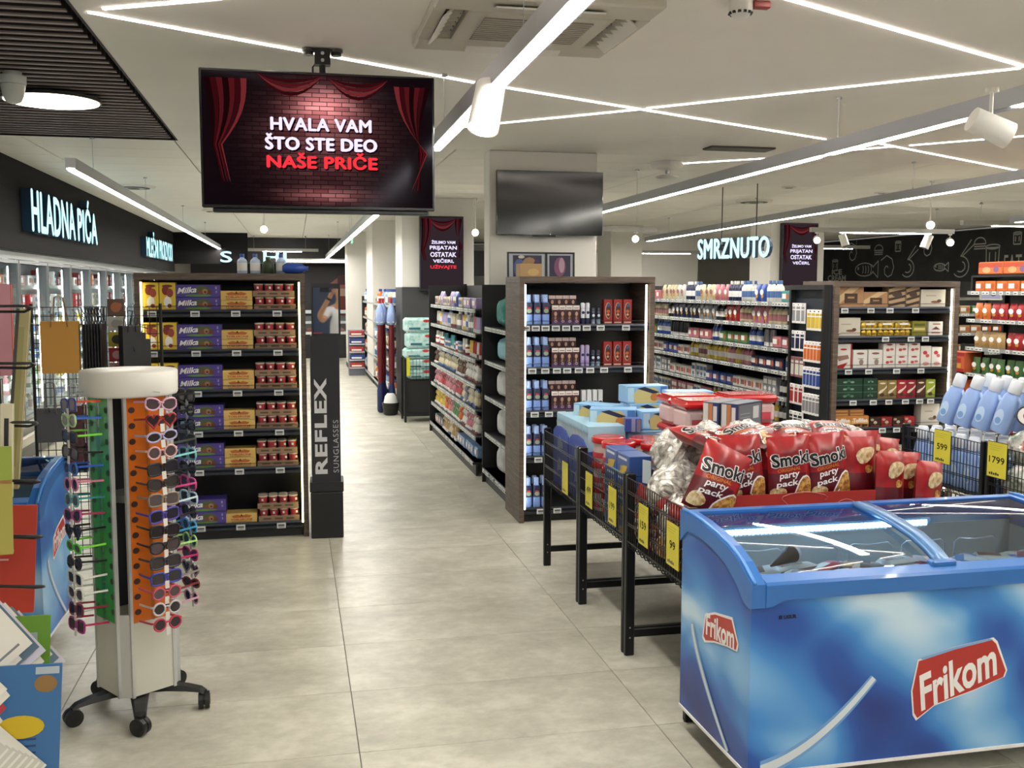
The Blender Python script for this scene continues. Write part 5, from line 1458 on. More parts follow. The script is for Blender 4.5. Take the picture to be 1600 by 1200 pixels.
# chalkboard
t = thing('chalkboard', 'long black chalkboard with white food drawings, high on the right wall', 'chalkboard', (13.78, 26.4, 2.02), R(-90))
mb = MB(); mb.box(0, 15.6, 0, 0.018, -0.10, 0.96, mk_noisecol('chalkboard_black', [(0.3, '28292a'), (0.7, '3a3b3b')], 2, 4, 0.85)); mb.build('board', t)
mb = MB(); mb.box(0, 15.6, -0.01, 0.018, -0.42, -0.10, mat('4e4e4c', 0.6)); mb.build('grey_band', t)
CH = mat('b8b8b4', 0.9)
mb = MB()
def ln(pts, r=0.013):
    for (a, b) in zip(pts[:-1], pts[1:]):
        a = Vector((a[0], a[1])); b = Vector((b[0], b[1])); d = (b-a)
        if d.length < 1e-5: continue
        n = Vector((-d.y, d.x)).normalized()*r
        mb.quad((a.x-n.x, -0.002, a.y-n.y), (b.x-n.x, -0.002, b.y-n.y), (b.x+n.x, -0.002, b.y+n.y), (a.x+n.x, -0.002, a.y+n.y), CH)
def ring(cx, cz, rx, rz, a0=0, a1=2*PI, n=14):
    ln([(cx+rx*math.cos(a0+(a1-a0)*i/n), cz+rz*math.sin(a0+(a1-a0)*i/n)) for i in range(n+1)])
def fish(cx, cz, s):
    ring(cx, cz, 0.42*s, 0.16*s, 0.25, 2*PI-0.25); ln([(cx+0.38*s, cz+0.06*s), (cx+0.6*s, cz+0.2*s), (cx+0.6*s, cz-0.2*s), (cx+0.38*s, cz-0.06*s)])
    ring(cx-0.28*s, cz+0.03*s, 0.03*s, 0.03*s, n=6)
    for i in range(4): ring(cx-0.1*s+0.12*s*i, cz, 0.05*s, 0.1*s, -1.2, 1.2, 5)
def jar(cx, cz, s):
    ln([(cx-0.2*s, cz), (cx-0.22*s, cz+0.4*s), (cx+0.22*s, cz+0.4*s), (cx+0.2*s, cz), (cx-0.2*s, cz)]); ring(cx, cz+0.42*s, 0.24*s, 0.05*s)
    ln([(cx-0.1*s, cz+0.1*s), (cx-0.1*s, cz+0.3*s)]); ln([(cx+0.1*s, cz+0.1*s), (cx+0.1*s, cz+0.3*s)])
def shrimp(cx, cz, s):
    ring(cx, cz, 0.25*s, 0.2*s, -2.4, 1.6); ring(cx, cz, 0.14*s, 0.1*s, -2.2, 1.2); ln([(cx, cz+0.2*s), (cx+0.3*s, cz+0.5*s)]); ln([(cx+0.05*s, cz+0.2*s), (cx+0.4*s, cz+0.42*s)])
def swirlc(cx, cz, s):
    ln([(cx+s*0.04*i*math.cos(i*0.8), cz+s*0.04*i*math.sin(i*0.8)) for i in range(1, 12)])
def burger(cx, cz, s):
    ring(cx, cz+0.1*s, 0.3*s, 0.2*s, 0, PI, 8); ln([(cx-0.32*s, cz+0.08*s), (cx+0.32*s, cz+0.08*s)]); ln([(cx-0.3*s, cz), (cx+0.3*s, cz)]); ln([(cx-0.3*s, cz-0.08*s), (cx+0.3*s, cz-0.08*s)])
for x, f, s in ((0.9, jar, 0.8), (2.2, jar, 0.6), (3.6, fish, 1.0), (4.6, swirlc, 0.8), (5.4, shrimp, 1.0), (6.6, fish, 0.5), (7.3, shrimp, 1.1), (8.3, jar, 0.9), (10.0, burger, 1.0), (11.2, jar, 1.1), (12.2, swirlc, 0.7), (13.3, burger, 1.2), (14.4, jar, 0.8)):
    f(x, 0.22, s)
for x, f, s in ((1.4, swirlc, 0.6), (3.0, swirlc, 0.7), (4.2, burger, 0.6), (5.0, jar, 0.5), (6.1, swirlc, 0.6), (7.9, burger, 0.6), (9.0, jar, 0.5), (10.8, swirlc, 0.6), (11.8, fish, 0.6), (13.0, jar, 0.5), (14.6, swirlc, 0.7)):
    f(x, 0.62, s)
mb.text('ICE', (2.3, -0.002, 0.18), (1, 0, 0), (0, 0, 1), 0.5, 0.14, CH, offset=0.03); mb.text('CREAM', (2.3, -0.002, 0.02), (1, 0, 0), (0, 0, 1), 0.9, 0.16, CH, offset=0.03)
mb.text('EAT', (8.9, -0.002, 0.22), (1, 0, 0), (0, 0, 1), 0.5, 0.4, CH, offset=0.0); mb.text('BEST', (9.4, -0.002, 0.14), (1, 0, 0), (0, 0, 1), 0.5, 0.22, CH, offset=0.0)
mb.text('BEST', (10.9, -0.002, 0.10), (1, 0, 0), (0, 0, 1), 0.75, 0.24, CH, offset=0.02)
mb.build('chalk_drawing', t)['kind'] = 'stuff'

# ================================================================== butchery at the far end
t = thing('meat_counter', 'long white and black glass meat counter at the far end of the aisle', 'counter', (-1.0, 26.0, 0))
mb = MB(); mb.box(0, 3.6, 0.0, 0.9, 0, 0.60, BLACK); mb.build('base', t)
mb = MB(); mb.box(0, 3.6, -0.02, 0.9, 0.60, 0.66, WHITE); mb.box(0, 3.6, 0.5, 0.9, 0.66, 1.05, mat('8a8a84', 0.5)); mb.box(0, 3.6, 0.3, 0.5, 0.86, 0.92, WTX); mb.box(0, 3.6, 0.3, 0.5, 1.12, 1.2, WTX); mb.build('worktop', t)
mb = MB(); mb.box(0.02, 3.58, 0.0, 0.01, 0.66, 1.2, GLASS); mb.build('pane', t)
for i in range(14):
    mb = MB(); mb.lathe([(0.08, 0), (0.12, 0.03), (0.06, 0.09)], mat(rnd.choice(('b05a54', 'c98a80', 'a8403c', 'd0b0a0')), 0.5), 10, sy=0.7)
    tag(mb.build('meat_cut', None, (-0.85+i*0.25, 26.25, 0.662)), f'pink meat piece in the far counter, {nth(i+1)} from left', 'meat', 'meat in the far counter')
t = thing('wall_graphic', 'dark butchery wall picture with a large pink round shape', 'picture', (0.9, 27.55, 0.0))
mb = MB(); mb.box(-1.6, 1.6, 0, 0.04, 0.9, 2.34, mat('2a2228', 0.4)); mb.build('panel', t)
mb = MB(); mb.disc(0.7, 1.15, 0.95, 1.0, -0.002, mat('a86a5c', 0.5), 30); mb.disc(0.75, 1.05, 0.7, 0.8, -0.004, mat('7a2a26', 0.5), 24); mb.front(0.2, 1.2, 1.55, 1.75, -0.006, mat('c9a88c', 0.5)); mb.front(0.25, 1.3, 1.85, 2.1, -0.006, mat('5a2a34', 0.5)); mb.build('print', t)
t = thing('counter_lamp', 'long bright lamp under the far butchery header', 'lamp', (-0.3, 25.84, 2.40))
mb = MB(); mb.box(0, 2.3, 0, 0.06, 0.0, 0.05, mk_emit('counter_lamp_light', 'fff6e6', 8.0)); mb.build('diffuser', t)
mb = MB(); mb.box(-0.02, 2.32, 0, 0.06, 0.05, 0.09, WHITE); mb.build('housing', t)
# lit poster right of it
t = thing('light_box', 'small pale blue light box beside the far butchery', 'sign', (2.02, 25.5, 2.25))
mb = MB(); mb.box(-0.06, 0.06, 0, 0.05, 0, 0.4, mk_emit('pale_blue_box', 'b8e4f0', 1.2)); mb.build('panel', t)
mb = MB(); mb.box(-0.005, 0.005, 0.02, 0.03, 0.4, 0.748, BLACK); mb.build('rod', t)
# ================================================================== chest freezers
FRB = mat('2a6ab4', 0.3, coat=0.3); FRB2 = mat('24589a', 0.35)
LOW = [(0.0, 0.69), (0.03, 0.685), (0.07, 0.70), (0.13, 0.748), (0.22, 0.79), (0.34, 0.818), (0.46, 0.83), (0.56, 0.825), (0.60, 0.80), (0.64, 0.77)]
TOP = [(0.0, 0.772), (0.02, 0.782), (0.10, 0.826), (0.20, 0.857), (0.32, 0.877), (0.45, 0.890), (0.58, 0.896), (0.64, 0.893)]
def ztop(y):
    for (a, za), (b, zb) in zip(TOP[:-1], TOP[1:]):
        if a <= y <= b: return za+(zb-za)*(y-a)/(b-a)
    return TOP[-1][1]
FLAG = [(0.634, 0.345), (0.655, 0.452), (0.794, 0.486), (0.951, 0.507), (0.968, 0.492), (1.013, 0.389), (1.004, 0.365), (0.88, 0.326), (0.727, 0.287), (0.658, 0.242), (0.644, 0.262)]
LOGOR = mat('b02e28', 0.35)
def freezer(name, label, x, y, W, side, group, rz=0.0):
    """glass topped chest freezer; front faces -y; side = 'left' or 'right' gets the side print"""
    t = thing(name, label, 'freezer', (x, y, 0), rz, group)
    prof = [(0.012, 0.10), (0.012, 0.70)]+[(a, b) for a, b in LOW if 0.03 < a < 0.62]+[(0.628, 0.79), (0.628, 0.10)]
    for nm, a, b in (('side_wall', 0.006, 0.05), ('side_wall', W-0.05, W-0.006)):
        mb = MB(); mb.extrude(prof, 'x', a, b, SWOOSH); mb.build(nm, t)
    mb = MB(); mb.box(0.05, W-0.05, 0.012, 0.055, 0.10, 0.74, SWOOSH); mb.build('front_wall', t)
    mb = MB(); mb.box(0.05, W-0.05, 0.585, 0.628, 0.10, 0.83, SWOOSH); mb.build('back_wall', t)
    lin_ = mat('c6cac6', 0.4)
    mb = MB(); mb.box(0.05, W-0.05, 0.055, 0.585, 0.10, 0.12, lin_)
    mb.box(0.058, W-0.058, 0.062, 0.577, 0.595, 0.61, lin_)
    mb.box(0.05, 0.058, 0.055, 0.585, 0.48, 0.78, lin_); mb.box(W-0.058, W-0.05, 0.055, 0.585, 0.48, 0.78, lin_)
    mb.box(0.058, W-0.058, 0.577, 0.585, 0.48, 0.80, lin_); mb.box(0.058, W-0.058, 0.055, 0.062, 0.48, 0.74, lin_); mb.build('tub', t)
    mb = MB(); mb.box(0.004, W-0.004, 0.008, 0.012, 0.092, 0.104, WTX); mb.box(0.002, 0.006, 0.008, 0.63, 0.092, 0.104, WTX); mb.box(W-0.006, W-0.002, 0.008, 0.63, 0.092, 0.104, WTX); mb.build('edge_trim', t)
    # curved end caps and rails
    for a, b in ((0.0, 0.052), (W-0.052, W)):
        mb = MB(); poly = [(p, q) for p, q in LOW]+[(p, q) for p, q in reversed(TOP)]
        mb.extrude(poly, 'x', a, b, FRB)
        mb.tube([(a+0.012 if a == 0 else b-0.012, p, q+0.004) for p, q in TOP], 0.007, mat('4a8ad0', 0.3, coat=0.3), 8)
        mb.build('end_cap', t, fix=True)
    mb = MB()
    mb.extrude([(-0.006, 0.715), (-0.006, 0.768), (0.002, 0.778), (0.05, 0.792), (0.05, 0.735), (0.012, 0.715)], 'x', 0.052, W-0.052, FRB)
    for a, sg in ((0.052, 1), (W-0.052, -1)):
        pts = [(a, 0.692), (a+sg*0.02, 0.692), (a+sg*0.05, 0.705), (a+sg*0.07, 0.716), (a, 0.716)]
        mb.extrude([(p, q) for p, q in pts], 'y', -0.004, 0.012, FRB)
    mb.build('front_rail', t, fix=True)
    mb = MB(); mb.extrude([(0.59, 0.80), (0.64, 0.77), (0.64, 0.893), (0.59, 0.894)], 'x', 0.052, W-0.052, FRB); mb.build('back_rail', t)
    # sliding lids
    mid = W*0.5
    for a, b, dz in ((0.054, mid-0.03, -0.008), (mid+0.03, W-0.054, -0.004)):
        mb = MB(); n = 40
        for off_ in (dz, dz-0.004):
            vs = []
            for i in range(n+1):
                yy = 0.05+0.54*i/n
                q = min(1, max(0, (yy-0.0)/0.64)); zz = 0.772+0.128*(1-(1-q)**1.9)**0.9
                vs += [(a, yy, zz-0.006+off_), (b, yy, zz-0.006+off_)]
            mb.add(vs, [(i*2, i*2+1, i*2+3, i*2+2) for i in range(n)], LIDGLASS, True)
        mb.build('glass_lid', t)
    mb = MB(); n = 14; vs = []; fs = []
    for i in range(n+1):
        yy = 0.045+0.55*i/n; z = ztop(yy)
        vs += [(mid-0.03, yy, z-0.012), (mid+0.03, yy, z-0.012), (mid+0.03, yy, z+0.008), (mid-0.03, yy, z+0.008)]
    for i in range(n):
        for j in range(4):
            fs.append((i*4+j, i*4+(j+1) % 4, i*4+4+(j+1) % 4, i*4+4+j))
    mb.add(vs, fs+[(0, 1, 2, 3)], mat('5a86b8', 0.25, 0.3), True); mb.cbox(mid-0.05, mid+0.05, 0.03, 0.07, 0.782, 0.806, FRB, 0.006); mb.build('lid_frame', t)
    # lamp under the lid
    mb = MB(); mb.cyl((0.09, 0.52, 0.825), (W*0.68, 0.52, 0.825), 0.016, 0.016, mat('88b8e0', 0.3), 10); mb.build('lamp_tube', t)
    mb = MB(); k = 0.10
    while k < W*0.66:
        mb.box(k, k+0.012, 0.500, 0.505, 0.815, 0.835, LED_B); k += 0.018
    mb.build('led_row', t)
    mb = MB(); mb.cyl((0.052, 0.52, 0.825), (0.09, 0.52, 0.825), 0.032, 0.024, FRB, 12); mb.build('lamp_holder', t)
    # wire dividers
    wm = mat('d6dade', 0.3, 0.4)
    x_ = 0.12
    while x_ < W-0.3:
        mb = MB(); mb.tube([(x_, 0.40, 0.612), (x_+0.01, 0.40, 0.765), (x_+0.03, 0.40, 0.78), (x_+0.10, 0.40, 0.773), (x_+0.18, 0.40, 0.78), (x_+0.20, 0.40, 0.765), (x_+0.21, 0.40, 0.612)], 0.0035, wm, 6)
        mb.build('wire_divider', t); x_ += 0.235
    # castors
    for cx in (0.10, W-0.10):
        for cy in (0.10, 0.54):
            mb = MB(); mb.cyl((cx-0.012, cy, 0.028), (cx+0.012, cy, 0.028), 0.028, 0.028, BLACK, 16); mb.box(cx-0.018, cx+0.018, cy-0.018, cy+0.018, 0.05, 0.098, SILVER); mb.build('castor', t)
    # printing
    def streak(P3, pts, w0, w1, m):
        mb = MB(); n = len(pts); L_ = []; R_ = []
        for i, p in enumerate(pts):
            q = pts[min(i+1, n-1)]; o = pts[max(i-1, 0)]
            d = Vector((q[0]-o[0], q[1]-o[1])).normalized(); nn = Vector((-d.y, d.x))*(w0+(w1-w0)*i/(n-1))
            L_.append(P3(p[0]+nn.x, p[1]+nn.y)); R_.append(P3(p[0]-nn.x, p[1]-nn.y))
        for i in range(n-1): mb.quad(R_[i], R_[i+1], L_[i+1], L_[i], m)
        return mb
    ST = [(-0.02+0.5*s_, 0.105+0.30*s_**1.9) for s_ in [i/14 for i in range(15)]]
    f3 = lambda a, b: (max(0.052, a), 0.0112, max(0.105, b))
    streak(f3, ST, 0.034, 0.016, mat('6d9cd0', 0.4)).build('printed_ray', t)
    f4 = lambda a, b: (max(0.052, a), 0.0106, max(0.105, b))
    streak(f4, ST, 0.018, 0.009, mat('cfd8de', 0.4)).build('printed_ray', t)
    lg = MB()
    c = Vector((0.8, 0.37))
    big = [((a-c.x)*1.035+c.x, (b-c.y)*1.07+c.y) for a, b in FLAG]
    lg.poly([(a, 0.0100, b) for a, b in big], WTX); lg.poly([(a, 0.0094, b) for a, b in FLAG], LOGOR)
    lg.poly([(a, 0.0092, b) for a, b in [(0.66, 0.462), (0.80, 0.494), (0.94, 0.514), (0.955, 0.508), (0.80, 0.484), (0.67, 0.455)]], mat('7fa8d4', 0.4))
    an = 0.35
    lg.text('Frikom', (0.818, 0.0086, 0.387), (math.cos(an), 0, math.sin(an)), (-math.sin(an)*0.3, 0, 1), 0.325, 0.135, WTX, offset=0.028)
    lg.build('printed_logo', t)
    mk = MB(); mk.text('UGUR', (0.150, 0.0100, 0.650), (1, 0, 0.02), (0, 0, 1), 0.048, 0.014, BLACK, offset=0.05); mk.front(0.108, 0.113, 0.643, 0.657, 0.0100, BLACK); mk.front(0.115, 0.119, 0.643, 0.657, 0.0100, BLACK); mk.build('maker_mark', t)
    sx = 0.005 if side == 'left' else W-0.005
    s2 = -1 if side == 'left' else 1
    def side3(u, z, d=0.0):       # u runs to the right as one faces the side
        return (sx+s2*d, (0.40-u) if side == 'left' else (0.24+u), z)
    sg = MB()
    FL = [(0.02, 0.545), (0.10, 0.575), (0.24, 0.60), (0.29, 0.53), (0.28, 0.505), (0.20, 0.495), (0.10, 0.475), (0.02, 0.45), (0.0, 0.46)]
    c = Vector((0.15, 0.525)); big = [((a-c.x)*1.08+c.x, (b-c.y)*1.16+c.y) for a, b in FL]
    sg.poly([side3(a, b, 0.0012) for a, b in big], WTX); sg.poly([side3(a, b, 0.0018) for a, b in FL], LOGOR)
    o = side3(0.145, 0.528, 0.0024); r_ = Vector(side3(1, 0))-Vector(side3(0, 0))
    sg.text('Frikom', o, (r_.x, r_.y, 0.10), (0, 0, 1), 0.245, 0.085, WTX, offset=0.028); sg.build('printed_logo', t)
    SS = [(-0.11+0.34*s_**1.4, 0.47-0.36*s_) for s_ in [i/12 for i in range(13)]]
    streak(lambda a, b: side3(a, b, 0.0012), SS, 0.022, 0.012, mat('8fb0d4', 0.4)).build('printed_ray', t)
    streak(lambda a, b: side3(a, b, 0.0018), SS, 0.009, 0.006, mat('cfd8de', 0.4)).build('printed_ray', t)
    return t
FX, FY = 1.495, 3.10
freezer('ice_cream_freezer', 'blue chest freezer with curved glass lid in the right foreground', FX, FY, 1.52, 'left', 'blue chest freezers', 0.010)
freezer('ice_cream_freezer', 'blue chest freezer seen from its end, behind the book stand on the left', -2.70, 4.99, 1.53, 'right', 'blue chest freezers')
# ice cream packs
def icepack(m, m2, w_=0.17, d=0.07, h=0.035):
    mb = MB(); n = 7; vs = []; fs = []
    for sd in (-1, 1):
        for j in range(n):
            for i in range(n):
                u, v_ = i/(n-1)*2-1, j/(n-1)*2-1
                vs.append((u*w_/2, v_*d/2*(1+0.05*math.sin(9*u)), h/2+sd*h/2*max(0, 1-u**6)*max(0, 1-v_**4)**0.5))
    for sd in range(2):
        for j in range(n-1):
            for i in range(n-1):
                a = sd*n*n+j*n+i; fs.append((a, a+1, a+n+1, a+n))
    k = int(len(fs)/2)
    mb.add(vs, fs, m, True)
    sub = [f for f in fs[k:] if (f[0]-n*n) % n in (1, 2, 3) and (f[0]-n*n)//n in (1, 2, 3, 4)]
    mb.add([(v[0], v[1], v[2]+0.0012) for v in vs], sub, m2, True)
    return mb.mesh('ice_cream_pack')
ipk = [icepack(mat(a, 0.35), mat(b, 0.4)) for a, b in (('d8d4ca', '7a5238'), ('b8303a', 'e0d8cc'), ('c9a878', '5a3a28'), ('4a86c4', 'd8dde0'), ('d6cfc0', 'b08848'), ('a04c58', 'd0b0a8'))]
coln = ['white and brown', 'red and white', 'tan and brown', 'blue and white', 'cream and gold', 'rose']
fz = Fr(FX, FY, 0.010)
k = 0
for j, yy in enumerate((0.12, 0.21, 0.30, 0.46)):
    for i in range(11):
        if yy == 0.46 and i % 2: continue
        c = (0, 0, 1, 2, 4, 2, 3, 3, 5, 5, 5)[(i+j) % 11] if rnd.random() < 0.8 else rnd.randrange(6)
        put(ipk[c], 'ice_cream_pack', fz.w(0.14+i*0.123+rnd.uniform(-0.01, 0.01), yy, 0.616+rnd.uniform(0, 0.01)+0.03*(j % 2)), 0,
            f'{coln[c]} ice cream pack in the front freezer, {nth(i+1)} from left, {("front","second","third","back")[j]} row', 'ice cream', 'ice cream packs in the front freezer',
            rot=(rnd.uniform(-0.2, 0.2), rnd.uniform(-0.25, 0.25), rnd.uniform(-0.5, 0.5)))
# a second layer so the tub reads as full up to the wires
for j, yy in enumerate((0.13, 0.24, 0.33)):
    for i in range(9):
        c = (0, 0, 1, 2, 4, 3, 3, 5, 5)[i] if rnd.random() < 0.75 else rnd.randrange(6)
        put(ipk[c], 'ice_cream_pack', fz.w(0.18+i*0.145+rnd.uniform(-0.015, 0.015), yy, 0.690+rnd.uniform(0, 0.015)), 0,
            f'{coln[c]} ice cream pack on the upper layer, {nth(i+1)} from left, {("front","middle","back")[j]} row', 'ice cream', 'ice cream packs in the front freezer',
            rot=(rnd.uniform(-0.3, 0.3), rnd.uniform(-0.25, 0.25), rnd.uniform(-0.7, 0.7)))
mb = MB(); mb.T = Matrix.Rotation(R(80), 4, 'Y'); mb.lathe([(0.004, 0), (0.03, 0.12), (0.034, 0.13)], mat('3c2a22', 0.4), 14); mb.lathe([(0.034, 0.13), (0.03, 0.15), (0.01, 0.165)], WTX, 14)
put(mb.mesh('ice_cream_cone'), 'ice_cream_cone', fz.w(0.17, 0.20, 0.775), 0.5, 'dark wrapped ice cream cone lying at the left end of the front freezer', 'ice cream')

# ================================================================== wire bin tables
def bin_table(x, y, label, tagside=True, Wx=1.3, Ly=0.81):
    t = thing('bin_table', label, 'bin', (x, y, 0), 0, 'black wire bin tables')
    for px in (0.0, Wx-0.045):
        for py in (0.003, Ly-0.036):
            mb = MB(); mb.cbox(px, px+0.045, py, py+0.033, 0, 0.89, BLACKM, 0.004)
            mb.box(px-0.001, px+0.02, py+0.012, py+0.016, 0.0, 0.885, BLACK)
            for z in (0.09, 0.14): mb.cyl((px+0.022, py-0.001, z), (px+0.022, py, z), 0.004, 0.004, SILVER, 8)
            mb.build('leg', t)
    for py in (0.005, Ly-0.03):
        mb = MB(); mb.box(0.045, Wx-0.045, py, py+0.025, 0.09, 0.125, BLACKM); mb.build('cross_bar', t)
    mb = MB(); mb.box(Wx/2-0.015, Wx/2+0.015, 0.03, Ly-0.03, 0.095, 0.12, BLACKM); mb.build('cross_bar', t)
    mb = MB(); mb.box(0.02, Wx-0.02, 0.02, Ly-0.02, 0.545, 0.553, BLACK)
    n = 14
    for i in range(n):
        yy = 0.05+(Ly-0.1)*i/(n-1); mb.tube([(0.0, yy, 0.56), (0.012, yy, 0.535), (0.04, yy, 0.53)], 0.003, BLACKM, 4)
    mb.build('basket_floor', t)
    for nm, xx in (('side_grid', 0.004), ('side_grid', Wx-0.008)):
        mb = MB()
        for i in range(26):
            yy = 0.036+(Ly-0.075)*i/25
            mb.box(xx, xx+0.0035, yy, yy+0.0035, 0.55, 0.875, BLACKM)
        for z in (0.565, 0.645, 0.655, 0.725, 0.80, 0.81, 0.872):
            mb.box(xx-0.002, xx+0.002, 0.036, Ly-0.036, z, z+0.0045, BLACKM)
        mb.build(nm, t)
    for nm, yy in (('end_grid', 0.012), ('end_grid', Ly-0.02)):
        mb = MB()
        for i in range(30):
            xx = 0.05+(Wx-0.1)*i/29
            mb.box(xx, xx+0.0035, yy, yy+0.0035, 0.55, 0.80, BLACKM)
        for z in (0.565, 0.65, 0.725, 0.797):
            mb.box(0.045, Wx-0.045, yy-0.002, yy+0.002, z, z+0.0045, BLACKM)
        mb.build(nm, t)
    return t
BX = 1.535
BT = [(5.39, 'far bin table of blue cartons, next to the cosmetics endcap'), (4.575, 'middle bin table of red-lidded tubs and dark blue boxes'), (3.76, 'near bin table heaped with red snack bags, behind the freezer')]
for y_, lb in BT: bin_table(BX, y_, lb)
CX = 3.90
for y_, lb in ((5.12, 'right bin table holding blue detergent jugs'), (4.29, 'right bin table holding silver and green bags, at the right edge')): bin_table(CX, y_, lb, Ly=0.82)
YT = mat('cfc33a', 0.5)
def price_card(x, y, z, num, label, w_=0.125, h=0.185):
    mb = MB(); mb.box(-w_/2, w_/2, -0.002, 0, 0, h, YT)
    mb.box(-w_/2-0.002, w_/2+0.002, 0.0005, 0.002, -0.004, h+0.004, BLACK)
    for i in range(3): mb.front(-w_*0.4, w_*(0.3-0.1*i), h*(0.90-0.06*i), h*(0.905-0.06*i)+0.001, -0.0024, mat('a09a30', 0.6))
    if num: mb.text(num, (0, -0.0026, h*0.50), (1, 0, 0), (0, 0, 1), w_*(0.62 if len(num) == 3 else (0.8 if len(num) == 4 else 0.45)), h*0.19, BLACK, offset=0.0, fat=0.02)
    for i in range(5): mb.front(-w_*0.38+i*w_*0.11, -w_*0.30+i*w_*0.11, h*0.06, h*(0.12+0.02*(i % 2)), -0.0024, BLACK)
    return put(mb.mesh('price_card'), 'price_card', (x, y, z), R(-90), label, 'price tag', 'yellow price cards on the bin tables')
price_card(BX-0.004, 5.65, 0.575, '', 'yellow price card on the far bin table')
price_card(BX-0.004, 5.16, 0.600, '499', 'yellow price card 499 before the red-lidded tubs')
price_card(BX-0.004, 4.75, 0.600, '199', 'yellow price card 199 before the dark blue boxes')
price_card(BX-0.004, 4.29, 0.608, '159', 'yellow price card reading 159 on the near bin table')
price_card(BX-0.004, 3.925, 0.608, '99', 'yellow price card reading 99, half hidden by the freezer', 0.14)
price_card(CX-0.004, 5.50, 0.70, '599', 'yellow price card reading 599 on the jug bin', 0.16, 0.20)
price_card(CX-0.004, 5.00, 0.70, '1799', 'yellow price card reading 1799 on the rightmost bin', 0.16, 0.20)

# ---- far bin: blue display cartons, pale blue packets and cake cartons
DB = mat('3c54b0', 0.4); PB = mat('9fc4d8', 0.4)
def display_carton(w_, d, h):
    mb = MB(); pf = [(-w_/2, 0), (w_/2, 0), (w_/2, h*0.88), (w_*0.30, h*0.97), (0.0, h), (-w_*0.30, h*0.97), (-w_/2, h*0.88)]
    mb.extrude([(a, b) for a, b in pf], 'y', 0, 0.006, DB)
    mb.box(-w_/2, -w_/2+0.005, 0.006, d, 0, h*0.8, DB); mb.box(w_/2-0.005, w_/2, 0.006, d, 0, h*0.8, DB); mb.box(-w_/2+0.005, w_/2-0.005, 0.006, d, 0, 0.006, DB)
    for z in (h*0.72, h*0.35):
        mb.poly([(a*0.9, -0.0012, z+b) for a, b in [(-0.07, -0.05), (-0.03, -0.035), (0.055, -0.03), (0.05, 0.01), (0.02, 0.015), (0.01, 0.04), (-0.01, 0.02), (-0.025, 0.05), (-0.035, 0.015), (-0.06, 0.02)]], mat('9aa6be', 0.4))
    return mb.mesh('display_carton')
dc = display_carton(0.35, 0.30, 0.37)
for i, yy in enumerate((5.985, 5.605)):
    put(dc, 'display_carton', (BX+0.055, yy, 0.556), R(-90), f'royal blue display carton with a silver flame, {("far","near")[i]} one in the far bin table', 'carton', 'royal blue display cartons')
pk = P(0.018, 0.22, 0.43, PB, [('r', -0.008, 0.008, 0.30, 0.38, mat('d8dcd8', 0.5)), ('p', [(-0.008, 0.36), (0.008, 0.39), (0.008, 0.405), (-0.008, 0.375)], NAVY, 5)], 0.002, 'wafer_packet')
for i in range(24):
    put(pk, 'wafer_packet', (BX+0.075, 6.14-i*0.0295, 0.563+0.0), R(-90), f'thin pale blue packet standing in the royal blue cartons, {nth(i+1)} from the far end', 'packet', 'thin pale blue packets')
cake = P(0.27, 0.15, 0.105, mat('86b4dc', 0.4), [('p', [(-0.08, 0.0), (0.06, 0.0), (0.09, 0.05), (0.05, 0.095), (-0.06, 0.09), (-0.1, 0.05)], mat('c9b878', 0.5)),
       ('p', [(-0.07, 0.09), (0.04, 0.055), (0.08, 0.065), (-0.02, 0.10)], mat('1c2440', 0.5), 3), ('p', [(0.06, 0.02), (0.13, 0.0), (0.13, 0.012), (0.08, 0.04)], mat('1c2440', 0.5), 3),
       ('e', 0.045, 0.035, 0.028, 0.024, mat('c07a3c', 0.5), 4), ('r', 0.085, 0.13, 0.03, 0.1, mat('4a78bc', 0.4), 2), ('r', -0.13, -0.09, 0.01, 0.095, mat('b4d4e4', 0.4), 2)], 0.003, 'cake_carton')
base = P(0.30, 0.22, 0.20, mat('7fa8cc', 0.4), [('r', -0.15, 0.15, 0.14, 0.15, NAVY), ('r', -0.12, 0.02, 0.02, 0.12, mat('b8a878', 0.5)), ('p', [(-0.1, 0.1), (0.02, 0.06), (0.06, 0.08), (0, 0.12)], NAVY, 3)], 0.003, 'cake_carton')
ck = 0
for ix in range(3):
    for iy in range(2):
        for iz in range(2):
            ck += 1
            put(base, 'cake_carton', (BX+0.46+ix*0.303, 5.45+iy*0.36, 0.5555+iz*0.201), 0, f'light blue cake carton inside the far bin table, {("left","middle","right")[ix]}, {("front","back")[iy]}, {("lower","upper")[iz]}', 'carton', 'light blue cake cartons')
for i, (x, y_, z, a, lb) in enumerate(((1.75, 5.86, 0.965, -0.9, 'farthest left'), (1.80, 5.60, 0.965, -0.35, 'near left'), (2.08, 5.50, 0.960, 0.05, 'front middle'), (2.37, 5.52, 0.960, -0.05, 'front right'),
                              (2.13, 5.88, 0.960, 0.1, 'middle back, under another'), (2.12, 5.90, 1.067, 0.05, 'topmost'), (2.43, 5.86, 0.960, 0.2, 'back right'), (2.25, 5.52, 1.067, -0.1, 'upper front'))):
    put(cake, 'cake_carton', (x, y_, z), a, f'light blue cake carton on top of the far bin, {lb}', 'carton', 'light blue cake cartons')
put(P(0.09, 0.09, 0.075, mat('34499c', 0.4), [('r', -0.012, 0.01, 0, 0.075, mat('8f96b8', 0.5)), ('r', 0.018, 0.04, 0.0, 0.07, mat('7a7488', 0.5))], 0.003, 'carton'), 'carton', (1.86, 5.40, 0.963), -0.2, 'small dark blue carton on top of the far bin', 'carton')

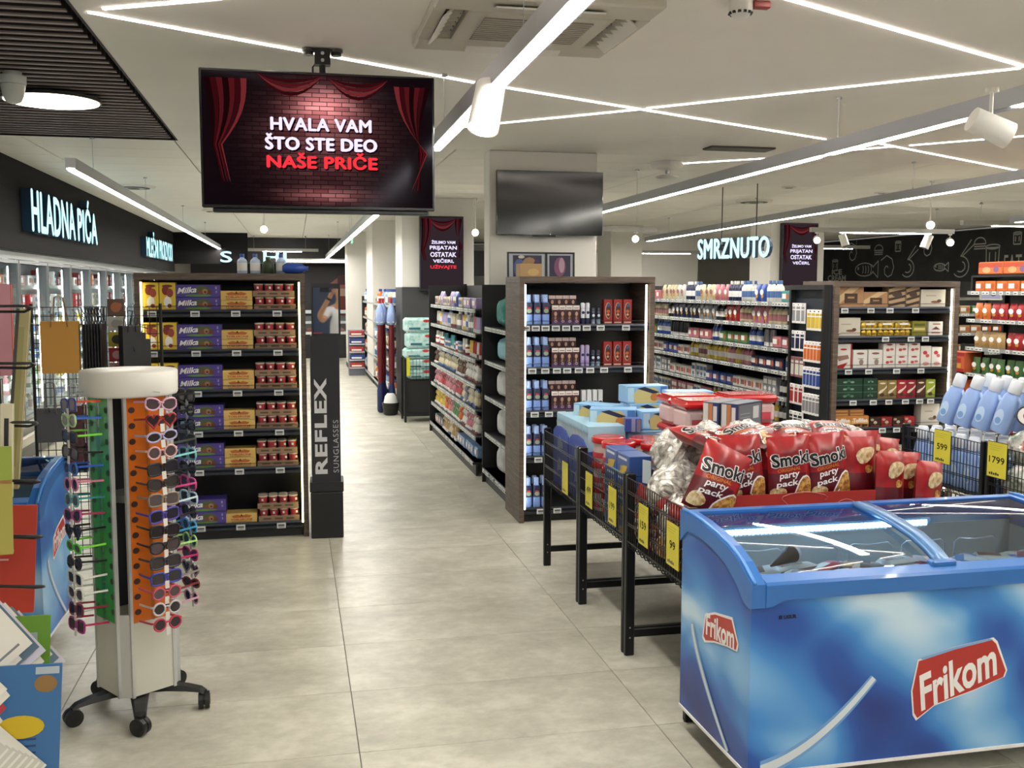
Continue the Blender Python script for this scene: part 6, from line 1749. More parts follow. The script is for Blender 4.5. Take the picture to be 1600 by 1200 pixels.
# ---- middle bin: red-lidded tubs, blue boxes, striped boxes
LIDR = mat('b4161c', 0.25, coat=0.4)
mb = MB(); mb.lathe([(0.075, 0), (0.082, 0.10)], mat('c9b8b4', 0.35), 22); mb.lathe([(0.083, 0.02), (0.0845, 0.05)], mat('b8404a', 0.4), 22)
mb.lathe([(0.090, 0.10), (0.092, 0.104), (0.092, 0.128), (0.086, 0.134), (0.06, 0.130)], LIDR, 22)
tub = mb.mesh('lidded_tub')
mb = MB(); mb.cbox(-0.14, 0.14, -0.10, 0.10, 0, 0.11, mat('cdb4b2', 0.35), 0.02); mb.front(-0.11, 0.11, 0.02, 0.06, -0.1012, mat('b84c58', 0.4)); mb.disc(0.0, 0.075, 0.06, 0.02, -0.1016, mat('c88a50', 0.4)); mb.cbox(-0.152, 0.152, -0.112, 0.112, 0.111, 0.152, LIDR, 0.014); mb.cbox(-0.13, 0.13, -0.09, 0.09, 0.152, 0.158, LIDR, 0.004)
tub2 = mb.mesh('lidded_tub')
TU = [(1.675, 5.285, 0.556), (1.675, 5.10, 0.556), (1.675, 5.285, 0.692), (1.675, 5.10, 0.692), (1.675, 5.285, 0.828), (1.675, 5.10, 0.828), (1.862, 5.20, 0.828), (1.862, 5.20, 0.692), (1.862, 5.01, 0.828)]
for i, (x, y_, z) in enumerate(TU):
    put(tub, 'lidded_tub', (x, y_, z), rnd.uniform(-0.3, 0.3), f'round tub with bright red lid in the middle bin, {("bottom far left","bottom near left","second layer far left","second layer near left","top far left","top near left","top behind right","second layer behind right","top right of the blue boxes")[i]}', 'tub', 'round red-lidded tubs')
TV_ = [(2.12, 5.22, 0.556), (2.12, 5.22, 0.716), (2.12, 5.22, 0.876), (2.11, 5.21, 1.036), (2.45, 5.22, 0.556), (2.45, 5.22, 0.716), (2.45, 5.22, 0.876), (2.44, 5.21, 1.036), (2.12, 4.968, 0.876), (2.12, 4.968, 0.716), (2.12, 4.968, 0.556), (2.10, 4.965, 1.036), (2.45, 4.97, 0.876)]
for i, (x, y_, z) in enumerate(TV_):
    put(tub2, 'lidded_tub', (x, y_, z), rnd.uniform(-0.04, 0.04), f'wide red-lidded tub, {("left back","right back","left front","right front")[0 if i < 4 else (1 if i < 8 else (2 if i < 12 else 3))]} stack of the middle bin, {("bottom","second","third","top")[round((z-0.556)/0.16)]} layer', 'tub', 'wide red-lidded tubs')
bb_ = P(0.19, 0.115, 0.10, mat('2a4a8c', 0.35), [('p', [(-0.06, 0.0), (0.04, 0.01), (0.07, 0.05), (0.0, 0.045)], mat('c9a83c', 0.5)), ('e', -0.02, 0.03, 0.018, 0.012, mat('b89a60', 0.5), 4), ('tr', 'lolloned', 0.0, 0.078, 0.12, 0.018, WTX, {}, 0.0), ('r', -0.1, 0.1, 0.0, 0.008, mat('7fb4dc', 0.5))][:2]+[('r', -0.07, 0.06, 0.072, 0.084, mat('c4ccd8', 0.5)), ('r', -0.1, 0.1, 0.0, 0.008, mat('7fb4dc', 0.5))], 0.003, 'blue_box')
for i in range(2):
    for q in range(4):
        put(bb_, 'blue_box', (BX+0.035, 4.905-i*0.195, 0.556+q*0.101), R(-90), f'dark blue box with yellow picture at the left wires, {("far","near")[i]} stack, {nth(q+1)} from the bottom', 'box', 'dark blue boxes in the middle bin')
def striped(w_, d, h):
    mb = MB(); mb.cbox(-w_/2, w_/2, 0, d, 0, h, mat('2b3048', 0.4), 0.002)
    x0 = -w_/2
    for a, b, c in ((0.02, 0.34, 'c9c6c4'), (0.36, 0.62, 'b87850'), (0.64, 0.97, '2a3a7c')):
        mb.front(x0+a*w_, x0+b*w_, h*0.03, h*0.97, -0.0007, mat(c, 0.45))
    mb.front(x0+0.66*w_, x0+0.9*w_, h*0.5, h*0.9, -0.0013, mat('d0cdc8', 0.45))
    a = w_/2+0.0007
    mb.quad((a, d*0.06, h*0.05), (a, d*0.94, h*0.05), (a, d*0.94, h*0.95), (a, d*0.06, h*0.95), mat('6a6c74', 0.5))
    for i in range(6):
        z = h*(0.2+0.1*i); mb.quad((a+0.0006, d*0.12, z), (a+0.0006, d*0.5, z), (a+0.0006, d*0.5, z+h*0.02), (a+0.0006, d*0.12, z+h*0.02), mat('9a9ca4', 0.5))
    mb.quad((a+0.0006, d*0.62, h*0.55), (a+0.0006, d*0.85, h*0.55), (a+0.0006, d*0.85, h*0.88), (a+0.0006, d*0.62, h*0.88), mat('c6c6c6', 0.5))
    return mb.mesh('striped_box')
sb = striped(0.085, 0.22, 0.165); sbb = striped(0.09, 0.25, 0.185)
for i, (x, y_, z, me, a, lb) in enumerate(((1.745, 4.613, 0.556, sb, 0.0, 'lowest left'), (1.745, 4.613, 0.722, sb, 0, 'second left'), (1.765, 4.69, 0.888, sb, -0.8, 'top left'), (1.845, 4.655, 0.888, sb, -0.8, 'top second'),
                              (1.838, 4.63, 0.722, sb, 0.0, 'middle second'), (1.838, 4.63, 0.556, sb, 0, 'lowest second'), (2.03, 4.72, 1.0185, sbb, -0.95, 'highest, with a grey side, left one'), (2.095, 4.645, 1.0185, sbb, -0.95, 'highest, with a grey side, right one'))):
    put(me, 'striped_box', (x, y_, z), a, f'striped box in the middle bin, {lb}', 'box', 'striped boxes in the middle bin')
flat = P(0.40, 0.24, 0.05, mat('23305e', 0.4), [('r', -0.18, -0.1, 0.005, 0.045, mat('c9c6c4', 0.5)), ('r', -0.09, -0.05, 0.005, 0.045, mat('b87850', 0.5))], 0.003, 'flat_box')
for q in range(9):
    put(flat, 'flat_box', (2.55, 4.613, 0.556+q*0.0512), 0, f'flat dark blue box, {nth(q+1)} from the bottom of the right stack in the middle bin', 'box', 'flat dark blue boxes')
for q in range(9):
    put(flat, 'flat_box', (2.115, 4.613, 0.556+q*0.0512), 0, f'flat dark blue box, {nth(q+1)} from the bottom of the left stack in the middle bin', 'box', 'flat dark blue boxes')

# ---- near bin: snack bags
BAGR = mk_noisecol('snack_bag_red', [(0.35, '7c1218'), (0.55, 'a01b20'), (0.7, 'b82a28')], 7, 2, 0.3, bump=0.25, spec=0.6)
BAGD = mk_noisecol('snack_bag_maroon', [(0.35, '4c1018'), (0.65, '6e1822')], 7, 2, 0.3, bump=0.25, spec=0.6)
SNK = mk_noisecol('snack_picture', [(0.35, '7a4a20'), (0.5, 'b8803c'), (0.62, 'd6ac60'), (0.72, '8a5a2a')], 40, 2, 0.45)
CRM = mk_noisecol('nut_picture', [(0.35, '9a7038'), (0.55, 'd8c49a'), (0.7, 'e4d8bc')], 30, 2, 0.45)
ORG = mat('d07a28', 0.4)
def bag_mesh(seed, w_=0.20, h=0.285, T=0.038, prn=True):
    r_ = random.Random(seed); ph = [r_.uniform(0, 6) for _ in range(4)]
    def th(x, z):
        u, v_ = x/(w_/2), (z-h/2)/(h/2)
        if abs(u) >= 1 or abs(v_) >= 1: return 0.0
        b = (1-abs(u)**3.2)**0.8*(1-abs(v_)**4)**0.9
        return T*b*(1+0.10*math.sin(7*u+ph[0])*abs(v_)+0.09*math.sin(5*v_+ph[1]))+0.0018*math.sin(30*u+ph[2])*abs(v_)**3
    mb = MB(); n, m_ = 15, 19; vs = []; fs = []; fd = []
    for sd in (-1, 1):
        for j in range(m_):
            for i in range(n):
                u, v_ = i/(n-1)*2-1, j/(m_-1)*2-1
                x = u*w_/2*(1-0.05*(1-v_**2)); z = h/2+v_*h/2
                y = sd*(th(u*w_/2, z)) + (0.004*math.sin(26*u+ph[3]) if abs(v_) > 0.99 else 0)
                vs.append((x, y, z))
    for sd in range(2):
        for j in range(m_-1):
            for i in range(n-1):
                a = sd*n*m_+j*n+i
                (fd if (j < m_*0.38 and i < n*0.75) else fs).append((a, a+1, a+n+1, a+n))
    mb.add(vs, fs, BAGR, True); mb.add(vs, fd, BAGD, True)
    def on(e):
        return lambda p: Vector((p.x, -th(p.x, p.z)-e, p.z))
    def patch(cx, cz, rx, rz, m, e, rot=0, n_=16, rings=4):
        vs2 = [on(e)(Vector((cx, 0, cz)))]; f2 = []
        for k in range(1, rings+1):
            for i in range(n_):
                a = 2*PI*i/n_; q = k/rings; wob = 1+0.10*math.sin(3*a+seed)
                x, z = rx*q*wob*math.cos(a), rz*q*wob*math.sin(a)
                x, z = x*math.cos(rot)-z*math.sin(rot), x*math.sin(rot)+z*math.cos(rot)
                x = max(-w_*0.48, min(w_*0.48, cx+x)); z = max(0.012, min(h-0.012, cz+z))
                vs2.append(on(e)(Vector((x, 0, z))))
        for i in range(n_): f2.append((0, 1+i, 1+(i+1) % n_))
        for k in range(rings-1):
            for i in range(n_):
                a, b = 1+k*n_+i, 1+k*n_+(i+1) % n_; f2.append((a, a+n_, b+n_, b))
        mb.add(vs2, f2, m, True)
    if prn:
        patch(w_*0.27, h*0.17, w_*0.22, h*0.24, WTX, 0.0012, -0.5); patch(w_*0.28, h*0.165, w_*0.20, h*0.22, SNK, 0.0020, -0.5)
        patch(-w_*0.3, h*0.13, w_*0.17, h*0.11, CRM, 0.0016, 0.3)
        s3 = 0.12
        mb.text('Smoki', (-0.003, 0, h*0.665), (1, 0, s3), (-0.12, 0, 1), w_*0.88, h*0.225, WTX, offset=0.075, fn=on(0.0024))
        mb.text('Smoki', (-0.003, 0, h*0.665), (1, 0, s3), (-0.12, 0, 1), w_*0.84, h*0.205, mat('0c0b0c', 0.4), offset=0.030, fn=on(0.0032))
        mb.text('ORIGINAL', (-0.012, 0, h*0.505), (1, 0, s3), (0, 0, 1), w_*0.52, h*0.055, ORG, offset=0.02, fn=on(0.0024))
        mb.text('party', (-0.012, 0, h*0.405), (1, 0, s3), (0.1, 0, 1), w_*0.44, h*0.115, WTX, offset=0.02, fn=on(0.0028))
        mb.text('pack', (-0.022, 0, h*0.285), (1, 0, s3), (0.1, 0, 1), w_*0.48, h*0.115, WTX, offset=0.02, fn=on(0.0028))
    else:
        patch(0.0, h*0.72, w_*0.3, h*0.12, CRM, 0.0016, 0.3); patch(w_*0.1, h*0.5, w_*0.12, h*0.06, SNK, 0.002, 0.1)
    return mb.mesh('snack_bag')
bagm = [bag_mesh(k) for k in range(4)]; bigb = bag_mesh(9, 0.225, 0.30, 0.042); sideb = [bag_mesh(20+k, prn=False) for k in range(2)]
G = 'red snack bags'
def bag(me, x, y_, z, rot, lb):
    put(me, 'snack_bag', (x, y_, z), 0, lb, 'bag', G, rot=rot)
bag(bigb, 1.655, 3.90, 0.835, (-0.18, 0.46, -0.05), 'large red snack bag leaning left at the corner beside the 99 price card')
bag(bagm[0], 1.885, 3.99, 0.855, (-0.08, -0.10, 0.05), 'red snack bag standing in the red tray, left of three')
bag(bagm[1], 2.09, 3.99, 0.850, (-0.06, -0.03, -0.05), 'red snack bag standing in the red tray, middle of three')
bag(bagm[2], 2.285, 3.99, 0.855, (-0.10, -0.10, 0.02), 'red snack bag standing in the red tray, right of three')
bag(sideb[0], 1.75, 4.07, 0.79, (0.05, 0.10, 0.5), 'plain dark red snack bag between the corner bag and the red tray')
for i, (x, y_, z, rx, ry, rz_, lb) in enumerate(((1.84, 4.10, 1.055, -1.32, 0.20, 0.5, 'lying at the left end of the heap'), (2.03, 4.12, 1.065, -1.38, -0.12, 0.15, 'lying on top behind the left standing bag'),
        (2.22, 4.13, 1.065, -1.40, 0.08, -0.2, 'lying on top behind the middle standing bag'), (2.40, 4.14, 1.055, -1.32, 0.12, -0.35, 'lying on top behind the right standing bag'),
        (1.97, 4.27, 1.065, -1.45, 0.05, 0.6, 'lying in the second row, left'), (2.17, 4.28, 1.075, -1.47, 0.0, 0.3, 'lying in the second row, middle'), (2.37, 4.28, 1.065, -1.45, 0.03, -0.3, 'lying in the second row, right'))):
    bag(bagm[i % 4], x, y_, z, (rx, ry, rz_), f'red snack bag {lb}')
for i, (x, y_, z, rx, ry, rz_) in enumerate(((2.45, 4.03, 0.83, -0.1, 0.05, 0.30), (2.56, 3.98, 0.77, -0.06, 0.10, 0.38), (2.655, 4.05, 0.755, 0.02, 0.12, 0.30), (2.74, 3.97, 0.72, -0.05, 0.16, 0.42), (2.56, 4.20, 0.82, 0.0, 0.1, 0.35), (2.68, 4.24, 0.79, 0, 0.15, 0.4))):
    bag(sideb[i % 2], x, y_, z, (rx, ry, rz_), f'plain red snack bag seen from its side, {nth(i+1)} toward the right end of the heap')
for i in range(3):
    bag(bagm[i], 1.60, 4.46-i*0.22, 0.562, (0.0, 0, R(-90)+0.05*i), f'red snack bag inside the wires of the near bin, {nth(i+1)} from the far end')
for ix in range(4):
    for iz in range(2):
        bag(sideb[(ix+iz) % 2], 1.90+ix*0.21, 4.19, 0.57+iz*0.265, (0, 0, 0.0), f'plain red snack bag buried in the heap, {nth(ix+1)} from left, {("lower","upper")[iz]} layer')
# red display tray
t = thing('display_tray', 'red cardboard display tray with white curls below the standing bags', 'tray', (1.76, 3.92, 0.765), 0)
TRR = mat('a83028', 0.45)
mb = MB(); mb.box(0, 0.70, 0, 0.16, 0, 0.004, TRR); mb.build('tray_floor', t)
mb = MB(); mb.box(0, 0.70, 0, 0.004, 0.004, 0.135, TRR)
for cx, cz, r1, r2_ in ((0.36, 0.10, 0.10, 0.04), (0.12, 0.05, 0.03, 0.018), (0.56, 0.07, 0.04, 0.03), (0.46, 0.03, 0.03, 0.02)):
    pr = [(cx+r1*math.cos(a/10*PI)*(1+0.2*math.sin(a)), -0.0015, cz+r2_*math.sin(a/10*PI)) for a in range(0, 17)]
    mb.tube(pr, 0.0016, mat('c98a84', 0.5), 4)
mb.disc(0.05, 0.06, 0.016, 0.022, -0.001, mat('7a8a30', 0.5)); mb.disc(0.62, 0.05, 0.02, 0.014, -0.001, mat('c07a28', 0.5)); mb.build('front_panel', t)
mb = MB(); mb.box(0, 0.004, 0.004, 0.16, 0.004, 0.14, mat('b0aca6', 0.5)); mb.build('side_panel', t)
mb = MB(); mb.box(0.696, 0.70, 0.004, 0.16, 0.004, 0.11, TRR); mb.build('side_panel', t)
mb = MB(); mb.box(0.02, 0.68, 0.02, 0.15, -0.205, -0.003, mat('6a4a3a', 0.7))
o = mb.build('support_box', t)
# silver bags
SILV = mk_noisecol('crumpled_silver_film', [(0.32, '55534f'), (0.42, '9a9892'), (0.5, 'c6c4bc'), (0.58, 'e4e2da'), (0.68, '8a8882')], 9, 5, 0.22, bump=0.9, metal=0.35, dist=2.5, spec=0.8)
def crumple(seed, rx, ry, rz_, amp=0.14):
    from mathutils import noise as NZ
    bm = bmesh.new(); bmesh.ops.create_icosphere(bm, subdivisions=4, radius=1)
    for v in bm.verts:
        p = v.co.copy()
        d = NZ.noise(p*1.6+Vector((seed, 0, 0)))*amp*1.4+abs(NZ.noise(p*4+Vector((0, seed, 0))))*amp*0.9+abs(NZ.noise(p*9+Vector((seed, seed, 0))))*amp*0.5
        k = 1+d
        v.co = Vector((p.x*rx*k, p.y*ry*k, max(-rz_*0.7, p.z*rz_*k)))
    me = D.meshes.new('silver_bag'); bm.to_mesh(me); bm.free()
    me.materials.append(SILV); me.polygons.foreach_set('use_smooth', [False]*len(me.polygons)); return me
for i, (x, y_, z, rx, ry, rz_, lb) in enumerate(((1.71, 4.33, 0.82, 0.13, 0.15, 0.17, 'at the left corner, beside the price cards'), (1.90, 4.42, 0.95, 0.13, 0.11, 0.16, 'in the middle of the heap'), (1.73, 4.41, 1.00, 0.11, 0.10, 0.12, 'upper left of the heap'),
        (2.08, 4.45, 1.02, 0.13, 0.10, 0.13, 'behind the corner snack bag'), (2.33, 4.47, 1.03, 0.15, 0.10, 0.10, 'lying behind the flat red bags'), (2.58, 4.47, 1.03, 0.15, 0.10, 0.085, 'rightmost, at the back of the heap'), (1.66, 4.17, 0.72, 0.09, 0.13, 0.14, 'low, between the 159 and 99 price cards'), (1.90, 4.44, 1.05, 0.11, 0.08, 0.09, 'small one on top, left of the lying snack bags'))):
    put(crumple(i*3.1, rx, ry, rz_), 'silver_bag', (x, y_, z), rnd.uniform(0, 3), f'crumpled silver film bag, {lb}', 'bag', 'crumpled silver bags')
put(P(0.06, 0.004, 0.11, mat('a8b4bc', 0.4), [], 0.001, 'label_card'), 'label_card', (1.597, 4.445, 0.86), R(-70), 'small pale tag on the silver bags', 'tag')

# ---- right bins: jugs and bags
JB = mk_noisecol('pale_blue_plastic', [(0.3, '7f9cd4'), (0.7, '9ab4de')], 3, 2, 0.35)
JW = mat('cdd3dc', 0.35)
mb = MB()
mb.lathe([(0.050, 0), (0.056, 0.012), (0.058, 0.16), (0.046, 0.225), (0.030, 0.25)], JB, 16, sq=0.5, sx=1.0, sy=0.62)
mb.lathe([(0.038, 0.245), (0.040, 0.25), (0.038, 0.315), (0.03, 0.325)], JW, 16, sx=1.0, sy=0.8)
mb.tube([(0.052, 0, 0.12), (0.070, 0, 0.15), (0.066, 0, 0.20), (0.040, 0, 0.23)], 0.010, JB, 8)
mb.disc(-0.012, 0.09, 0.03, 0.05, -0.0375, mat('b4cbe6', 0.4)); mb.disc(-0.012, 0.07, 0.02, 0.02, -0.038, mat('6f98cc', 0.4))
jug = mb.mesh('detergent_jug')
for i in range(6):
    for j in range(3):
        put(jug, 'detergent_jug', (CX+0.10+j*0.10, 5.85-i*0.128, 0.556), R(-90)+0.05, f'pale blue detergent jug in the right bin, {nth(i+1)} from the far end, {("front","second","third")[j]} row', 'jug', 'pale blue detergent jugs')
for i in range(4):
    put(jug, 'detergent_jug', (CX+0.12+0.015*i, 5.66-i*0.15, 0.925), 0, f'pale blue jug leaning on top of the right bin, {nth(i+1)} from left', 'jug', 'pale blue detergent jugs', rot=(R(-8), R(14), R(-75)))
for i in range(3):
    put(jug, 'detergent_jug', (CX+0.34, 5.60-i*0.15, 0.92), 0, f'pale blue jug in the back row atop the right bin, {nth(i+1)} from left', 'jug', 'pale blue detergent jugs', rot=(R(0), R(10), R(-80)))
GRB = mk_noisecol('green_silver_bag', [(0.35, '4a6a4a'), (0.45, 'a8aca4'), (0.55, 'd0d2cc'), (0.65, 'b0483c'), (0.75, '7a8a6a')], 10, 4, 0.3, bump=0.6, metal=0.2)
SILV_keep = SILV; SILV = GRB
gb = [crumple(30+i*2, 0.13, 0.12, 0.12, 0.10) for i in range(3)]
SILV = SILV_keep
for i, (x, y_, z) in enumerate(((4.06, 4.95, 0.66), (4.06, 4.70, 0.66), (4.07, 4.45, 0.66), (4.10, 4.95, 0.86), (4.10, 4.70, 0.86), (4.10, 4.45, 0.86), (4.12, 4.86, 1.03), (4.14, 4.60, 1.03), (4.12, 4.88, 1.19))):
    put(gb[i % 3], 'patterned_bag', (x, y_, z), i*0.8, f'crumpled silver and green bag in the rightmost bin, {("low far","low middle","low near","upper far","upper middle","upper near","top far","top near","highest")[i]}', 'bag', 'silver and green bags')
mb = MB(); mb.T = Matrix.Translation((0, 0, 0)); mb.disc(0, 0, 0.07, 0.06, 0, mat('4a4a44', 0.4), 20); mb.disc(0, 0, 0.060, 0.050, -0.002, WTX, 20); mb.disc(0.01, 0.0, 0.04, 0.03, -0.004, mat('a83a40', 0.4), 14)
put(mb.mesh('bag_label'), 'bag_label', (3.96, 4.84, 1.07), R(-60), 'round white and red label on the topmost silver bag', 'label')

# ================================================================== sunglasses tower
TX, TY = -0.665, 4.37
t = thing('sunglasses_tower', 'rotating sunglasses display tower with green and orange panels on a castor base', 'display stand', (TX, TY, 0), 0)
TA = R(-54.5)          # outward normal of the orange face
hw, ch = 0.09, 0.1325  # half panel width, distance of the panels from the axis
faces = []
for k in range(4):
    a = TA+k*PI/2
    faces.append(a)
    rz_ = a+PI/2     # local -y points outwards
    T_ = Matrix.Rotation(rz_, 4, 'Z')
    colr = ('d06a1e', '2c50a8', '8a2f7a', '2fa63c')[k]
    pm = mk_noisecol('tower_panel_'+('orange', 'blue', 'purple', 'green')[k], [(0.3, colr), (0.7, colr)], 3, 1, 0.25)
    mb = MB(); mb.T = T_; mb.box(-hw, hw, -ch, -ch+0.006, 0.42, 1.335, pm)
    for i in range(15):
        z = 0.463+i*0.0632
        for sx in (-0.062, 0.062):
            mb.disc(sx, z, 0.0145, 0.0125, -ch-0.0008, mat('3a2018' if k == 0 else '1c4a20', 0.7), 14)
    mb.build('colour_panel', t)
    mb = MB(); mb.T = T_; mb.box(-hw+0.004, hw-0.004, -ch+0.007, -ch+0.010, 0.42, 1.33, mat('38383c', 0.5)); mb.build('panel_lining', t)
    mb = MB(); mb.T = T_; mb.box(-hw, hw, -ch, -ch+0.006, 0.115, 0.418, mat('c4c3b6', 0.35)); mb.build('lower_panel', t)
    for sx in (-1, 1):
        mb = MB(); mb.T = T_; mb.box(sx*hw-0.006, sx*hw+0.006, -ch-0.004, -ch+0.012, 0.11, 1.335, ALU); mb.build('edge_profile', t)
    mb = MB(); mb.T = Matrix.Rotation(rz_+PI/4, 4, 'Z'); c_ = (hw+ch)/math.sqrt(2)-0.002
    mb.box(-0.026, 0.026, -c_, -c_+0.005, 0.11, 0.455, ALU); mb.build('corner_plate', t)
    mb = MB(); mb.T = T_; mb.box(-0.004, 0.004, -ch-0.012, -ch-0.001, 0.42, 1.33, GLASS)
    for i in range(15): mb.box(-0.0035, 0.0035, -ch-0.11, -ch-0.012, 0.472+i*0.0632, 0.476+i*0.0632, GLASS)
    mb.build('nose_rail', t)
mb = MB(); mb.cyl((0, 0, 0.11), (0, 0, 1.34), 0.014, 0.014, ALU, 12); mb.build('axle', t)
mb = MB(); mb.cyl((0, 0, 0.9), (0.0, 0.0, 0.93), 0.09, 0.09, ALU, 20); mb.build('inner_disc', t)
mb = MB(); mb.lathe([(0.175, 1.335), (0.185, 1.337), (0.189, 1.345), (0.190, 1.43), (0.186, 1.436), (0.05, 1.437)], mat('dedcd4', 0.4), 48); mb.build('top_disc', t)
mb = MB(); mb.lathe([(0.05, 0.075), (0.06, 0.09), (0.10, 0.105), (0.10, 0.112)], BLACK, 24); mb.build('base_hub', t)
A0 = R(206.5)
for k in range(5):
    a = A0+k*R(72); T_ = Matrix.Rotation(a, 4, 'Z')
    mb = MB(); mb.T = T_; vs = []; fs = []; pr = [(0.04, 0.112, 0.075, 0.040), (0.12, 0.112, 0.070, 0.034), (0.20, 0.102, 0.055, 0.028), (0.255, 0.090, 0.040, 0.024), (0.272, 0.078, 0.034, 0.022)]
    for (r_, z, th_, w_) in pr:
        vs += [(r_, -w_, z-th_*0.35), (r_, w_, z-th_*0.35), (r_, w_*0.75, z), (r_, -w_*0.75, z)]
    for i in range(len(pr)-1):
        for j in range(4): fs.append((i*4+j, i*4+(j+1) % 4, i*4+4+(j+1) % 4, i*4+4+j))
    fs += [(3, 2, 1, 0), tuple(range((len(pr)-1)*4, len(pr)*4))]
    mb.add(vs, fs, BLACK, False); leg = mb.build('leg', t, fix=True)
    mb = MB(); mb.T = T_ @ Matrix.Translation((0.268, 0, 0)) @ Matrix.Rotation(0.9*k, 4, 'Z')
    mb.cyl((0, -0.022, 0.036), (0, -0.003, 0.036), 0.036, 0.036, mat('161516', 0.35), 24); mb.cyl((0, 0.003, 0.036), (0, 0.022, 0.036), 0.036, 0.036, mat('161516', 0.35), 24)
    mb.cyl((0, -0.024, 0.038), (0, 0.024, 0.038), 0.024, 0.024, BLACK, 14); mb.cyl((0, 0, 0.05), (0, 0, 0.080), 0.012, 0.012, BLACK, 8); mb.build('castor', leg)

LENSB = mat('2a2224', 0.12, spec=0.6); LENSG = mat('4c4044', 0.12, spec=0.6)
def glasses_geo(shape, m, lens):
    """spectacles: front in the x-z plane at y=0 facing -y, arms running to +y"""
    mbs = {}
    pts = []
    n = 18
    for i in range(n):
        a = 2*PI*i/n; c, s_ = math.cos(a), math.sin(a)
        if shape == 'round': x, z = 0.025*c, 0.024*s_
        elif shape == 'oval': x, z = 0.029*c, 0.019*s_
        elif shape == 'cat': x, z = 0.030*c, 0.023*s_+0.009*max(0, c)*(s_ > 0)
        elif shape == 'heart': x = 0.029*(s_**3); z = 0.0015+0.0019*(13*c-5*math.cos(2*a)-2*math.cos(3*a)-math.cos(4*a))
        else: x, z = 0.029*abs(c)**0.6*(1 if c > 0 else -1), 0.023*abs(s_)**0.6*(1 if s_ > 0 else -1)-0.002*(s_ < 0)
        pts.append((x, z))
    front = MB(); lens_m = []
    for sx in (-1, 1):
        rim = [(sx*(0.034+x), -0.001+0.05*(0.034+x)**2*20*0.2, z) for x, z in pts]
        front.tube(rim, 0.0042, m, 6, closed=True)
        lm = MB(); lm.poly([(sx*(0.034+x*0.97), -0.001, z*0.97) for x, z in pts], lens)
        lens_m.append(lm.mesh('lens'))
    front.tube([(-0.012, 0, 0.006), (0, -0.002, 0.009), (0.012, 0, 0.006)], 0.0034, m, 6)
    fm = front.mesh('frame')
    arms = []
    for sx in (-1, 1):
        am = MB()
        pth = [(sx*0.061, 0.0, 0.010), (sx*0.066, 0.006, 0.010), (sx*0.066, 0.06, 0.007), (sx*0.063, 0.102, 0.004)]
        for (a, b) in zip(pth[:-1], pth[1:]):
            am.add([(a[0]-0.0015, a[1], a[2]-0.004), (a[0]+0.0015, a[1], a[2]-0.004), (a[0]+0.0015, a[1], a[2]+0.004), (a[0]-0.0015, a[1], a[2]+0.004),
                    (b[0]-0.0015, b[1], b[2]-0.004), (b[0]+0.0015, b[1], b[2]-0.004), (b[0]+0.0015, b[1], b[2]+0.004), (b[0]-0.0015, b[1], b[2]+0.004)],
                   [(0, 1, 5, 4), (1, 2, 6, 5), (2, 3, 7, 6), (3, 0, 4, 7), (0, 3, 2, 1), (4, 5, 6, 7)], m)
        arms.append(am.mesh('arm'))
    tg = MB(); tg.box(-0.009, 0.009, -0.006, -0.0045, -0.045, -0.014, mat('d6d4cc', 0.4)); 
    return fm, lens_m, arms, tg.mesh('paper_tag')
_g = {}
SHP = ['cat', 'heart', 'oval', 'round', 'square', 'cat', 'square', 'square', 'square', 'cat', 'square', 'square', 'round', 'round', 'round']
ORC = ['d8a4bc', 'a01822', 'b4aed4', 'd8a8a8', '141214', '2a1a18', '8a7a6a', '4a3ea0', '141214', '141214', '2a2a3a', '2a3aa0', 'c8506a', 'c8c0c4', 'b8284a']
ORN = ['pink', 'red', 'lilac', 'pale rose', 'black', 'dark brown', 'clear', 'violet', 'black', 'black', 'navy', 'blue', 'pink', 'white', 'crimson']
GRC = ['2a3a8c', 'b8dca0', '3a2a2a', '141214', '3a6ac0', 'd07aa0', '5aa0a8', 'b04a8a', '1c1c3a', '3ac03a', '141214', 'd8d4cc', 'd0d0c8', '7a1a3c', 'a01a7a']
GRN = ['blue and orange', 'pale green', 'dark and lime', 'black', 'bright blue', 'pink', 'teal', 'magenta', 'navy', 'lime', 'black and white', 'white', 'ivory', 'wine', 'purple']
GAC = ['d8542a', '3a6ac0', '7adc3a', '141214', '2c5ac0', 'd07a90', '2f8a8a', 'a03a5a', '141214', '7ae03a', '141214', 'e0dcd0', 'dcdcd0', '8a1a2c', 'b01a4c']
BLC = ['1a1a1a', '141214', '141214', '4a4a44', '8ad0d0', '141418', 'd84a8c', 'd0e8f0', '2a1c18', '3a9ac8', 'b0e08c', 'c0286a', '9a8a8a', '7a2a30', 'd0a0b4']
BLN = ['black', 'black', 'black', 'grey', 'turquoise', 'dark', 'hot pink', 'icy white', 'dark brown', 'sky blue', 'lime', 'magenta', 'smoky', 'wine', 'rose']
HTN = ['topmost', 'second', 'third', 'fourth', 'fifth', 'sixth', 'seventh', 'eighth', 'ninth', 'tenth', 'eleventh', 'twelfth', 'thirteenth', 'fourteenth', 'lowest']
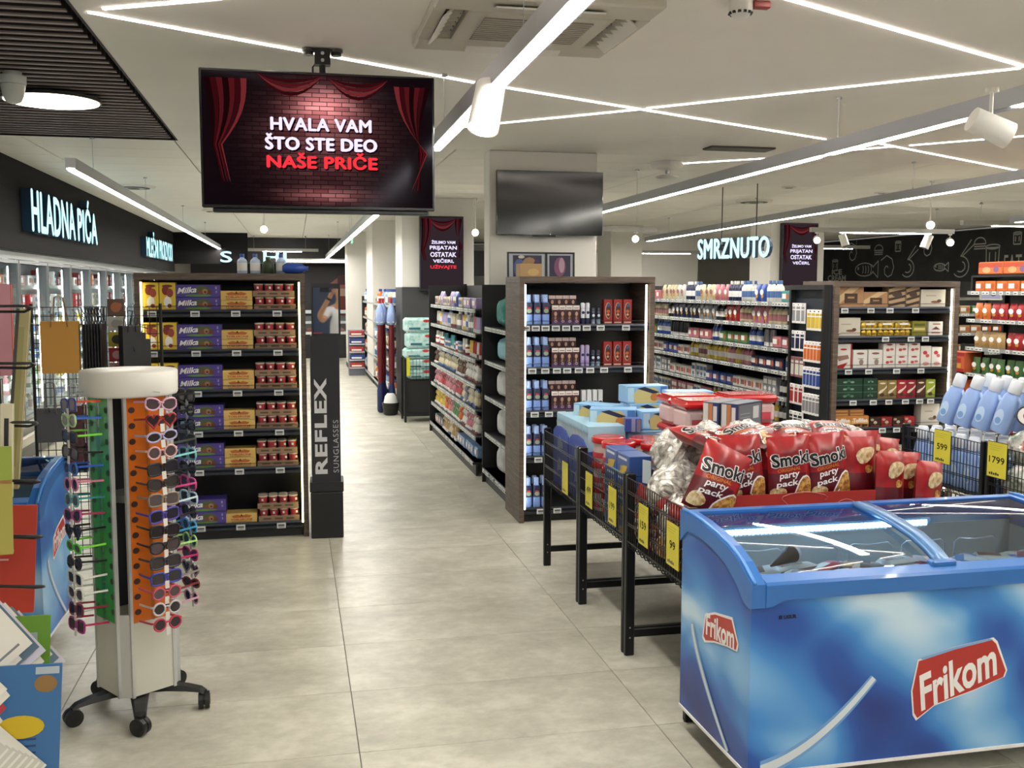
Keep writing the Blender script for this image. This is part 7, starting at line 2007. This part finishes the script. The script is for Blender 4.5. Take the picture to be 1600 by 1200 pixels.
for fi, (cols, names, side) in enumerate(((ORC, ORN, 'orange panel'), (BLC, BLN, 'right side'), (GRC, GRN, 'green panel'))):
    a = faces[(0, 1, 3)[fi]]
    for i in range(15):
        z = 1.3478-0.0632*(i+0.55)
        m = mat(cols[i], 0.3, spec=0.6)
        fm, lm, am, tg = glasses_geo(SHP[(i+fi*4) % 15], m, LENSB if i % 3 else LENSG)
        if fi == 2: 
            am = glasses_geo(SHP[(i+fi*4) % 15], mat(GAC[i], 0.3), LENSB)[2]
        R_ = ch+0.120
        px, py = TX+math.cos(a)*R_, TY+math.sin(a)*R_
        g = thing('sunglasses', f'{names[i]} sunglasses on the {side} of the display tower, {HTN[i]} pair', 'sunglasses', (px, py, z), 0, 'sunglasses on the display tower', (rnd.uniform(-0.06, 0.06), rnd.uniform(-0.10, 0.06), a+PI/2+rnd.uniform(-0.05, 0.05)))
        put(fm, 'frame', (0, 0, 0), parent=g)
        for l_ in lm: put(l_, 'lens', (0, 0, 0), parent=g)
        for l_ in am: put(l_, 'arm', (0, 0, 0), parent=g)
        put(tg, 'paper_tag', (0, 0, 0), parent=g)

# ================================================================== gift bag rack
t = thing('wire_rack', 'black wire grid rack hung with gift bags behind the sunglasses tower', 'rack', (-1.42, 6.05, 0), 0)
mb = MB()
for i in range(17): mb.cyl((0.02+i*0.04, 0, 0.25), (0.02+i*0.04, 0, 1.66), 0.0022, 0.0022, BLACK, 5)
for i in range(29): mb.cyl((0, -0.004, 0.26+i*0.05), (0.68, -0.004, 0.26+i*0.05), 0.0022, 0.0022, BLACK, 5)
mb.build('wire_grid', t)
for x in (0.0, 0.68):
    mb = MB(); mb.cyl((x, 0, 0.03), (x, 0, 1.68), 0.009, 0.009, BLACK, 8); mb.box(x-0.012, x+0.012, -0.2, 0.2, 0.0, 0.03, BLACK); mb.build('upright', t)
def gift_bag(w_, h, d, m, hm, cord=0.10, side=None):
    mb = MB(); mb.box(-w_/2, w_/2, 0, d, 0, h, m)
    if side: mb.box(w_/2, w_/2+0.0015, 0.001, d-0.001, 0.002, h-0.002, side)
    for yy in (-0.002, d+0.002):
        mb.tube([(-w_*0.22, yy, h-0.03), (-w_*0.20, yy, h), (-0.02, yy*0.5, h+cord*0.95), (0, d/2, h+cord), (0.02, yy*0.5, h+cord*0.95), (w_*0.20, yy, h), (w_*0.22, yy, h-0.03)], 0.0028, hm, 5)
    return mb.mesh('gift_bag')
GB = 'gift bags on the wire rack'
put(gift_bag(0.185, 0.27, 0.05, mat('c08c3c', 0.55), mat('8a6a44', 0.6), 0.13), 'gift_bag', (-1.188, 5.62, 1.325), 0.05, 'ochre yellow gift bag with twisted brown handles on the wire rack', 'bag', GB)
for i in range(7):
    put(gift_bag(0.006, 0.27, 0.16, mat(('16161c', '1c1c24', '121216')[i % 3], 0.5), mat('3a3a40', 0.5), 0.09) if i == 0 else D.meshes['gift_bag.001'], 'gift_bag', (-1.075+i*0.0145, 5.62, 1.31), 0.0, f'thin black gift bag seen edge on, {nth(i+1)} from left on the wire rack', 'bag', GB)
for i, (z, h, a, b, lb) in enumerate(((1.62, 0.09, '5a4438', 'a0603c', 'brown patterned'), (1.54, 0.075, 'a8a69c', '8a8880', 'plain pale'), (1.455, 0.08, 'b0a428', '2a2a1c', 'yellow and black'), (1.375, 0.075, 'a01c26', 'd09a98', 'red dotted'), (1.30, 0.07, 'b08a88', 'a01c30', 'pink with a dark heart'), (1.18, 0.115, '3a2226', 'a89a9c', 'dark with a white flower'))):
    put(P(0.085, 0.02, h, mat(a, 0.5), [('e', 0, h*0.5, 0.026, h*0.3, mat(b, 0.5)), ('e', 0.02, h*0.6, 0.012, h*0.16, mat(b, 0.5), 3)], 0.002, 'small_gift_bag'), 'small_gift_bag', (-0.925, 5.72, z), 0.03, f'{lb} small gift bag in the column on the wire rack', 'bag', 'small patterned gift bags')
for i in range(3):
    put(gift_bag(0.10, 0.27-0.03*i, 0.05, mat('17161a', 0.5), mat('2a2a2c', 0.5), 0.08) if i == 0 else D.meshes['gift_bag.002'], 'gift_bag', (-0.83+0.01*i, 5.60+0.10*i, 1.30-0.04*i), 0.6, f'black gift bag at the right end of the wire rack, {nth(i+1)} from the front', 'bag', GB)
put(gift_bag(0.125, 0.17, 0.045, mat('45454c', 0.5), mat('5a5654', 0.5), 0.13, mat('a8a8ac', 0.5)), 'gift_bag', (-1.195, 5.38, 1.0), 0.12, 'small slate grey gift bag hanging low on the wire rack', 'bag', GB)
for i in range(2):
    put(gift_bag(0.075, 0.30, 0.16, mat('4a1c28', 0.5), mat('b0aeb0', 0.4), 0.11) if i == 0 else D.meshes['gift_bag.004'], 'gift_bag', (-1.115+i*0.085, 5.52+0.05*i, 0.865), 0.1, f'burgundy gift bag hanging below the yellow one, {("left","right")[i]}', 'bag', GB)
put(gift_bag(0.10, 0.16, 0.05, mat('24181c', 0.5), mat('b8b6b4', 0.4), 0.10), 'gift_bag', (-1.15, 5.74, 0.78), 0.0, 'dark gift bag with pale cords at the bottom of the wire rack', 'bag', GB)
for i in range(6):
    mb = MB(); mb.tube([(0.06+i*0.11, -0.005, 1.56-0.02*(i % 2)), (0.06+i*0.11, -0.28, 1.58-0.02*(i % 2)), (0.06+i*0.11, -0.30, 1.60-0.02*(i % 2))], 0.003, BLACK, 6); mb.build('hook', t)

for hx, hz, ln_ in ((0.27, 0.97, 0.28), (0.30, 1.00, 0.56), (0.225, 1.135, 0.68), (0.60, 1.42, 0.45)):
    mb = MB(); mb.tube([(hx, -0.005, hz), (hx, -ln_, hz+0.02), (hx, -ln_-0.02, hz+0.04)], 0.003, BLACK, 6); mb.build('hook', t)
# ================================================================== book stand in the left foreground
t = thing('book_stand', 'black wire book stand with racks at the left edge of the view', 'stand', (-0.86, 2.42, 0), 0)
mb = MB(); mb.cyl((0, 0, 0.03), (0, 0, 1.95), 0.02, 0.02, BLACK, 12); mb.build('pole', t)
mb = MB(); mb.cyl((0, 0, 0), (0, 0, 0.03), 0.26, 0.26, BLACK, 32); mb.build('base', t)
for i, z in enumerate((1.73, 1.61, 1.485, 1.36, 1.24, 1.13, 1.005, 0.89, 0.72)):
    mb = MB()
    mb.tube([(0.0, -0.02, z), (0.20, -0.10, z), (0.315+0.003*(i % 3), -0.13, z+0.001), (0.322, -0.118, z-0.003), (0.30, -0.09, z-0.012), (0.0, 0.02, z-0.012)], 0.0032, BLACK, 6)
    mb.build('wire_pocket', t)
def book(w_, h, d, cover, prints, pages='cfccbf'):
    mb = MB(); mb.box(-w_/2, w_/2, 0, 0.0015, 0, h, mat(cover, 0.4)); mb.box(-w_/2+0.002, w_/2-0.002, 0.0015, d-0.0015, 0.002, h-0.002, mat(pages, 0.8)); mb.box(-w_/2, w_/2, d-0.0015, d, 0, h, mat(cover, 0.4)); mb.box(-w_/2, -w_/2+0.0015, 0.0015, d-0.0015, 0, h, mat(cover, 0.4))
    for p in prints:
        if p[0] == 'r': mb.front(p[1], p[2], p[3], p[4], -0.0006, mat(p[5], 0.45))
        elif p[0] == 'e': mb.disc(p[1], p[2], p[3], p[4], -0.0010, mat(p[5], 0.45), 18)
        elif p[0] == 't': mb.text(p[1], (p[2], -0.0016, p[3]), (1, 0, 0), (0, 0, 1), p[4], p[5], mat(p[6], 0.5), offset=0.02)
    return mb.mesh('book')
BK = 'books on the wire stand'
def pb_(me, x, y_, z, rot, lb): put(me, 'book', (x, y_, z), 0, lb, 'book', BK, rot=rot)
pb_(book(0.20, 0.215, 0.02, 'a83c30', [('r', 0.07, 0.098, 0.0, 0.215, 'b07a84'), ('r', -0.1, 0.05, 0.0, 0.215, '8a2a20'), ('e', 0.04, 0.06, 0.02, 0.015, '5a7a9a')]), -0.745, 2.56, 1.563, (-0.03, 0, 0.1), 'red and mauve book at the top left of the wire stand')
pb_(book(0.20, 0.20, 0.02, '141416', [('r', -0.1, 0.1, 0.0, 0.006, '8a8070')]), -0.76, 2.50, 1.36, (-0.03, 0, 0.08), 'black book below the red and mauve one')
pb_(book(0.024, 0.40, 0.014, '9c9268', [('r', -0.015, -0.008, 0.0, 0.40, '3a3a34'), ('r', -0.008, 0.004, 0.05, 0.36, '8a8452')]), -0.618, 2.40, 1.325, (0.0, 0.10, 0.0), 'tall narrow tan board book edge at the top of the wire stand')
pb_(book(0.024, 0.20, 0.014, 'c9c2a8', [('r', -0.004, 0.005, 0.02, 0.17, '26262a')]), -0.606, 2.30, 1.325, (0.0, 0.05, 0.0), 'ivory and black narrow book below the tan one')
bk_sun = book(0.17, 0.29, 0.012, 'a0984a', [('r', -0.085, 0.085, 0.19, 0.29, '8a9a3c'), ('r', -0.085, 0.085, 0.19, 0.20, 'c98a5c'), ('e', 0.02, 0.165, 0.03, 0.02, '3a3060'), ('e', 0.03, 0.135, 0.028, 0.022, 'c8905a'), ('e', 0.01, 0.13, 0.004, 0.004, '3a2a1c'), ('e', -0.03, 0.075, 0.036, 0.034, 'd6cfc8'),
     ('t', 'AGITA', -0.028, 0.072, 0.05, 0.010, 'a04450'), ('r', -0.05, 0.0, 0.012, 0.034, 'd8d4cc'), ('r', -0.045, -0.035, 0.014, 0.03, '2a2a2a'), ('r', -0.03, -0.024, 0.014, 0.03, '2a2a2a'), ('r', -0.02, -0.012, 0.014, 0.03, '2a2a2a')])
put(bk_sun, 'book', (-0.668, 2.24, 1.215), 0, 'green and yellow picture book with a smiling sun on the wire stand', 'book', BK, rot=(-0.06, 0.02, 0.18), scale=(1, 1, 0.78))
pb_(book(0.21, 0.245, 0.014, 'b03a2c', [('r', -0.10, 0.02, 0.02, 0.10, 'c9a070'), ('e', -0.02, 0.06, 0.03, 0.03, 'b8803c'), ('r', 0.0, 0.06, 0.14, 0.145, 'd0a8a0'), ('r', 0.0, 0.05, 0.12, 0.124, 'd0a8a0')]), -0.700, 2.43, 1.035, (-0.10, 0.06, 0.12), 'large red picture book behind the green and yellow one')
for i in range(6):
    pb_(book(0.15, 0.20, 0.007, ('c9c6bc', '3f5a6c', 'b8b4c0', 'c4c0b4', '4a6470', 'b0acb4')[i], [('e', -0.02, 0.12, 0.05, 0.05, '4a2a3c'), ('r', 0.04, 0.07, 0.02, 0.16, 'c8c4bc')] if i == 1 else [('r', 0.055, 0.06, 0.02, 0.18, '6a6a70')]), -0.725+0.010*i, 2.12+0.012*i, 0.985-0.013*i, (-0.5, 0.95, 0.1), f'thin book fanned out in the middle of the wire stand, {nth(i+1)} from the front')
pb_(book(0.20, 0.235, 0.006, '5f8a2c', [('r', -0.1, 0.085, 0.0, 0.14, '9a9aa6'), ('r', -0.06, 0.075, 0.02, 0.12, 'a4a4b0'), ('e', -0.03, 0.03, 0.03, 0.015, '1c1c20'), ('r', 0.02, 0.075, 0.16, 0.20, '8a9a9a')]), -0.628, 2.24, 0.845, (-0.05, 0.05, 0.12), 'green and grey workbook hanging low on the wire stand')
for i in range(7):
    pb_(book(0.13, 0.16, 0.004, 'd4d1c4' if i != 3 else 'a0202c', []), -0.735+0.008*i, 2.07+0.010*i, 0.93-0.012*i, (-0.5, 0.9, 0.1), f'thin white booklet fanned out low on the wire stand, {nth(i+1)} from the front')
pb_(book(0.21, 0.245, 0.006, '3a6a9c', [('e', 0.03, 0.118, 0.045, 0.024, 'c9ac20'), ('r', 0.0, 0.05, 0.115, 0.122, '3a3a2c')]+[('r', -0.03-0.004*i, 0.06, 0.09-0.014*i, 0.094-0.014*i, '1f3a66') for i in range(6)]+[('e', 0.075, 0.205, 0.022, 0.018, '8a6a3c'), ('r', 0.055, 0.10, 0.225, 0.24, 'a8b4bc')]), -0.600, 2.16, 0.755, (-0.08, 0.06, 0.12), 'blue activity book with a yellow bubble, bottom of the wire stand')
for i in range(7):
    pb_(book(0.15, 0.19, 0.004, 'd0cec2', [('r', 0.05, 0.07, 0.0, 0.19, 'b8b6ac')]), -0.735+0.009*i, 2.00+0.010*i, 0.80-0.011*i, (-0.5, 0.85, 0.1), f'thin white booklet fanned out above the blue activity book, {nth(i+1)} from the front')

# ================================================================== the photographer, seen only in the mirror of the black stand
def skinned(name, verts, edges, radii, m, parent, sub=2):
    me = D.meshes.new(name)
    me.from_pydata([Vector(v) for v in verts], edges, [])
    o = D.objects.new(name, me); COL.objects.link(o)
    o.modifiers.new('skin', 'SKIN')
    sv = me.skin_vertices[0].data
    for i, r in enumerate(radii):
        sv[i].radius = (r, r) if not isinstance(r, tuple) else r
    sv[0].use_root = True
    sb_ = o.modifiers.new('sub', 'SUBSURF'); sb_.levels = sub; sb_.render_levels = sub
    me.materials.append(m)
    o.modifiers['skin'].use_smooth_shade = True
    o.parent = parent
    return o
t = thing('person', 'person in white t-shirt holding up a phone, reflected in the mirror stand', 'person', (0.17, -0.40, 0))
SK = mat('b98a6c', 0.6)
V = [(0, 0, 0.98), (0, 0.0, 1.10), (0, 0.0, 1.28), (0, 0.0, 1.45), (0, 0.01, 1.54), (0, 0.02, 1.60), (0, 0.03, 1.68), (0, 0.03, 1.77), (0, 0.02, 1.83),
     (-0.10, 0, 1.47), (-0.19, 0.0, 1.44), (-0.25, 0.10, 1.30), (-0.29, 0.20, 1.38), (-0.19, 0.30, 1.56), (-0.13, 0.34, 1.66), (-0.11, 0.35, 1.71),
     (0.10, 0, 1.47), (0.19, 0.0, 1.44), (0.26, 0.10, 1.26), (0.22, 0.24, 1.42), (0.06, 0.34, 1.62), (0.0, 0.36, 1.68), (-0.02, 0.36, 1.71),
     (-0.09, 0, 0.94), (-0.11, 0.01, 0.72), (-0.12, 0.03, 0.50), (-0.12, 0.0, 0.28), (-0.12, -0.03, 0.08), (-0.13, 0.08, 0.04),
     (0.09, 0, 0.94), (0.11, 0.01, 0.72), (0.12, 0.03, 0.50), (0.12, 0.0, 0.28), (0.12, -0.03, 0.08), (0.13, 0.08, 0.04)]
E_ = [(0, 1), (1, 2), (2, 3), (3, 4), (4, 5), (5, 6), (6, 7), (7, 8), (3, 9), (9, 10), (10, 11), (11, 12), (12, 13), (13, 14), (14, 15), (3, 16), (16, 17), (17, 18), (18, 19), (19, 20), (20, 21), (21, 22),
      (0, 23), (23, 24), (24, 25), (25, 26), (26, 27), (27, 28), (0, 29), (29, 30), (30, 31), (31, 32), (32, 33), (33, 34)]
RR = [(0.14, 0.10), (0.13, 0.10), (0.14, 0.11), (0.13, 0.10), 0.065, 0.055, 0.08, 0.09, 0.06, (0.09, 0.08), 0.06, 0.05, 0.044, 0.036, 0.03, 0.034, (0.09, 0.08), 0.06, 0.05, 0.042, 0.032, 0.028, 0.032,
      0.095, 0.085, 0.06, 0.055, 0.04, 0.035, 0.095, 0.085, 0.06, 0.055, 0.04, 0.035]
skinned('body', V, E_, RR, SK, t)
# fingers closing round the phone (its back faces forward)
for hx, hy, hz, sg in ((-0.11, 0.35, 1.71, 1), (-0.02, 0.36, 1.71, -1)):
    for i in range(4):
        z0 = hz+0.035-0.02*i; L_ = (0.062, 0.07, 0.066, 0.052)[i]
        skinned('finger', [(hx, hy, z0-0.01), (hx+sg*0.008, hy+0.025, z0), (hx+sg*0.028, hy+0.046, z0+0.004), (hx+sg*L_*0.75, hy+0.048, z0+0.006)], [(0, 1), (1, 2), (2, 3)], [0.010, 0.0095, 0.0085, 0.0075], SK, t, 1)
    skinned('thumb', [(hx, hy-0.005, hz-0.03), (hx+sg*0.018, hy+0.0, hz-0.01), (hx+sg*0.034, hy+0.006, hz+0.012)], [(0, 1), (1, 2)], [0.012, 0.011, 0.009], SK, t, 1)
TS = mk_noisecol('white_t_shirt', [(0.3, 'd6d8da'), (0.7, 'e6e8ea')], 4, 3, 0.8, bump=0.3)
skinned('t_shirt', [(0, 0, 0.93), (0, 0.0, 1.10), (0, 0.0, 1.28), (0, 0.0, 1.44), (0, 0.005, 1.51), (-0.10, 0, 1.46), (-0.195, 0.0, 1.43), (-0.245, 0.075, 1.33), (0.10, 0, 1.46), (0.195, 0.0, 1.43), (0.245, 0.075, 1.33)],
        [(0, 1), (1, 2), (2, 3), (3, 4), (3, 5), (5, 6), (6, 7), (3, 8), (8, 9), (9, 10)], [(0.175, 0.13), (0.165, 0.13), (0.17, 0.135), (0.155, 0.12), 0.075, (0.105, 0.095), 0.078, 0.070, (0.105, 0.095), 0.078, 0.070], TS, t)
skinned('trousers', [(0, 0, 0.98), (-0.09, 0, 0.93), (-0.11, 0.01, 0.72), (-0.12, 0.03, 0.50), (-0.12, 0.0, 0.28), (-0.12, -0.03, 0.10), (0.09, 0, 0.93), (0.11, 0.01, 0.72), (0.12, 0.03, 0.50), (0.12, 0.0, 0.28), (0.12, -0.03, 0.10)],
        [(0, 1), (1, 2), (2, 3), (3, 4), (4, 5), (0, 6), (6, 7), (7, 8), (8, 9), (9, 10)], [(0.155, 0.115), 0.115, 0.10, 0.08, 0.07, 0.06, 0.115, 0.10, 0.08, 0.07, 0.06], mat('2a3040', 0.8), t)
for sx in (-1, 1):
    mb = MB(); mb.T = Matrix.Translation((sx*0.125, 0.03, 0)); mb.lathe([(0.05, 0.0), (0.055, 0.02), (0.05, 0.06), (0.03, 0.09)], mat('3a3a3c', 0.6), 14, sx=0.9, sy=2.2); mb.build('shoe', t)
mb = MB(); mb.T = Matrix.Translation((0, 0.015, 1.80)); mb.lathe([(0.088, -0.05), (0.098, 0.0), (0.085, 0.06), (0.04, 0.095)], mat('2a201a', 0.8), 16, sy=1.1); mb.build('hair', t)
mb = MB(); mb.disc(0, 0, 0.006, 0.004, 0, BLACK)
for sx in (-0.032, 0.032):
    mb.lathe([(0.004, -0.008), (0.011, 0), (0.004, 0.008)], mat('e0dcd6', 0.3), 10, at=(sx, 0.112, 1.735)); mb.lathe([(0.002, -0.004), (0.005, 0), (0.002, 0.004)], BLACK, 8, at=(sx, 0.121, 1.735))
mb.lathe([(0.006, -0.02), (0.015, -0.01), (0.006, 0.03)], SK, 10, at=(0, 0.125, 1.71)); mb.box(-0.022, 0.022, 0.112, 0.118, 1.668, 1.674, mat('8a4a44', 0.5)); mb.build('face', t)
for sx in (-1, 1):
    mb = MB(); mb.lathe([(0.008, -0.03), (0.018, 0.0), (0.010, 0.03)], SK, 10, at=(sx*0.088, 0.02, 1.73), sx=0.5); mb.build('ear', t)
mb = MB(); mb.cyl((-0.160, 0.320, 1.610), (-0.147, 0.330, 1.632), 0.037, 0.036, BLACK, 16); mb.build('bracelet', t)
t = thing('phone', 'dark phone held up by the person seen in the mirror', 'phone', (0, -0.012, 1.77))
mb = MB(); mb.cbox(-0.105, 0.028, -0.009, 0.0, -0.062, 0.012, mat('15161a', 0.25), 0.003); mb.build('body', t)
mb = MB(); mb.cyl((-0.02, 0.0, -0.02), (-0.02, 0.002, -0.02), 0.007, 0.007, mat('050507', 0.1), 14); mb.build('lens', t)
# red-topped counter behind the photographer
t = thing('checkout_counter', 'low counter with a red top edge, reflected at the foot of the mirror', 'counter', (-0.95, -2.9, 0))
mb = MB(); mb.cbox(0, 0.75, 0, 0.6, 0, 0.92, mat('c8c6c0', 0.5), 0.006); mb.build('body', t)
mb = MB(); mb.cbox(-0.01, 0.76, -0.01, 0.61, 0.921, 1.02, mat('b01c2a', 0.4), 0.006); mb.build('top', t)
